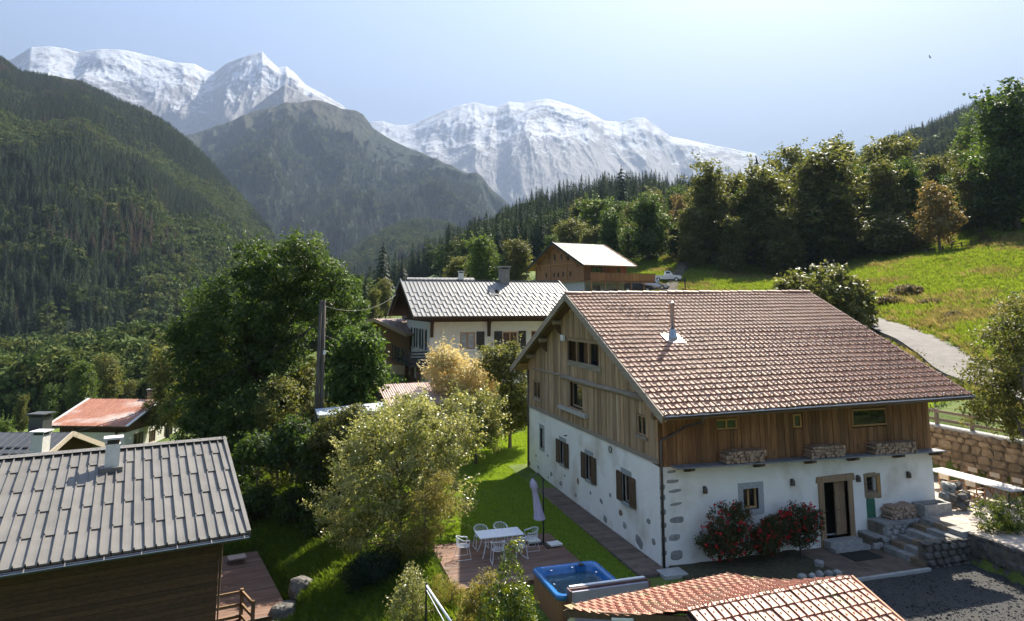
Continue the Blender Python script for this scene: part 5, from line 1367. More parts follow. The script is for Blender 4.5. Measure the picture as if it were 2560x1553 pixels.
MB().tube([(wx1+.02, -hfn-.05, zrn-sln*hfn-.12), (wx1+.05, -hfn+.5, zrn-sln*hfn-.35), (wx1+.07, wy0-.08, zrn-sln*hfn-.45), (wx1+.07, wy0-.08, -.4)], .05, 8).build('downpipe', mat('copper_pipe', (.16, .10, .07), (.22, .15, .11), (6, 6, 6), .5, 0, metallic=.4), Nh, True)
MB().bx(wx1-.45, wx1-.28, wy0-.06, wy0-.032, 1.35, 1.45).build('house_plate', WHITE, Nh)
mat('pale_cap', (.5, .49, .48), (.58, .57, .56), (5, 5, 5), .6, 0)
CHIM_W = mat('white_chimney', (.60, .58, .55), (.70, .68, .65), (4, 4, 4), .85, .3, .01)
chimney(Nh, 3.5, -1.7, zrn-.8, zrn+.5, .46, CHIM_W, MATS['pale_cap'])
MB().bx(3.15, 3.85, -2.1, -1.3, zrn-.45, zrn-.28).build('chimney_flashing', GREY_N, Nh)

# --- middle house: long grey sheet roof, white walls
loc, rz = house_frame(-4.8, 33.4, 2.2, 2.9)
Mh = thing('house', 'white house with long grey metal roof and dark shutters behind the farmhouse', 'house', loc, rz)
Lm, hfm, hbm, zrm, slm = 14.15, 5.85, 5.85, 8.4, .5
rf = roof_deck(Mh, Lm, hfm, hbm, zrm, slm, EAVE_D)
metal_panels(rf, Lm, hfm, zrm, slm, -1, .33, 1.35, GREY_M, .06, top_from=2.3)
metal_panels(rf, Lm, hbm, zrm, slm, 1, .84, 7, GREY_M, .05)
bar_part('ridge_cap', (0, 0, zrm+.06), (Lm, 0, zrm+.06), .4, .02, GREY_M, rf)
for xx in (0, Lm):
    for sgn in (-1, 1): bar_part('verge_trim', (xx, sgn*hfm, zrm-slm*hfm), (xx, 0, zrm), .08, .22, GREY_M, rf)
ze = zrm-slm*hfm
x0, x1, y0, y1 = 1.5, Lm-1, -hfm+1.3, hbm-1.3
wins = [(3.9, 5.1, 2.95, 4.25), (7.35, 8.6, 2.95, 4.25), (9.75, 10.45, 2.6, 4.3), (11.2, 11.7, 2.95, 4.25)]
lwin = [(-3.2, -2.5, 3.0, 4.4), (-1.0, -.3, 3.0, 4.4), (1.2, 1.9, 2.6, 4.4), (2.6, 3.2, 2.6, 4.4)]
shell(Mh, x0, x1, y0, y1, -.5, 5.05, STUCCO, wins, lwin)
MB().bx(x0-.03, x1+.03, y0-.05, y1+.05, 5.05, 5.95).build('timber_band', EAVE_D, Mh)
gable_tri(Mh, x0-.02, x0+.2, hfm-1.25, hbm-1.25, 5.95, zrm-.16, slm, EAVE_D); gable_tri(Mh, x1-.2, x1, hfm-1.25, hbm-1.25, 5.95, zrm-.16, slm, EAVE_D)
for sgn in (-1, 1): MB().prism([(.15, sgn*hfm*.98, ze+.1), (.15, sgn*hfm*.35, zrm-slm*hfm*.35-.2), (.15, sgn*hfm*.35, zrm-slm*hfm*.35-.5), (.15, sgn*hfm*.98, ze-.25)], (.05, 0, 0)).build('barge_board', EAVE_D, Mh)
f = axf('F', y0)
HON2 = wood('pale_window_wood', (.30, .18, .09), (.44, .29, .16), 'Z', .1)
CURT = mat('curtained_glass', (.22, .25, .28), (.42, .45, .47), (1.2, 1.2, 6), .2, 0, spec=.6)
for k, h in enumerate(wins):
    window(Mh, f, *h, HON2, -.1, 1 if k != 2 else 0, sill=WHITE if k != 2 else None, t=.09, glass=CURT if k == 0 else GLASS)
for a0, a1 in ((5.2, 5.85), (6.65, 7.3), (8.68, 9.3), (10.65, 11.1)):
    s = MB(); s.bx(a0, a1, y0-.07, y0-.02, 2.9, 4.3); s.bx(a0+.05, a1-.05, y0-.09, y0-.07, 3.15, 3.25); s.bx(a0+.05, a1-.05, y0-.09, y0-.07, 3.95, 4.05); s.build('shutter', mat('black_shutter', (.02, .018, .016), (.035, .03, .026), (5, 5, 5), .6, 0), Mh)
f = axf('L', x0)
for k, h in enumerate(lwin):
    window(Mh, f, *h, WHITE, -.1, 0, t=.08)
for c in (-3.5, -2.2, -1.3, 0.0, .9, 2.2): MB().bx(x0-.07, x0-.02, c-.14, c+.14, 2.9, 4.45).build('shutter', MATS['black_shutter'], Mh)
for xx in (x0+.15, 6.2, 11.9):
    MB().prism([(xx-.1, y0, 3.9), (xx-.1, y0-.22, 3.95), (xx-.1, y0-.28, 4.9), (xx-.1, y0-1.0, ze-.1), (xx-.1, y0-.8, ze+.05), (xx-.1, y0, ze)], (.2, 0, 0)).build('eave_brace', EAVE_D, Mh)
chimney(Mh, 8.9, -.35, zrm-.6, zrm+1.0, .75, mat('grey_chimney', (.16, .15, .14), (.26, .25, .23), (5, 5, 2), .9, .4), mat('cap_grey', (.3, .3, .3), (.36, .36, .36), (5, 5, 5), .6, 0))
yy = -2.2; zz = zrm-slm*2.2
sk = MB(); sk.bar((7.4, yy-.45, zrm-slm*(2.65)+.06), (7.4, yy+.45, zrm-slm*1.75+.06), .95, .12)
sko = sk.build('skylight', DARK_M, Mh); bar_part('pane', (7.4, yy-.36, zrm-slm*2.56+.125), (7.4, yy+.36, zrm-slm*1.84+.125), .72, .02, GLASS, sko)
# balcony around the left corner
TEAL = wood('dark_balcony_wood', (.02, .022, .02), (.05, .05, .042), 'Y', .2)
bal = MB(); bal.bx(x0-1.5, x0, y0-.2, y1-1.5, 1.75, 1.93); balc = bal.build('balcony', TEAL, Mh)
for zz in (2.1, 2.32, 2.54, 2.76): block('balcony_slat', x0-1.48, x0-1.43, y0-.2, y1-1.5, zz, zz+.12, TEAL, balc); block('balcony_slat', x0-1.42, x0, y0-.2, y0-.15, zz, zz+.12, TEAL, balc)
for yy in np.linspace(y0-.15, y1-1.6, 6): block('balcony_post', x0-1.55, x0-1.48, yy-.05, yy+.05, 1.6, 2.95, TEAL, balc)
for yy in (y0+.3, y0+2.6, y0+4.9): block('balcony_prop', x0-.9, x0-.6, yy-.14, yy+.14, -.6, 1.75, WSHU, Mh)
MB().bx(11.85, 12.25, y0-.12, y0-.02, 4.95, 5.4).build('vent_box', WHITE, Mh)
MB().bx(10.0, 10.3, y0-.09, y0-.05, 5.5, 5.75).build('house_plate', STUCCO, Mh)
MB().bx(x0-3.2, x0+.4, y0-1.6, y0+1.2, -.45, .06).build('terrace_slab', mat('concrete', (.4, .4, .38), (.5, .5, .47), (3, 3, 3), .9, .2), Mh)
block('vent_pipe', 12.0, 12.05, y0-.1, y0-.05, 3.6, 5.0, GREY_M, Mh)

# --- roof of a further house just over that ridge
q = D(1018, 694, 80); gzz = gz1(q[0], q[1])
Bh = thing('house', 'grey metal roof and chimney peeping over the long grey roof', 'house', (q[0], q[1], gzz), math.radians(-8))
zr_ = q[2]-gzz; rf = roof_deck(Bh, 7.9, 5, 5, zr_, .4, EAVE_D)
metal_panels(rf, 7.9, 5, zr_, .4, -1, .5, 3, GREY_M); shell(Bh, .8, 7.1, -4, 4, -.3, zr_-2.05, STUCCO); chimney(Bh, 6.3, -.5, zr_-.5, zr_+.55, .6, CHIM_W, WHITE)
gable_tri(Bh, .8, 1.0, 4, 4, zr_-2.05, zr_-.16, .4, SID_D)

# --- timber chalet up the slope
loc, rz = house_frame(22.6, 70.4, 9.0, 10.6)
Ch = thing('chalet', 'reddish timber chalet with shining metal roof up the slope', 'house', loc, rz)
Lc, hc, zrc, slc = 8.95, 8.35, 18.2-10.6, .44
LARCH = wood('larch_cladding', (.21, .095, .045), (.34, .165, .085), 'Z', .2, grey=(.29, .17, .11), gl=.5, gh=.8)
LARX = wood('larch_beam', (.24, .115, .05), (.36, .19, .09), 'X', .15)
SHINY = metal_mat('shiny_sheet', (.15, .15, .155), (.19, .19, .195), .55, .05, .05, .25)
rf = roof_deck(Ch, Lc, hc, hc, zrc, slc, LARX)
metal_panels(rf, Lc, hc, zrc, slc, -1, .45, 1.55, SHINY, .05); metal_panels(rf, Lc, hc, zrc, slc, 1, .9, 9, SHINY, .05)
for xx in (0, Lc):
    for sgn in (-1, 1): bar_part('barge_board', (xx, sgn*hc, zrc-slc*hc-.05), (xx, 0, zrc-.05), .1, .36, IRON if xx == 0 else LARX, rf)
cx0, cx1, cy0, cy1 = 1.0, Lc-.9, -hc+1.5, hc-1.5; zc0, zc1 = 1.9, zrc-slc*(hc-1.5)-.15
lw = [(a, a+.55, z_, z_+h_) for a, z_, h_ in ((-3.6, 2.55, .8), (-1.6, 2.55, .8), (-.2, 2.55, .75), (1.0, 2.55, .75), (3.4, 2.55, .8))]
shell(Ch, cx0+.25, cx1-.1, cy0+.3, cy1-.3, -1.2, 1.9, mat('grey_render', (.45, .44, .42), (.56, .55, .53), (3, 3, 3), .9, .2), [(1.5, 4.0, -1.2, 1.2), (5.4, 7.2, -1.2, .8)], name='base_wall')
shell(Ch, cx0, cx1, cy0, cy1, zc0, zc1, LARCH, [(2.3, 4.1, 2.7, 4.1), (6.6, 7.2, 2.9, 3.9)], [h for h in lw if h[3] < zc1])
gable_tri(Ch, cx0, cx0+.3, -cy0, cy1, zc1, zrc-.16, slc, LARCH); gable_tri(Ch, cx1-.3, cx1, -cy0, cy1, zc1, zrc-.16, slc, LARCH)
f = axf('L', cx0)
for h in lw: window(Ch, f, h[0]+.02, h[1]-.02, h[2], min(h[3], zc1-.02), LARX, -.08, 0, t=.07)
for a, z_ in ((-2.9, 4.75), (-1.0, 5.0), (1.0, 5.0), (2.7, 4.75)):
    window(Ch, f, a-.32, a+.32, z_, z_+1.0, LARX, .0, 0, t=.08)
f = axf('F', cy0); window(Ch, f, 2.34, 4.06, 2.72, 4.08, IRON, -.1, 1, t=.08); window(Ch, f, 6.62, 7.18, 2.92, 3.88, LARX, -.1, 0)
for yy in (cy0, -2.4, 2.4, cy1): block('corner_post', cx0-.09, cx0-.005, yy-.11, yy+.11, zc0, zc1+(0 if abs(yy) > 5 else 1.6), LARX, Ch)
block('sill_beam', cx0-.1, cx0-.01, cy0, cy1, zc1-.1, zc1+.1, LARX, Ch); block('sill_beam', cx0-.1, cx0-.01, cy0, cy1, zc0-.1, zc0+.1, LARX, Ch)
for xx in (cx0, 4.6, cx1-.1): block('corner_post', xx, xx+.2, cy0-.09, cy0-.01, zc0, zc1, LARX, Ch)
for yy in (-5.5, -2.6, 0, 2.6, 5.5):
    zz = zrc-slc*abs(yy)-.32
    log('purlin', (.1, yy, zz), (cx0+.3, yy, zz), .14, LARX, Ch, 0, 8)
    MB().tube([(cx0-.05, yy, zz-1.1), (cx0-.35, yy, zz-.55), (.2, yy, zz-.1)], .09, 6).build('purlin_brace', LARX, Ch)
dk = MB().bx(cx0+.2, Lc+3.2, cy0-1.6, cy0, 1.7, 1.86).build('balcony', LARX, Ch)
RAIL = wood('orange_boarding', (.30, .12, .045), (.42, .19, .08), 'Z', .2)
for k, xx in enumerate(np.arange(cx0+.25, Lc+3.1, .24)): block('balcony_board', xx, xx+.2, cy0-1.6, cy0-1.56, 1.6, 2.85, RAIL, dk)
for xx in np.arange(cx0+.3, Lc+3.2, 2.2): block('balcony_post', xx-.08, xx+.08, cy0-1.56, cy0-1.4, -.9, 2.95, LARX, dk)
block('balcony_rail', cx0+.2, Lc+3.2, cy0-1.66, cy0-1.5, 2.86, 2.95, LARX, dk)

# --- red roofed house lower left
loc, rz = house_frame(-33.9, 62.8, -20.9, -6.6)
Rh = thing('house', 'low house with rusty red metal roof below the forest at the left', 'house', loc, rz)
Lr, hr, zrr, slr = 8.15, 5.9, -.85+6.6, .31
rf = roof_deck(Rh, Lr, hr, hr, zrr, slr, EAVE_D)
metal_panels(rf, Lr, hr, zrr, slr, -1, .34, 20, RED_M, .05); metal_panels(rf, Lr, hr, zrr, slr, 1, .68, 20, RED_M, .05)
bar_part('verge_trim', (Lr, -hr, zrr-slr*hr+.05), (Lr, 0, zrr+.05), .3, .07, mat('pale_trim', (.55, .53, .5), (.62, .6, .57), (5, 5, 5), .5, 0), rf); bar_part('verge_trim', (0, -hr, zrr-slr*hr+.05), (0, 0, zrr+.05), .3, .07, MATS['pale_trim'], rf)
rw = [(-3.6, -1.9, 1.4, 2.8), (-.9, .3, 1.4, 2.6), (1.9, 3.6, 1.4, 2.7)]
shell(Rh, .7, Lr-.6, -hr+.9, hr-.9, -1.5, 3.2, STUCCO, [], [], rw)
gable_tri(Rh, Lr-.85, Lr-.58, hr-.9, hr-.9, 3.2, zrr-.15, slr, wood('gable_boards_brown', (.07, .035, .016), (.14, .075, .035), 'Z', .15))
MB().bx(.7, Lr-.6, -hr+.85, hr-.85, 3.2, 3.9).build('timber_band', EAVE_D, Rh)
f = axf('R', Lr-.6)
for h in rw: window(Rh, f, *h, WSHU, -.1, 2, t=.1)
for xx in (2.5, 6.8): MB().bar((xx, -hr+.9, 2.6), (xx, -hr+.3, 3.75), .14, .14).build('eave_brace', EAVE_D, Rh)
chimney(Rh, 6.5, .9, zrr-.8, zrr+.75, .7, mat('brick_chimney', (.22, .14, .10), (.34, .24, .18), (5, 5, 5), .9, .4), MATS['cap_grey'])

# --- dark grey roof between them
loc, rz = house_frame(-30.3, 28.6, -18.1, -2.9)
Gh = thing('house', 'house with anthracite metal roof and white chimney at the left edge', 'house', loc, rz)
Lg, hg, zrg, slg = 4.65, 4.0, 1.37+2.9, .41
rf = roof_deck(Gh, Lg, hg, hg, zrg, slg, EAVE_D, -6); shifted(rf, -6, lambda: metal_panels(rf, Lg+6, hg, zrg, slg, -1, .5, 9, DARK_M, .03, stag=False)); shifted(rf, -6, lambda: metal_panels(rf, Lg+6, hg, zrg, slg, 1, 1, 9, DARK_M, .03))
gm_ = MB().box((0, 0, 0), (.32, .12, .05)).mesh('snow_guard', mat('black_guard', (.012, .012, .012), (.02, .02, .02), (5, 5, 5), .5, 0))
for r in range(4):
    for c in range(14):
        t = 1.6+r*.6; link('snow_guard', gm_, rf, (-2.6+c*.5+(r % 2)*.25, -t, zrg-slg*t+.07), (math.atan(slg), 0, 0))
CREAMT = wood('cream_barge', (.5, .42, .32), (.62, .54, .43), 'Y', .05)
for sgn in (-1, 1): bar_part('barge_board', (Lg+.02, sgn*hg, zrg-slg*hg-.06), (Lg+.02, 0, zrg-.06), .08, .3, CREAMT, rf)
shell(Gh, -5.4, Lg-.5, -hg+.7, hg-.7, -1.5, zrg-slg*(hg-.7)-.1, STUCCO); gable_tri(Gh, Lg-.75, Lg-.48, hg-.7, hg-.7, zrg-slg*(hg-.7)-.12, zrg-.15, slg, wood('gable_boards_red', (.11, .05, .022), (.2, .10, .045), 'Z', .1))
chimney(Gh, 4.2, -2.2, zrg-1.6, zrg+.3, .68, CHIM_W, WHITE); chimney(Gh, 1.6, 1.4, zrg-1.2, zrg+.75, .9, DARK_M, DARK_M)
bar_part('skylight', (-1.6, -2.9, zrg-slg*2.9+.09), (-1.6, -2.0, zrg-slg*2.0+.09), 1.0, .05, GLASS, Gh)

# --- small brown chalet behind the ash
loc, rz = house_frame(-6.3, 38.8, 31.3, 2.6)
Cc = thing('chalet', 'small brown timber chalet half hidden by the bright green tree', 'house', loc, rz)
Lq, hq, zq, sq = 7.5, 4.6, 8.0-2.6, .27
ROSET = metal_mat('rose_tile_roof', (.34, .24, .2), (.44, .33, .28), .5, .1, 0)
rf = roof_deck(Cc, Lq, hq, hq*1.15, zq, sq, wood('pale_eave', (.3, .2, .12), (.42, .3, .2), 'Y', .1)); metal_panels(rf, Lq, hq, zq, sq, -1, .35, .9, ROSET, .04); metal_panels(rf, Lq, hq*1.15, zq, sq, 1, .7, 9, ROSET, .04)
BRICKW = mat('pale_block_wall', (.30, .22, .15), (.42, .32, .23), (2, 2, 9), .9, .5)
shell(Cc, .8, Lq-.6, -hq+.6, hq-.4, -.6, 1.5, BRICKW, name='base_wall'); shell(Cc, .8, Lq-.6, -hq+.6, hq-.4, 1.5, zq-sq*(hq-.5)-.12, wood('honey_siding', (.12, .055, .022), (.22, .11, .05), 'X', .2), [], [(-.6, .5, 1.9, 3.0), (-3, -2.3, 2.1, 2.9)])
f = axf('L', .8); window(Cc, f, -.58, .48, 1.92, 2.98, WSHU, -.08, 1); window(Cc, f, -2.98, -2.32, 2.12, 2.88, WSHU, -.08, 0)
gable_tri(Cc, .8, 1.1, hq-.6, hq-.4, zq-sq*(hq-.5)-.12, zq-.15, sq, MATS['honey_siding'])
for sgn, h_ in ((-1, hq), (1, hq*1.15)): bar_part('barge_board', (0, sgn*h_, zq-sq*h_-.05), (0, 0, zq-.05), .08, .28, MATS['pale_eave'], rf)
chimney(Cc, 3.4, -.4, zq-.5, zq+.75, .6, DARK_M, DARK_M)

# --- corrugated shed and its flat lean-to
loc, rz = house_frame(-7.73, 22.4, 6.4, .6)
Sh = thing('shed', 'garden shed with pinkish corrugated roof behind the shrubs', 'shed', loc, rz)
Ls, hs, zs, ss = 6.4, 3.1, 4.15-.6, .3
CORR = metal_mat('pink_corrugated', (.36, .25, .22), (.46, .34, .30), .5, .05, .1)
rf = roof_deck(Sh, Ls, hs, hs, zs, ss, WSHU, th=.06)
def corrugated(parent, L, hw, zr, sl, side, m, nsheet, pitch=.16, amp=.03, name='corrugated_sheet'):
    u, v, n = slope_frame(zr, sl, hw, side); SLN = hw*math.sqrt(1+sl*sl); sw = L/nsheet; k = int(round(sw/pitch))*4
    V = []; 
    for j in (0, 1):
        for i in range(k+1): V.append((sw*i/k, SLN*j, amp*math.cos(2*math.pi*i/4)+.04))
    F = [(i, i+1, k+1+i+1, k+1+i) for i in range(k)]
    me = bpy.data.meshes.new(name); me.from_pydata(V, [], F); me.materials.append(m); me.update(); me.shade_smooth()
    for c in range(nsheet):
        ob = link(name, me, parent); M = Matrix((u, v, n)).transposed().to_4x4(); M.translation = Vector((0 if side < 0 else L, side*hw, zr-sl*hw))+u*(c*sw)+n*(.004*(c % 2)); ob.matrix_local = M
corrugated(rf, Ls, hs, zs, ss, -1, CORR, 6); corrugated(rf, Ls, hs, zs, ss, 1, CORR, 6)
SHW = wood('grey_shed_boards', (.07, .055, .045), (.14, .11, .09), 'Z', .2)
shell(Sh, .3, Ls-.3, -hs+.4, hs-.4, -.6, zs-ss*(hs-.4)-.06, SHW, t=.1); gable_tri(Sh, .3, .4, hs-.4, hs-.4, zs-ss*(hs-.4)-.06, zs-.08, ss, SHW)
q = D(880, 1024, 37); Tl = thing('lean_to', 'low lean-to with flat bluish roof beside the corrugated shed', 'shed', (q[0], q[1], gz1(q[0], q[1])), math.radians(4))
hh = q[2]-Tl.location.z
b = MB(); b.prism([(-1.9, -1.0, hh-.14), (1.9, -.7, hh-.1), (1.9, .9, hh+.12), (-1.9, .4, hh+.02)], (0, 0, .06)); b.build('roof', mat('blue_roof_felt', (.34, .38, .42), (.46, .5, .54), (2, 2, 2), .5, .1), Tl)
b = MB(); b.bar((-1.9, -1.0, hh-.12), (1.9, -.7, hh-.08), .04, .14); b.build('fascia', MATS['pale_trim'], Tl)
b = MB(); b.bx(-1.7, 1.8, -.6, -.5, -.4, hh-.12); b.bx(-1.7, -1.6, -.5, .3, -.4, hh-.1); b.build('wall', SHW, Tl)
for xx in (-1.75, 1.75): block('post', xx-.06, xx+.06, -.85, -.73, -.5, hh-.13, SHW, Tl)

# --- far roofs in the valley
for px, py, dep, w_, nm, lb, m in ((20, 1030, 130, 7, 'barn', 'small white flat roof at the left edge among trees', MATS['pale_trim']), (328, 852, 355, 14, 'barn', 'tiny grass green roof by the valley meadow', mat('mossy_roof', (.10, .13, .04), (.15, .17, .06), (1, 1, 1), .9, 0)),
                                   (308, 935, 250, 7, 'barn', 'tiny brown roof among the valley trees', mat('brown_roof', (.2, .13, .09), (.26, .18, .13), (1, 1, 1), .8, 0)), (288, 945, 240, 6, 'barn', 'tiny rust brown roof left of the other valley roof', MATS['brown_roof'])):
    q = D(px, py, dep); g0 = min(gz1(q[0], q[1]), q[2]-2.5)
    o = thing(nm, lb, 'house', (q[0], q[1], g0), math.radians(-18)); h_ = q[2]-g0
    rf = roof_deck(o, w_, w_*.35, w_*.35, h_, .3, m, 0, .2); shell(o, .5, w_-.5, -w_*.3, w_*.3, 0, h_-.3*w_*.3-.1, STUCCO if m != MATS['brown_roof'] else SHW)
    gable_tri(o, w_-.7, w_-.5, w_*.3, w_*.3, h_-.3*w_*.3-.1, h_-.2, .3, SHW)
# ------------------------------------------------------------------ courtyard, terrace, walls
def stone_wall(name, label, pts, z0, z1, th, size, mats, seed, side=1, cap=None, cat='wall', taper=0, slope_top=None):
    """a core with individual stones proud of its face"""
    t = thing(name, label, cat, (pts[0][0], pts[0][1], z0))
    ox, oy = pts[0][0], pts[0][1]; rg = random.Random(seed); core = MB(); items = []
    for (xa, ya), (xb, yb) in zip(pts[:-1], pts[1:]):
        d = Vector((xb-xa, yb-ya, 0)); L = d.length; d.normalize(); nrm = Vector((d.y, -d.x, 0))*side
        a, b_ = Vector((xa-ox, ya-oy, 0)), Vector((xb-ox, yb-oy, 0))
        core.prism([a+nrm*.0+Vector((0, 0, -.5)), b_+Vector((0, 0, -.5)), b_-nrm*th+Vector((0, 0, -.5)), a-nrm*th+Vector((0, 0, -.5))], (0, 0, z1-z0+.5))
        z = 0.0
        while z < z1-z0-.04:
            h = min(size*rg.uniform(.55, 1.0), z1-z0-z+.05); s = -rg.uniform(0, size*.5)
            while s < L:
                w_ = size*rg.uniform(.7, 1.7)
                items.append((a+d*(s+w_/2)+nrm*rg.uniform(-.03, .03)+Vector((0, 0, z+h/2)), (w_*1.08, .3, h*1.1), math.atan2(d.y, d.x), rg))
                s += w_
            z += h*.93
    core.build('wall_core', mat('mortar', (.13, .11, .085), (.22, .19, .15), (5, 5, 5), .95, .6, .03), t)
    for p, sc, ang, rg in items[:300]:
        link('stone', mats[rg.randrange(len(mats))], t, p, (rg.uniform(-.12, .12), rg.uniform(-.1, .1), ang+rg.uniform(-.08, .08)), sc)
    return t
mat('mortar', (.13, .11, .085), (.22, .19, .15), (5, 5, 5), .95, .6, .03)
gravel = mat('shade_toned_gravel', (.025, .025, .025), (.07, .068, .066), (28, 28, 28), .95, .9, .05, c3=(.06, .055, .046), c3scale=(.8, .8, .8))  # gravel colour lowered to stand for shade lying over the yard
def sheet(name, x0, x1, y0, y1, zf, m, label, cat, n=30, amp=.02, kind='structure'):
    U, V_ = np.meshgrid(np.linspace(x0, x1, n), np.linspace(y0, y1, n), indexing='ij')
    Zs = zf+fbm(U*1.3, V_*1.3, seed=7, oct=3)*amp
    o = link(name, grid_mesh(name, np.stack([U, V_, Zs], -1).reshape(-1, 3), n, n, m)); return tag(o, label, cat, kind=kind)
sheet('courtyard', -1.5, 11.3, -14.5, -2.6, -.045, gravel, 'gravel courtyard in front of the farmhouse, its shade put into the colour', 'courtyard', 60, .03)
soil = mat('bed_soil', (.035, .03, .018), (.075, .07, .035), (6, 6, 6), .95, .8, .04)
sheet('flower_bed', .25, 5.7, -2.4, -.02, .05, soil, 'flower bed along the white farmhouse wall', 'flower bed', 30, .06)
PAVE = mat('brown_paving', (.105, .075, .058), (.17, .125, .10), (3, 3, 3), .85, .3, .01, rnd=.18)
ld = MB().bx(5.65, 8.95, -2.85, -.02, -.3, -.012).build('entrance_landing', mat('landing_bed', (.08, .07, .06), (.12, .1, .09), (4, 4, 4), .95, .3)); tag(ld, 'brown paved landing in front of the open door', 'paving', kind='structure')
rng = random.Random(9)
for i in range(8):
    for j in range(7):
        block('paving_slab', 5.68+i*.405, 5.68+i*.405+.395, -2.82+j*.4, -2.82+j*.4+.39, -.012, .018+rng.uniform(-.004, .004), PAVE, ld)
block('kerb', 5.6, 9.05, -2.99, -2.86, -.2, .05, mat('kerb_concrete', (.3, .3, .3), (.4, .4, .39), (5, 5, 5), .9, .2), ld)
stp = thing('stone_steps', 'dark stone steps climbing from the landing to the terrace', 'steps', (9, -1.7, 0))
for i in range(6):
    xx = i*.38; rg = random.Random(i)
    for j in range(3): block('step_stone', xx, xx+.42, -1.05+j*.6, -1.05+j*.6+.59, -.3, .17+i*.17+rg.uniform(-.01, .01), STONE if (i+j) % 3 else STONEB, stp)
ter_m = mat('terrace_flags', (.36, .30, .25), (.48, .41, .35), (2, 2, 2), .85, .3, .01, rnd=.1)
ter = MB().bx(11.2, 18.0, -8.0, -.05, .2, .985).bx(12.86, 18.0, -.05, 9, .2, .985).build('terrace', MATS['mortar']); tag(ter, 'raised flagstone terrace beside the farmhouse', 'terrace', kind='structure')
for i in range(9):
    for j in range(14):
        xa, ya = 11.25+i*.75, -7.0+j*.72
        if ya+.7 > -.06 and xa < 12.9: continue
        block('flagstone', xa, xa+.735, ya, ya+.705, .985, 1.005+rng.uniform(-.005, .005), ter_m, ter)
DST = [rock(60+i, .5, .5, .5, mat('dark_wall_stone', (.07, .065, .06), (.15, .14, .125), (5, 5, 5), .95, .6, .02, rnd=.25), 1, .3) for i in range(5)]
stone_wall('terrace_wall', 'dark dry stone wall between the gravel courtyard and the terrace', [(11.25, -.9), (11.25, -8)], -.15, 1.0, .5, .36, DST, 2, side=1)
stone_wall('stair_wall', 'short dark stone wall along the front of the steps', [(9.1, -2.75), (11.2, -2.75)], -.15, .8, .3, .3, DST, 3, side=1)
TST = [rock(80+i, .5, .5, .5, mat('tan_wall_stone', (.19, .14, .085), (.34, .26, .17), (5, 5, 5), .95, .6, .02, rnd=.22), 1, .3) for i in range(5)]
tw = stone_wall('retaining_wall', 'tan stone retaining wall behind the terrace dining table', [(18.0, -6), (18.0, 9)], 1.0, 3.2, .5, .48, TST, 4, side=-1)
MB().bx(-.05, .55, 0, 15, 2.2, 2.32).build('coping', MATS['kerb_concrete'], tw)
fn = thing('road_fence', 'wooden fence on top of the tan retaining wall', 'fence', (18.35, -5, 3.1))
WFEN = wood('fence_wood', (.15, .12, .09), (.26, .21, .16), 'Y', .2)
for k in range(8): block('post', -.07, .07, k*1.9-.07, k*1.9+.07, -.2, 1.0, WFEN, fn)
for zz in (.42, .82): block('rail', -.11, -.07, -.2, 13.6, zz, zz+.13, WFEN, fn)
q0, q1 = Zp(1190, 1076, .45), Zp(1335, 1078, .45)
stone_wall('garden_wall', 'low rough stone wall at the far end of the lawn', [(q0[0]-2, q0[1]), (q1[0]+2, q1[1])], .3, 1.75, .5, .4, TST, 5, side=1)
# ledges, trough and stone pile by the front wall
lg = thing('stone_ledge', 'low stone ledge under the green cellar door', 'ledge', (8.7, -.75, 0))
MB().bx(.0, .5, .0, .7, -.2, .42).bx(.5, 2.5, 0, .7, -.2, .84).build('ledge_core', MATS['mortar'], lg)
rg = random.Random(6)
for zz, x0_, x1_ in ((.12, 0, 2.5), (.33, 0, 2.5), (.55, .55, 2.5), (.75, .55, 2.5)):
    xx = x0_
    while xx < x1_-.1:
        w_ = rg.uniform(.25, .5); link('stone', (ROCKS+DST)[rg.randrange(10)], lg, (min(xx+w_/2, x1_-.1), .0+rg.uniform(-.04, .04), zz), (0, rg.uniform(-.1, .1), rg.uniform(-.1, .1)), (w_*1.1, .3, .27)); xx += w_
for a, c in ((0, .52), (.52, 1.5), (1.5, 2.5)): block('ledge_slab', a, c-.01, -.12, .7, .42 if c < .6 else .84, (.42 if c < .6 else .84)+.06, STONE, lg)
tr = thing('stone_trough', 'grey stone trough at the right end of the white wall', 'trough', (12.0, -.55, .98))
b = MB(); b.bx(-.7, .7, -.3, -.2, 0, .42); b.bx(-.7, .7, .2, .3, 0, .42); b.bx(-.7, -.58, -.2, .2, 0, .42); b.bx(.58, .7, -.2, .2, 0, .42); b.bx(-.58, .58, -.2, .2, 0, .1); b.build('basin', STONE, tr)
MB().bx(-.58, .58, -.2, .2, .1, .3).build('soil', soil, tr)
sp = thing('stone_pile', 'pile of dark boulders at the right corner of the farmhouse', 'stone pile', (13.5, -.35, .98))
rg = random.Random(8)
for k in range(16):
    a = rg.uniform(0, 6.28); lv = k//6; r_ = (.55, .42, .25)[min(lv, 2)]
    link('boulder', (DST+ROCKS)[rg.randrange(10)], sp, (r_*math.cos(a)*1.1, r_*math.sin(a)*.6, .2+lv*.32), (rg.uniform(-.4, .4), rg.uniform(-.4, .4), a), (rg.uniform(.4, .65), rg.uniform(.35, .5), rg.uniform(.3, .42)))
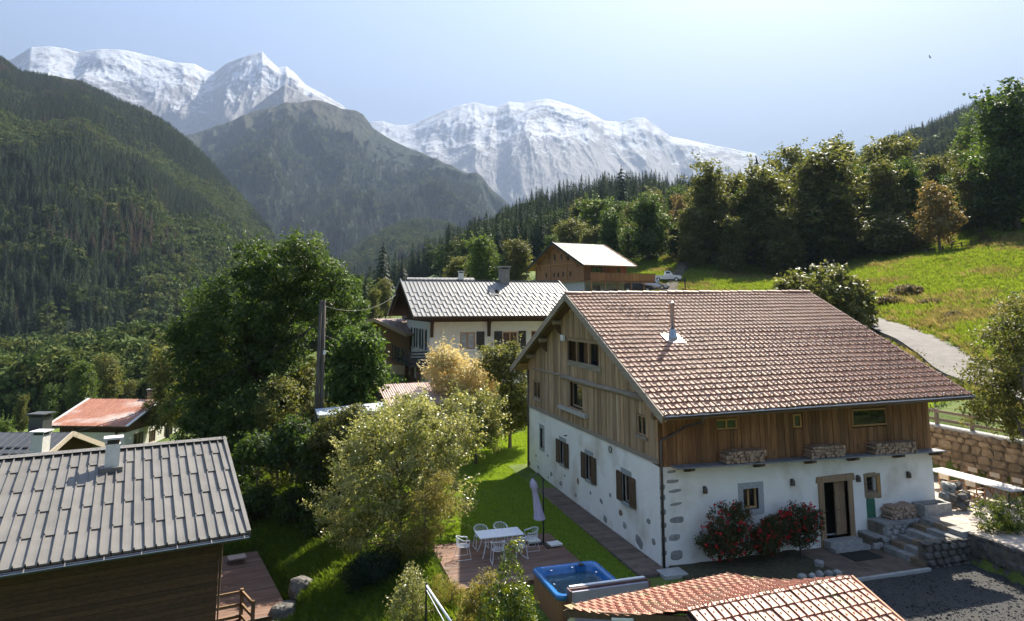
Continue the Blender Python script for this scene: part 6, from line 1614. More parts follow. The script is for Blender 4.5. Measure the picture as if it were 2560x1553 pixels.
# brown paved strip along the gable
path = MB().bx(-1.15, -.01, -.6, FW_+.6, -.3, .0)
po = path.build('gable_path', MATS['landing_bed']); tag(po, 'narrow brown plank path along the foot of the gable wall', 'path', kind='structure')
po.location.z = .06
for i in range(76):
    yy = -.58+i*.208; block('path_plank', -1.13, -.03, yy, yy+.198, .0, .02+rng.uniform(-.004, .004)+.018*max(0, yy)*.6, PAVE, po)
MB()
ds = MB().bx(-.4, .5, -.95, -.3, -.2, .1).build('drain_slab', MATS['kerb_concrete']); tag(ds, 'concrete slab at the foot of the corner downpipe', 'slab', kind='structure')
mt = MB().bx(-.65, .65, -.4, .4, 0, .02).build('doormat', mat('rubber_mat', (.012, .012, .012), (.03, .03, .03), (20, 20, 20), .9, .4), None, loc=(7.7, -1.2, .022)); tag(mt, 'black doormat in front of the door step', 'doormat')
for k, (xx, yy, s_) in enumerate(((4.0, -2.45, .3), (4.35, -2.5, .26), (4.7, -2.45, .3), (5.05, -2.5, .28), (5.4, -2.5, .34), (5.45, -1.6, .36), (1.3, -2.5, .26), (1.0, -2.75, .3))):
    o = link('bed_stone', ROCKS[k % 8], None, (xx, yy, .12), (k, k*.6, k*1.1), (s_, s_*.9, s_*.8)); tag(o, ['leftmost pale boulder edging the flower bed', 'second pale boulder from the left edging the flower bed', 'middle pale boulder edging the flower bed', 'fourth pale boulder from the left edging the flower bed', 'rightmost pale boulder edging the flower bed', '', 'pale boulder right of the drain slab', 'pale boulder in front of the drain slab'][k] if k != 5 else 'rounded boulder between flower bed and landing', 'boulder', 'flower bed edging stones' if k < 5 else ('drain side stones' if k > 5 else None))

# ------------------------------------------------------------------ firewood
LOGM = mat('split_wood', (.30, .205, .15), (.46, .34, .26), (30, 6, 30), .85, .3, .01, rnd=.22)
lm = [MB().prism([(r_*math.cos(t), 0, r_*math.sin(t)) for t in np.linspace(0, 6.283, n_, endpoint=False)+.3*n_], (0, 1, 0)).mesh('log', LOGM) for n_, r_ in ((8, 1), (5, 1.05), (4, 1.1), (7, 1))]
def wood_stack(label, x0, x1, yb, z, h, ln, r, seed, base=None, slope=0):
    t = thing('firewood_stack', label, 'firewood', (x0, yb, z), 0, 'firewood stacks'); rg = random.Random(seed); zz = r; row = 0
    if base: block('log_rack', -.02, x1-x0+.02, -ln, 0, -.03, .0, STONE, t)
    while zz < h:
        xx = r+(row % 2)*r*.9+max(0, row-2)*r*.7; e = x1-x0-r-(max(0, row-3))*r*.6
        while xx < e:
            q = r*rg.uniform(.75, 1.12)
            link('log', lm[rg.randrange(4)], t, (xx, -ln+rg.uniform(-.05, .05), zz+rg.uniform(-.012, .012)+slope*xx), (0, rg.uniform(0, 6), 0), (q, ln*rg.uniform(.93, 1.04), q)); xx += 2*r*rg.uniform(.9, 1.02)
        zz += r*1.72; row += 1
wood_stack('left firewood stack on the slate shelf, above the red roses', 2.5, 4.3, -.03, 3.49, .42, .46, .062, 1, slope=-.0135)
wood_stack('middle firewood stack on the slate shelf, left of the door', 6.3, 8.05, -.03, 3.44, .46, .46, .062, 2, slope=-.0135)
wood_stack('right firewood stack on the slate shelf, under the long window', 9.35, 11.55, -.03, 3.39, .46, .46, .06, 3, slope=-.0135)
wood_stack('low firewood heap on the stone ledge near the trough', 9.85, 11.3, -.1, .9, .45, .5, .07, 4)

# ------------------------------------------------------------------ deck, dining set, parasol
WDK = wood('deck_plank', (.12, .06, .04), (.215, .125, .09), 'X', .22, grey=(.24, .185, .15), gl=.5, gh=.8)
dk = thing('garden_deck', 'reddish wooden deck with white table on the lawn edge', 'deck', (-7.5, .1, -.9))
kx = 4.85
for i in range(31):
    block('plank', 0, kx-.0*i, i*.14, i*.14+.132, .985, 1.018+rng.uniform(-.003, .003), WDK, dk)
MB().bx(.05, kx-.05, .05, 4.3, .86, .98).build('joists', WSHU, dk)
for k in range(5):
    block('skirt_board', -.03, -.005, 0, 4.34, .02+k*.19, .2+k*.19, WDK, dk); block('skirt_board', 0, kx, -.03, -.005, .02+k*.19, .2+k*.19, WDK, dk)
tb = thing('patio_table', 'white rectangular metal table on the wooden deck', 'table', (-5.22, 2.84, .12))
TBW = mat('white_metal', (.68, .70, .74), (.76, .78, .82), (4, 4, 4), .35, 0)
MB().bx(-.85, .85, -.44, .44, .7, .725).build('table_top', TBW, tb)
for sx in (-1, 1):
    for sy in (-1, 1): MB().tube([(sx*.62, sy*.3, .7), (sx*.6, sy*.28, .45), (sx*.66, sy*.33, .2), (sx*.74, sy*.39, .0)], [.02, .018, .018, .016], 6).build('leg', TBW, tb)
MB().tube([(-.6, 0, .42), (.6, 0, .42)], .012, 6).build('stretcher', TBW, tb)
def wire_chair():
    t = thing('wire_chair', 'white wire chair', 'chair')
    hoop = [(.27*math.sin(a), -.27*math.cos(a)*1.0, .66+.1*max(0, math.cos(a))) for a in np.linspace(-2.3, 2.3, 15)]
    bk = MB(); bk.tube(hoop, .013, 6)
    for a in np.linspace(-1.0, 1.0, 9):
        bk.tube([(.27*math.sin(a), -.27*math.cos(a), .66+.1*math.cos(a)), (.2*math.sin(a), -.24*math.cos(a), .43)], .008, 5)
    bk.build('backrest', TBW, t)
    se = MB(); ring = [(.22*math.cos(a), .22*math.sin(a)*1.05, .43) for a in np.linspace(0, 6.283, 17)]; se.tube(ring, .011, 6)
    for k in np.linspace(-.18, .18, 8):
        e = math.sqrt(max(0, .22**2-k*k)); se.tube([(k, -e, .43), (k, 0, .415), (k, e, .43)], .007, 5)
    se.build('seat', TBW, t)
    for sx in (-1, 1):
        MB().tube([(sx*.2, .2, .64), (sx*.22, .16, .43), (sx*.25, .24, .01), (sx*.25, -.26, .01), (sx*.2, -.16, .43)], .012, 6).build('leg_frame', TBW, t)
        MB().tube([(sx*.25, -.1, .67), (sx*.24, .1, .64), (sx*.2, .2, .64)], .013, 6).build('arm', TBW, t)
    return t
wc = wire_chair()
for k, (x, y, a, lb) in enumerate(((-6.62, 2.75, -90, 'white wire chair at the left end of the patio table'), (-3.95, 2.85, 90, 'white wire chair at the right end of the patio table'), (-5.72, 3.62, 180, 'white wire chair behind the patio table, left of the back pair'),
                                     (-4.92, 3.68, 180, 'white wire chair behind the patio table, right of the back pair'), (-5.5, 2.0, -6, 'white wire chair in front of the patio table, left of the front pair'), (-4.68, 2.12, 14, 'white wire chair in front of the patio table, right of the front pair'))):
    c = wc if k == 0 else copy_tree(wc)
    c.location = (x, y, .12); c.rotation_euler = (0, 0, math.radians(a)); tag(c, lb, 'chair', 'patio chairs')
ps = thing('parasol', 'closed lilac parasol hanging on a dark mast beside the deck table', 'parasol', (-3.31, 3.23, .12))
MB().tube([(0, 0, 0), (0, 0, 2.45)], .032, 8).build('mast', IRON, ps, True)
ct = D(1331, 1196, 26.3); cb = D(1349, 1300, 26.0)
o_ = np.array([-3.31, 3.23, .12]); ct, cb = ct-o_, cb-o_
MB().tube([(0, 0, 2.45), (ct[0]*.5, ct[1]*.5, ct[2]+.14), tuple(ct+np.array([0, 0, .03]))], .02, 6).build('arm', IRON, ps)
cv = MB(); n0 = 0; K = 20; prof = [(.025, 0), (.10, .10), (.13, .22), (.085, .27), (.10, .55), (.12, .65), (.14, .85), (.18, 1.0)]
cv.v = []
for r_, t in prof:
    c = ct+(cb-ct)*t
    for k in range(K):
        a = 6.283*k/K; rr_ = r_*(1+.28*(k % 2)*(t > .05)); cv.v.append((c[0]+rr_*math.cos(a), c[1]+rr_*math.sin(a), c[2]+(.06*(k % 2)*t)))
for i in range(len(prof)-1):
    for k in range(K): cv.f.append((i*K+k, i*K+(k+1) % K, (i+1)*K+(k+1) % K, (i+1)*K+k))
cv.build('canopy', mat('lilac_cloth', (.40, .36, .50), (.50, .46, .60), (8, 8, 2), .9, .3, .02), ps, True)
b = MB(); b.box((0, 0, .02), (1.1, .06, .04)); b.box((0, 0, .024), (.06, 1.1, .04)); b.build('foot_cross', IRON, ps)
for k, (dx, dy, lb) in enumerate(((-.33, .28, 'white paving slab on the parasol foot, left of the mast'), (.34, -.3, 'white paving slab on the parasol foot, right of the mast'))):
    s_ = MB().box((0, 0, 0), (.5, .42, .06)).build('weight_slab', mat('white_slab', (.62, .61, .58), (.7, .69, .66), (6, 6, 6), .9, .2), None, loc=(-3.31+dx, 3.23+dy, .2), rot=(0, 0, .1)); tag(s_, lb, 'slab')

# ------------------------------------------------------------------ hot tub
ht = thing('hot_tub', 'square hot tub with blue shell and wooden sides', 'hot tub', (-4.1, -2.05, -.08))
def rrect(hx, hy, r, z, n=6):
    out = []
    for cx, cy_, a0 in ((hx-r, hy-r, 0), (-hx+r, hy-r, 1), (-hx+r, -hy+r, 2), (hx-r, -hy+r, 3)):
        for k in range(n+1):
            a = (a0+k/n)*math.pi/2; out.append((cx+r*math.cos(a), cy_+r*math.sin(a), z))
    return out
def loft(rings):
    b = MB(); k = len(rings[0])
    for r in rings: b.v += r
    for i in range(len(rings)-1):
        for j in range(k): b.f.append((i*k+j, i*k+(j+1) % k, (i+1)*k+(j+1) % k, (i+1)*k+j))
    return b
BLUE = mat('blue_acrylic', (.02, .13, .36), (.035, .18, .45), (3, 3, 3), .14, .05, .01, spec=.6)
cab = loft([rrect(1.09, 1.14, .16, 0), rrect(1.09, 1.14, .16, .84)]); cab.f.append(tuple(range(28)))
cabo = cab.build('cabinet', wood('cabinet_wood', (.20, .095, .05), (.30, .155, .085), 'Z', .05), ht)
sh_ = loft([rrect(1.1, 1.15, .18, .83), rrect(1.13, 1.18, .2, .9), rrect(1.12, 1.17, .2, .97), rrect(1.07, 1.12, .2, .99), rrect(.97, 1.02, .22, .97), rrect(.92, .97, .24, .88), rrect(.86, .9, .24, .62), rrect(.66, .7, .2, .56), rrect(.5, .54, .2, .5), rrect(.45, .48, .18, .15)])
sh_.f.append(tuple(range(9*28, 10*28))); sho = sh_.build('shell', BLUE, ht, True)
for a, (dx, dy) in enumerate(((-.55, .85), (.2, .9), (.8, .3), (-.85, -.2))):
    MB().lathe([(.02, 0), (.055, 0), (.06, .02), (.02, .03)], (dx*.98, dy*.98, .93), 8).build('jet', mat('chrome', (.6, .65, .7), (.7, .74, .78), (5, 5, 5), .15, 0, metallic=1), sho)
MB().box((.5, .93, .86), (.32, .12, .22)).build('filter_cover', BLUE, sho); MB().lathe([(.09, 0), (.1, .03), (.06, .04)], (.5, .9, .97), 10).build('filter_lid', IRON, sho)
wt = bpy.data.materials.new('tub_water'); wt.use_nodes = True; b_ = wt.node_tree.nodes['Principled BSDF']
setin(b_, 'Base Color', (.25, .55, .75, 1)); setin(b_, 'Roughness', .03); setin(b_, 'Transmission Weight', .85); setin(b_, 'IOR', 1.33)
nz = noise_node(wt.node_tree, pos_scaled(wt.node_tree, (5, 5, 5)), 1, 3); bump(wt.node_tree, nz, b_, .3, .03)
wv = MB(); wv.poly(rrect(.885, .93, .24, .76)); wv.build('water', wt, ht)
cv = thing('tub_cover', 'folded lilac grey spa cover standing behind the red tiled shed', 'spa cover', (-3.63, -3.35, -.02))
COV = mat('lilac_vinyl', (.27, .25, .31), (.35, .33, .39), (2, 2, 2), .45, .2, .02); BRN = mat('brown_vinyl', (.10, .05, .045), (.15, .08, .07), (4, 4, 4), .5, .2)
b = MB(); b.box((0, -.07, .58), (2.5, .1, 1.02)); b.build('cover_panel', COV, cv)
b = MB(); b.box((0, .08, .6), (2.46, .1, 1.02), Matrix.Rotation(-.08, 3, 'X')); b.build('cover_panel', COV, cv)
b = MB(); b.box((-1.27, 0, .6), (.05, .3, 1.06)); b.box((1.27, 0, .6), (.05, .3, 1.06)); b.box((0, .01, 1.12), (2.5, .05, .05)); b.build('edge_strip', BRN, cv)
b = MB(); b.bar((-1.2, .16, 1.14), (1.25, .16, 1.14), .1, .03); b.build('cover_lip', WHITE, cv)

# ------------------------------------------------------------------ red tiled shed in the foreground
B0, B1 = Vector((-5.03, -10.04, 3.2)), Vector((-.57, -9.66, 3.2)); A0, A1 = Vector((-6.27, -6.45, 2.0)), Vector((-1.27, -5.9, 2.0))
fs = thing('tiled_shed', 'open shed with red clay tile roof in the foreground', 'shed', (-3.2, -9.5, 0))
fo = Vector(fs.location)
def back_pt(a, t):   # a 0..1 along, t 0 eave .. 1 ridge: slightly sagging slope
    p = A0.lerp(A1, a).lerp(B0.lerp(B1, a), t); p.z -= .13*math.sin(math.pi*t); return p-fo
NCs, NRb, NRf = 22, 12, 7
rb = MB()
for i in range(8):
    a0, a1 = i/8, (i+1)/8
    for j in range(6): rb.poly([back_pt(a0, j/6)-Vector((0, 0, .03)), back_pt(a1, j/6)-Vector((0, 0, .03)), back_pt(a1, (j+1)/6)-Vector((0, 0, .03)), back_pt(a0, (j+1)/6)-Vector((0, 0, .03))])
fdir = Vector((.085, -.9964, 0)); drop = .36
F0, F1 = B0+fdir*4.2-Vector((0, 0, 4.2*drop)), B1+fdir*4.2-Vector((0, 0, 4.2*drop))
rb.poly([p-fo-Vector((0, 0, .03)) for p in (B0, B1, F1, F0)])
sroof = rb.build('roof', wood('shed_boarding', (.05, .035, .025), (.1, .07, .05), 'Y', .1), fs)
RIB2 = ((0, .03), (.06, .045), (.12, .03), (.16, .008), (.5, .012), (.84, .008), (.88, .012), (1, .014))
def geo_red(wd, ln):
    V, F = tile_geo(wd, ln, .03, RIB2)
    c = (wd*.5, ln*.45, .028); n = len(V); V = V+[(c[0]-.014, c[1]-.03, .025), (c[0]+.014, c[1]-.03, .025), (c[0]+.012, c[1]+.035, .022), (c[0]-.012, c[1]+.035, .022), (c[0], c[1]-.02, .062)]
    return V, F+[(n, n+1, n+4), (n+1, n+2, n+4), (n+2, n+3, n+4), (n+3, n, n+4)]
V, F = geo_red(1, 1)
Lf = (B1-B0).length; wd = Lf/NCs; ex = .36
def tri_only(VF): return VF[0], [f if len(f) == 4 else (f[0], f[1], f[2], f[2]) for f in VF[1]]
fu = (B1-B0).normalized(); fv = -(fdir-Vector((0, 0, drop))).normalized(); fnn = fu.cross(fv).normalized()
def lay_red():
    Vg, Fg = geo_red(wd*1.02, ex+.07)
    me = bpy.data.meshes.new('tile'); me.from_pydata(Vg, [], Fg); me.materials.append(RTILE); me.update(); me.shade_flat()
    exb = (B0-A0).length/NRb; Vb, Fb = geo_red(wd*1.08, exb+.06)
    mb = bpy.data.meshes.new('tile'); mb.from_pydata(Vb, [], Fb); mb.materials.append(RTILE); mb.update(); mb.shade_flat()
    rg = random.Random(3); its = []
    for r in range(4):
        for c in range(NCs):
            o = B0-fo+fu*(c*wd)-fv*((r+1)*ex)+fnn*.012; its.append((me, o, fu, fv, fnn, 1.0))
    for r in range(NRb):
        for c in range(NCs):
            o = back_pt(1-(c)/NCs, r/NRb); o2 = back_pt(1-(c+1)/NCs, r/NRb); ov = back_pt(1-c/NCs, (r+1)/NRb)
            u_ = (o2-o); sx = u_.length/wd; u_.normalize(); v_ = (ov-o).normalized(); n_ = u_.cross(v_).normalized(); v_ = n_.cross(u_)
            its.append((mb, o+n_*.012, u_, v_, n_, sx))
    for k, (m_, o, u_, v_, n_, sx) in enumerate(its):
        R = Matrix((u_*sx*.97, v_, n_)).transposed().to_4x4() @ Matrix.Rotation(rg.uniform(-.02, .02), 4, 'Z') @ Matrix.Rotation(rg.uniform(-.015, .015), 4, 'X'); R.translation = o+n_*rg.uniform(0, .012); ob = link('tile', m_, sroof)
        ob.matrix_local = R
lay_red()
# lower courses of the front slope, below the picture
VV, FF, TT = [], [], []; Vg, Fg = tri_only(geo_red(wd*1.02, ex+.07)); Vg = np.array(Vg); k = 0
for r in range(4, 11):
    for c in range(NCs):
        o = np.array(B0-fo+fu*(c*wd)-fv*((r+1)*ex)+fnn*.012); A = np.array(Matrix((fu, fv, fnn)).transposed()); VV.append(Vg@A.T+o); TT.append(np.full(len(Vg), rng.random()))
        FF += [tuple(i+k for i in f[:4]) for f in Fg if len(set(f)) == 4]; k += len(Vg)
o = link('tile_field', np_mesh('tile_field', np.concatenate(VV), np.array(FF), RTILE, np.concatenate(TT)), sroof); o['kind'] = 'stuff'
bar_part('verge_strip', B1-fo+Vector((.02, 0, .02)), F1-fo+Vector((.02, 0, .02)), .05, .1, mat('verge_clay', (.42, .2, .12), (.5, .26, .16), (5, 5, 5), .7, .1), sroof)
bar_part('eave_board', back_pt(0, 1)-Vector((.04, 0, .14)), F0-fo-Vector((.04, 0, .14)), .04, .2, WSHU, sroof); bar_part('verge_beam', back_pt(0, 0)-Vector((0, 0, .12)), back_pt(0, 1)-Vector((0, 0, .16)), .08, .14, WSHU, sroof)
bar_part('eave_beam', back_pt(0, 0)-Vector((0, .1, .12)), back_pt(1, 0)-Vector((0, .1, .12)), .1, .14, WSHU, sroof)
bar_part('gutter_piece', back_pt(-.004, .45)-Vector((.02, 0, .06)), back_pt(-.004, .62)-Vector((.02, 0, .06)), .08, .05, WHITE, sroof)
for p in (back_pt(.02, .03), back_pt(.98, .03), B0-fo, B1-fo+Vector((-.1, 0, 0)), F0-fo, F1-fo): block('post', p.x-.07, p.x+.07, p.y-.07, p.y+.07, -.15, p.z-.1, STUCCO if p.x < -2.8 and p.y > 2 else WSHU, fs)
q = back_pt(.08, .5); MB().bx(q.x, q.x+.35, q.y-.2, q.y+.3, 0, 1.1).build('stacked_crate', WHITE, fs)

# ------------------------------------------------------------------ terrace dining
dt = thing('terrace_table', 'long white table on the terrace by the stone wall', 'table', (15.85, .65, 1.0))
MB().bx(-.5, .5, -2.0, 2.0, .72, .76).build('table_top', mat('table_white', (.42, .43, .46), (.5, .51, .54), (4, 4, 4), .4, 0), dt)
for sx in (-.4, .4):
    for sy in (-1.8, 0, 1.8): MB().bx(sx-.03, sx+.03, sy-.03, sy+.03, 0, .72).build('leg', IRON, dt)
CANV = mat('canvas', (.50, .43, .34), (.60, .53, .43), (8, 8, 8), .9, .2); BEE = wood('beech_frame', (.30, .15, .06), (.42, .23, .10), 'Z', .1)
def director_chair():
    t = thing('folding_chair', 'canvas folding chair', 'chair')
    MB().box((0, 0, .47), (.46, .44, .02)).build('seat', CANV, t)
    b = MB(); b.box((0, -.26, .8), (.5, .02, .2)); b.build('backrest', CANV, t)
    for sx in (-1, 1):
        MB().bx(sx*.25-.02, sx*.25+.02, -.28, -.24, .4, .9).build('back_post', BEE, t); MB().bx(sx*.25-.025, sx*.25+.025, -.27, .22, .64, .67).build('arm', BEE, t)
        MB().bx(sx*.25-.018, sx*.25+.018, .18, .215, 0, .64).build('leg', BEE, t); MB().bx(sx*.25-.018, sx*.25+.018, -.25, -.215, 0, .42).build('leg', BEE, t)
    b = MB(); b.bar((-.25, .19, .02), (.25, .19, .46), .03, .03, (0, 1, 0)); b.bar((.25, .19, .02), (-.25, .19, .46), .03, .03, (0, 1, 0)); b.build('cross_brace', BEE, t)
    b = MB(); b.bar((-.25, -.23, .02), (.25, -.23, .46), .03, .03, (0, 1, 0)); b.bar((.25, -.23, .02), (-.25, -.23, .46), .03, .03, (0, 1, 0)); b.build('cross_brace', BEE, t)
    return t
dc = director_chair()
for k, (x, y, a, lb) in enumerate(((14.95, 1.15, -90, 'canvas folding chair on the near side of the terrace table, left one'), (14.95, -.1, -90, 'canvas folding chair on the near side of the terrace table, right one'), (16.85, 1.75, 90, 'canvas folding chair behind the terrace table, leftmost'),
                                     (16.85, .7, 90, 'canvas folding chair behind the terrace table, middle one'), (16.85, -.3, 90, 'canvas folding chair behind the terrace table, nearest the tree trunk'), (15.3, 3.05, 200, 'canvas folding chair at the far end of the terrace table by the house'))):
    c = dc if k == 0 else copy_tree(dc)
    c.location = (x, y, 1.005); c.rotation_euler = (0, 0, math.radians(a)); tag(c, lb, 'chair', 'terrace chairs')

# ------------------------------------------------------------------ roses
def rose(label, cx, cy_, cz, blobs, seed):
    t = thing('rose_bush', label, 'shrub', (cx, cy_, cz), 0, 'rose bushes')
    cm, C = crown_mesh('rose_leaves', L_ROSE, blobs, 260, 34, .2, .075, seed, shell=.35)
    link('stem', trunk_mesh('rose_stem', BARK_D, 1.3, .03, [tuple(c) for c in C], seed, limbs=40, fork=.03, twig=.8), t); link('foliage', cm, t)
    rg = np.random.default_rng(seed); n = 95; P, d = in_blobs(rg, blobs, n, .85); idx = np.repeat(np.arange(n), 9)
    P = P[idx]+rg.normal(size=(n*9, 3))*.032
    V, F = leaf_quads(P, .06+.03*rg.random(n*9), rg, d[idx], .4, .9, .2)
    o = link('blossoms', np_mesh('rose_blossoms', V, F, PETAL, np.repeat(rg.random(n*9), 4)), t); o['kind'] = 'stuff'
rose('large red rose bush left of the stone framed window', 2.35, -.75, .05, [(0, 0, 1.5, .9, .5, .75), (-.55, .05, 1.0, .7, .45, .6), (.5, 0, 1.0, .75, .5, .7), (.35, 0, 1.85, .3, .3, .35), (-.2, 0, .7, .8, .4, .5)], 201)
rose('red rose bush between the stone framed window and the door', 5.35, -.75, .05, [(0, 0, 1.35, .75, .45, .55), (.6, .05, 1.35, .5, .4, .5), (-.7, 0, 1.2, .5, .4, .5), (.1, 0, .8, .8, .4, .45)], 202)
rose('low red rose bush under the sill of the stone framed window', 3.85, -.8, .05, [(0, 0, .8, .6, .4, .55), (.3, 0, 1.2, .4, .35, .35)], 203)

# ------------------------------------------------------------------ lower left deck, boulders, rails
def n_local(x, y, z): return Nh.matrix_basis @ Vector((x, y, z))
lp_ = thing('lower_deck', 'reddish timber deck beside the dark house at the lower left', 'deck', (Nh.location.x, Nh.location.y, Nh.location.z), math.radians(12))
for i in range(52): block('plank', 6.72, 9.75, -2.9+i*.142, -2.9+i*.142+.134, .2, .232+rng.uniform(-.003, .003), WDK, lp_)
MB().bx(6.74, 9.7, -2.85, 4.45, -.6, .195).build('joists', WSHU, lp_)
o = MB().box((0, 0, 0), (.75, .6, .04)).box((0, 0, -.12), (.06, .06, .2)).build('garden_tray', mat('pinkish_board', (.4, .3, .26), (.48, .38, .33), (5, 5, 5), .7, 0), None, loc=n_local(8.7, 3.4, .46), rot=(0, 0, .25)); tag(o, 'small pinkish board table on the far end of the lower deck', 'table')
rl_ = thing('wooden_railing', 'wooden gate railing at the edge of the lower deck', 'railing', n_local(6.9, -2.6, .2), math.radians(12))
RW = wood('railing_wood', (.17, .10, .05), (.28, .17, .09), 'Z', .15)
for xx, yy in ((0, 0), (1.15, 0), (1.35, -1.3)): block('post', xx-.06, xx+.06, yy-.06, yy+.06, -.6, 1.08, RW, rl_)
for zz in (.15, .55, .98): bar_part('rail', (0, -.03, zz), (1.15, -.03, zz), .06, .1, RW, rl_); bar_part('rail', (1.15, 0, zz), (1.35, -1.3, zz), .06, .1, RW, rl_)
for k, (px, py, dep, s_, lb) in enumerate(((712, 1515, 26, 1.15, 'large grey boulder beside the lower deck'), (748, 1492, 26.8, .9, 'speckled grey boulder right of the large one'), (690, 1550, 25, .7, 'rounded boulder at the bottom edge by the deck'))):
    q = D(px, py, dep); z_ = gz1(q[0], q[1]); o = link('boulder', rock(300+k, .5, .5, .5, mat('garden_boulder', (.09, .085, .075), (.19, .18, .16), (7, 7, 7), .95, .8, .04), 3, .35), None, (q[0], q[1], z_+s_*.2), (.2*k, .1, k), (s_, s_*.8, s_*.9)); tag(o, lb, 'boulder')
p0, p1 = D(1066, 1464, 20.3), D(1128, 1556, 18.6)
hr_ = thing('pipe_rail', 'white metal pipe rail sloping down at the bottom edge', 'railing', (p0[0], p0[1], gz1(p0[0], p0[1])))
g0 = np.array(hr_.location); MB().tube([tuple(p0-g0), tuple(p1-g0)], .035, 8).build('rail', TBW, hr_, True); MB().tube([tuple(p0-g0-np.array([0, 0, .12])), tuple(p1-g0-np.array([0, 0, .3]))], .015, 6).build('lower_rail', TBW, hr_)
MB().tube([(p0[0]-g0[0], p0[1]-g0[1], p0[2]-g0[2]+.08), (0, 0, -.3)], .03, 7).build('post', IRON, hr_); MB().tube([tuple(p1-g0), (p1[0]-g0[0], p1[1]-g0[1], -1.)], .03, 7).build('post', IRON, hr_)

# ------------------------------------------------------------------ pole and wires
x, y, z = on_ground(792, 37.5, 1150)
top = D(788, 750, 37.5); up_ = thing('utility_pole', 'double wooden utility pole in front of the dark ash', 'pole', (x, y, z)); h = top[2]-z
PW = mat('pole_timber', (.06, .05, .04), (.115, .1, .08), (8, 8, 1.5), .9, .4, .02)
for dx in (-.12, .12): MB().tube([(dx*1.2, 0, -.5), (dx, 0, h*.5), (dx*.7, 0, h)], [.14, .12, .1], 10).build('pole_shaft', PW, up_, True)
for zz in np.arange(1.2, h-.5, 1.1): block('step_bolt', -.28, .28, -.02, .02, zz, zz+.03, ZINC, up_)
block('cable_guard', -.36, -.30, -.08, .04, .0, 2.4, mat('pale_blue_pvc', (.5, .56, .62), (.58, .64, .7), (5, 5, 5), .5, 0), up_); block('cable_guard', .3, .36, -.08, .04, .2, 2.6, MATS['pale_blue_pvc'], up_)
MB().bx(-.2, .2, -.06, .06, h-.25, h-.13).build('top_clamp', IRON, up_); MB().box((.2, -.1, h*.72), (.14, .1, .22)).build('junction_box', WHITE, up_)
WIRE = mat('cable', (.03, .03, .03), (.05, .05, .05), (4, 4, 4), .6, 0); WIREL = mat('pale_cable', (.12, .12, .11), (.16, .16, .15), (4, 4, 4), .6, 0)
def wire(a, b_, sag, lb, r=.022, m=None):
    a, b_ = np.array(a), np.array(b_); pts = [tuple((a+(b_-a)*t-np.array([0, 0, 4*sag*t*(1-t)]))-a) for t in np.linspace(0, 1, 14)]
    o = MB().tube(pts, r, 5).build('overhead_wire', m or WIREL, None, True, loc=tuple(a)); tag(o, lb, 'wire', 'overhead wires')
tp = np.array([x, y, z+h-.3])
wire(tp, D(990, 737, 53.5), .7, 'pale wire from the pole top to the grey roofed house', .012)
wire(tp-np.array([0, 0, 1.6]), D(985, 812, 56), .9, 'lower pale wire from the pole towards the brown chalet', .012)
wire(tp-np.array([0, 0, .9]), D(-60, 1112, 46), 1.6, 'dark wire from the pole down past the red roof', .018, WIRE)
# ------------------------------------------------------------------ up the slope: vehicles, saplings, fence, bank
def car(label, loc, rz, paint, L=4.5, Wd=1.85, Hh=1.7, pickup=False):
    t = thing('parked_car', label, 'car', loc, rz)
    pr = [(-L/2, .35), (-L/2, .95), (-L/2+.15, 1.05), (-L*.38, Hh-.05), (-L*.3, Hh), (L*.08, Hh-.02), (L*.2, 1.08), (L*.45, .95), (L/2, .75), (L/2, .35)]
    if pickup: pr = [(-L/2, .4), (-L/2, 1.0), (-L*.08, 1.0), (-L*.06, Hh), (L*.1, Hh), (L*.22, 1.05), (L*.45, .98), (L/2, .8), (L/2, .4)]
    b = MB(); k = len(pr)
    for sy, ins in ((-1, 0), (1, 0)):
        b.v += [(x_, sy*(Wd/2-(.18 if z_ > 1.1 else .02)), z_) for x_, z_ in pr]
    b.f += [tuple(range(k)), tuple(range(2*k-1, k-1, -1))]+[(i, k+i, k+(i+1) % k, (i+1) % k) for i in range(k)]
    b.build('body', paint, t)
    for sy in (-1, 1):
        g = MB(); ys = sy*(Wd/2-.12)
        g.prism([(-L*.33, ys, 1.12), (L*.14, ys, 1.12), (L*.05, ys*.93, Hh-.14), (-L*.28, ys*.93, Hh-.14)] if not pickup else [(-L*.03, ys, 1.12), (L*.15, ys, 1.12), (L*.09, ys*.93, Hh-.12), (-L*.03, ys*.93, Hh-.12)], (0, sy*.06, 0)); g.build('side_window', GLASS, t)
    g = MB(); g.prism([(L*.19, -Wd*.4, 1.12), (L*.19, Wd*.4, 1.12), (L*.1, Wd*.36, Hh-.1), (L*.1, -Wd*.36, Hh-.1)], (.06, 0, .03)); g.build('windscreen', GLASS, t)
    for sx in (-.31, .31):
        for sy in (-1, 1):
            wh = MB(); n0 = [(L*sx+.34*math.cos(a), sy*Wd/2-sy*.2, .34+.34*math.sin(a)) for a in np.linspace(0, 6.283, 16, endpoint=False)]; wh.prism(n0, (0, sy*.22, 0)); wo_ = wh.build('wheel', mat('tyre', (.015, .015, .015), (.03, .03, .03), (9, 9, 9), .8, 0), t)
            MB().prism([(L*sx+.2*math.cos(a), sy*Wd/2+sy*.021, .34+.2*math.sin(a)) for a in np.linspace(0, 6.283, 12, endpoint=False)], (0, sy*.01, 0)).build('rim', STEEL, wo_)
    for sy in (-1, 1): MB().box((L/2-.06, sy*Wd*.36, .78), (.16, .36, .14)).build('headlight', mat('lamp_glass', (.7, .72, .75), (.8, .82, .85), (4, 4, 4), .1, 0), t)
    MB().box((L/2, 0, .48), (.1, Wd*.98, .2)).build('bumper', IRON, t)
    return t
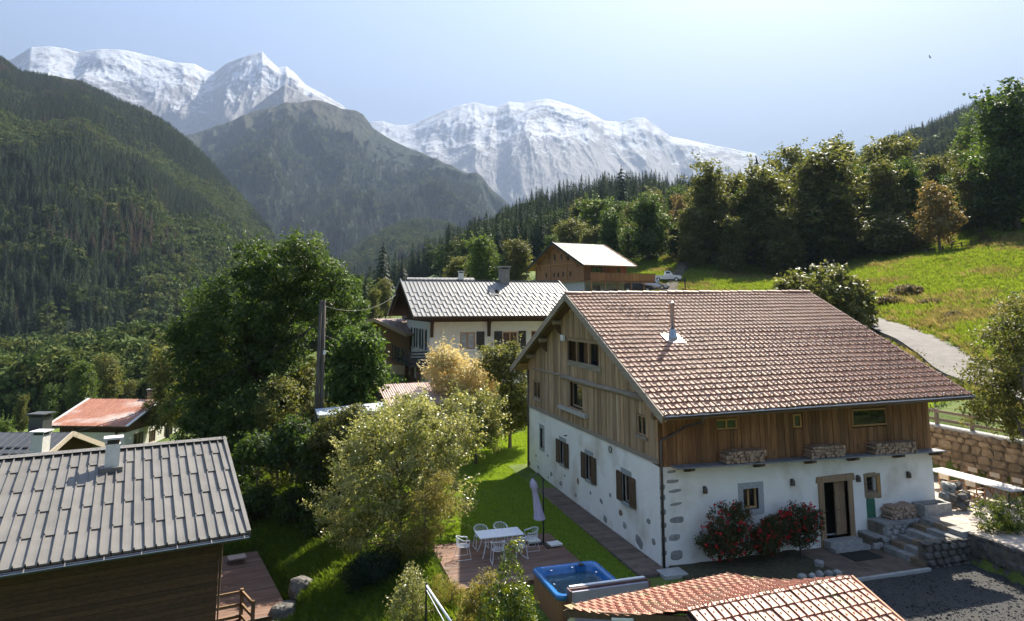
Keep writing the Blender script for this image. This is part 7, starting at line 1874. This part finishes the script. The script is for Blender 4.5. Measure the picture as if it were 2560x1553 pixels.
x, y, z = on_ground(1634, 103, 715); car('silver estate car parked right of the timber chalet', (x, y, z+.02), math.radians(-38), mat('silver_paint', (.55, .56, .58), (.6, .61, .63), (3, 3, 3), .22, 0, metallic=.6))
x, y, z = on_ground(1667, 108, 712); car('white pickup partly hidden behind the silver car', (x, y, z+.02), math.radians(-25), mat('white_car_paint', (.7, .7, .7), (.76, .76, .76), (3, 3, 3), .25, 0), pickup=True)
x, y, z = on_ground(1592, 100, 722); car('dark low car left of the silver one, below the balcony', (x, y, z+.02), math.radians(-20), mat('dark_car_paint', (.02, .025, .03), (.03, .035, .04), (3, 3, 3), .2, 0), Hh=1.45)
SAP = conifer_mesh('sapling_crown', L_DARK, 1.5, .22, 91, 9, 7, 3)
SAPT = MB().tube([(0, 0, -.1), (0, 0, 1.2)], [.025, .01], 5).mesh('sapling_stem', BARK_D)
for k in range(11):
    px = 1722+k*11.8; dep = 104+k*1.6; x, y, z = on_ground(px, dep, 690)
    t = thing('sapling', ['first','second','third','fourth','fifth','sixth','seventh','eighth','ninth','tenth','eleventh'][k]+' dark upright sapling from the lane in the row on the slope', 'sapling', (x, y, z), k, 'row of saplings'); s_ = 1.0+.12*((k*7) % 3); t.scale = (s_,)*3
    link('stem', SAPT, t); link('foliage', SAP, t)
a, b_ = on_ground(2312, 106, 640), on_ground(2530, 101, 640)
mf = thing('meadow_fence', 'low dark wooden fence along the top of the meadow', 'fence', a); A_, B_ = Vector(a), Vector(b_)
for k in range(10):
    p = A_.lerp(B_, k/9); p.z = gz1(p.x, p.y); p -= A_; block('post', p.x-.08, p.x+.08, p.y-.08, p.y+.08, p.z-.3, p.z+.95, WSHU, mf)
    if k:
        for hh in (.4, .8): bar_part('rail', (pp.x, pp.y, pp.z+hh), (p.x, p.y, p.z+hh), .08, .1, WSHU, mf)
    pp = p
ep = thing('meter_post', 'thin grey post beside the lane near the saplings', 'post', on_ground(1713, 101, 720)); block('post', -.06, .06, -.06, .06, -.3, 2.2, IRON, ep); block('post_box', -.12, .12, -.1, .1, 1.4, 1.75, IRON, ep)
# bare earth bank by the cars
Pb = [D(px, 700, d) for px, d in ((1672, 101), (1684, 108), (1700, 118), (1718, 130))]; bm_ = MB(); rows = []
for i, p in enumerate(Pb):
    q = Pb[min(i+1, 3)]-Pb[max(i-1, 0)]; nr2 = np.array([-q[1], q[0]])/np.hypot(q[0], q[1]); rows.append([(p[0]+nr2[0]*s_, p[1]+nr2[1]*s_, gz1(p[0]+nr2[0]*s_, p[1]+nr2[1]*s_)+.05+.4*(abs(s_) < 1)) for s_ in (-1.2, -.7, 0, .7, 1.2)])
for i in range(3):
    for j in range(4): bm_.poly([rows[i][j], rows[i+1][j], rows[i+1][j+1], rows[i][j+1]])
o = bm_.build('earth_bank', mat('bare_earth', (.035, .028, .02), (.07, .056, .042), (.8, .8, .8), .95, .5, .1), None, True); tag(o, 'bare earth bank beside the parked cars', 'bank', kind='structure')
# a bird high over the slope
bd = MB(); bd.tube([(-.16, 0, 0), (-.06, 0, .01), (.06, 0, .015), (.16, 0, .0)], [.01, .04, .045, .012], 8); 
for s_ in (-1, 1): bd.prism([(.06, s_*.02, .02), (-.05, s_*.02, .02), (-.08, s_*.3, .09), (-.02, s_*.42, .06), (.05, s_*.28, .1)], (0, 0, .012))
o = bd.build('bird', mat('bird_dark', (.03, .03, .03), (.05, .05, .05), (4, 4, 4), .8, 0), None, True, loc=tuple(D(2325, 143, 70)), rot=(.5, .3, 2.2)); o.scale = (.7, .7, .7); tag(o, 'small dark bird in the sky at the upper right', 'bird')

# ------------------------------------------------------------------ grass
def tuft(name, m, n, h, spread, seed, wd=.012):
    rg = np.random.default_rng(seed); V = []; F = []; T = []
    for k in range(n):
        a = rg.random()*6.283; r = spread*math.sqrt(rg.random()); p = np.array([r*math.cos(a), r*math.sin(a), -.02]); d = np.array([math.cos(a+rg.normal()), math.sin(a+rg.normal()), 0])
        hh = h*(.6+.7*rg.random()); ln = hh*(.25+.5*rg.random()); s = np.array([-d[1], d[0], 0])*wd*(.7+.6*rg.random())
        i = len(V); V += [p-s, p+s, p+d*ln*.45+np.array([0, 0, hh*.65])+s*.6, p+d*ln+np.array([0, 0, hh])]; F.append((i, i+1, i+2, i+3)); T += [rg.random()]*4
    return np_mesh(name, np.array(V), np.array(F), m, np.array(T))
G_LAWN = leafmat('grass_lawn', [(.14, .235, .022), (.20, .305, .036), (.27, .36, .06)], .45)
G_MEAD = leafmat('grass_meadow', [(.09, .145, .016), (.15, .21, .028), (.21, .24, .05)], .45)
G_DRY = leafmat('grass_dry', [(.13, .12, .03), (.21, .18, .06), (.28, .23, .10)], .4)
rng = np.random.default_rng(31)
LT = [tuft('lawn_tuft_a', G_LAWN, 16, .07, .09, 1), tuft('lawn_tuft_b', G_LAWN, 16, .055, .09, 2)]
n = 42000
X, Y = rng.uniform(-8.5, -1.1, n), rng.uniform(-4, 22, n)
X = np.where(rng.random(n) < .22, rng.uniform(-1.2, 3, n), X); Y = np.where(X > -1.15, rng.uniform(15.4, 23.5, n), Y)
ok = ~((X > -7.6) & (X < -2.55) & (Y > 0) & (Y < 4.5)) & ~((X > -5.4) & (X < -2.8) & (Y > -3.5) & (Y < -.7))
X, Y = X[ok], Y[ok]
scatter('lawn_grass', np.stack([X, Y, gz(X, Y)], 1), .8+.5*rng.random(len(X)), rng.integers(0, 2, len(X)), LT, 'short mown lawn left of the farmhouse gable', 'grass')
G_BANK = leafmat('grass_bank', [(.05, .095, .012), (.085, .14, .018), (.13, .18, .03)], .4)
BT = [tuft('bank_tuft_a', G_BANK, 22, .3, .28, 6, .022), tuft('bank_tuft_b', G_BANK, 22, .2, .3, 7, .022), tuft('bank_tuft_dry', G_MEAD, 18, .35, .25, 8, .02)]
MT = [tuft('meadow_tuft_a', G_MEAD, 22, .32, .28, 3, .022), tuft('meadow_tuft_b', G_MEAD, 22, .22, .3, 4, .022), tuft('meadow_tuft_dry', G_DRY, 18, .4, .25, 5, .02)]
rz_n = math.radians(12); n = 52000
X, Y = rng.uniform(-20, -7.6, n), rng.uniform(-9, 34, n); r = 1-smooth01(-9, -8, X)*.3
lx = (X-Nh.location.x)*math.cos(rz_n)+(Y-Nh.location.y)*math.sin(rz_n); ly = -(X-Nh.location.x)*math.sin(rz_n)+(Y-Nh.location.y)*math.cos(rz_n)
m_ = ~((lx < 9.8) & (ly > -3.0) & (ly < 4.6)) & ~((lx < 6.8) & (np.abs(ly) < 6.6))
P = np.stack([X, Y, gz(X, Y)], 1)[m_]
scatter('slope_grass', P, .45+.4*rng.random(len(P)), np.where(rng.random(len(P)) < .05, 2, rng.integers(0, 2, len(P))), BT, 'rough grass on the shaded bank below the garden', 'grass')
n = 60000
pxs = rng.uniform(1400, 2700, n); deps = 38+(140-38)*rng.random(n)**.8
Q = CAM[None]+(FWD[None]+RGT[None]*((pxs-1280)/FPX)[:, None])*deps[:, None]
X, Y = Q[:, 0], Q[:, 1]
dr = np.min(np.hypot(X[:, None]-rc[None, ::3, 0], Y[:, None]-rc[None, ::3, 1]), axis=1)
m_ = (dr > 2.5) & ((X > 19) | (Y > 22)) & ~((X > -6) & (X < 16) & (Y > 20) & (Y < 42))
X, Y = X[m_], Y[m_]; dry = fbm(X/7, Y/7, seed=21, oct=3)+rng.normal(size=len(X))*.2
scatter('meadow_grass', np.stack([X, Y, gz(X, Y)], 1), .8+.9*rng.random(len(X)), np.where(dry > .5, 2, rng.integers(0, 2, len(X))), MT, 'long sunlit meadow grass above the lane', 'grass')

# loose stones on the courtyard
PB = [rock(400+i, .5, .5, .5, mat('pebble', (.03, .03, .03), (.10, .098, .094), (9, 9, 9), .95, .3, .01, rnd=.5), 1, .3) for i in range(4)]  # pebbles darkened like the yard, shade put into their colour
n = 9000; X, Y = rng.uniform(-1.3, 11.1, n), rng.uniform(-14, -3.1, n)
scatter('courtyard_gravel', np.stack([X, Y, np.full(n, -.03)], 1), .025+.07*rng.random(n)**3, rng.integers(0, 4, n), PB, 'loose gravel scattered over the courtyard, coloured dark for shade', 'gravel')
# weeds along wall feet and lane edges
k = rng.integers(0, len(rc)-1, 2600); sd_ = rng.choice([-1, 1], 2600)*(1.75+.5*rng.random(2600))
X = rc[k, 0]+nn_[k, 0]*sd_+rng.normal(size=2600)*.3; Y = rc[k, 1]+nn_[k, 1]*sd_+rng.normal(size=2600)*.3
scatter('verge_grass', np.stack([X, Y, gz(X, Y)+.02], 1), .6+.7*rng.random(2600), rng.integers(0, 3, 2600), MT, 'ragged grass creeping over the edges of the lane', 'grass')
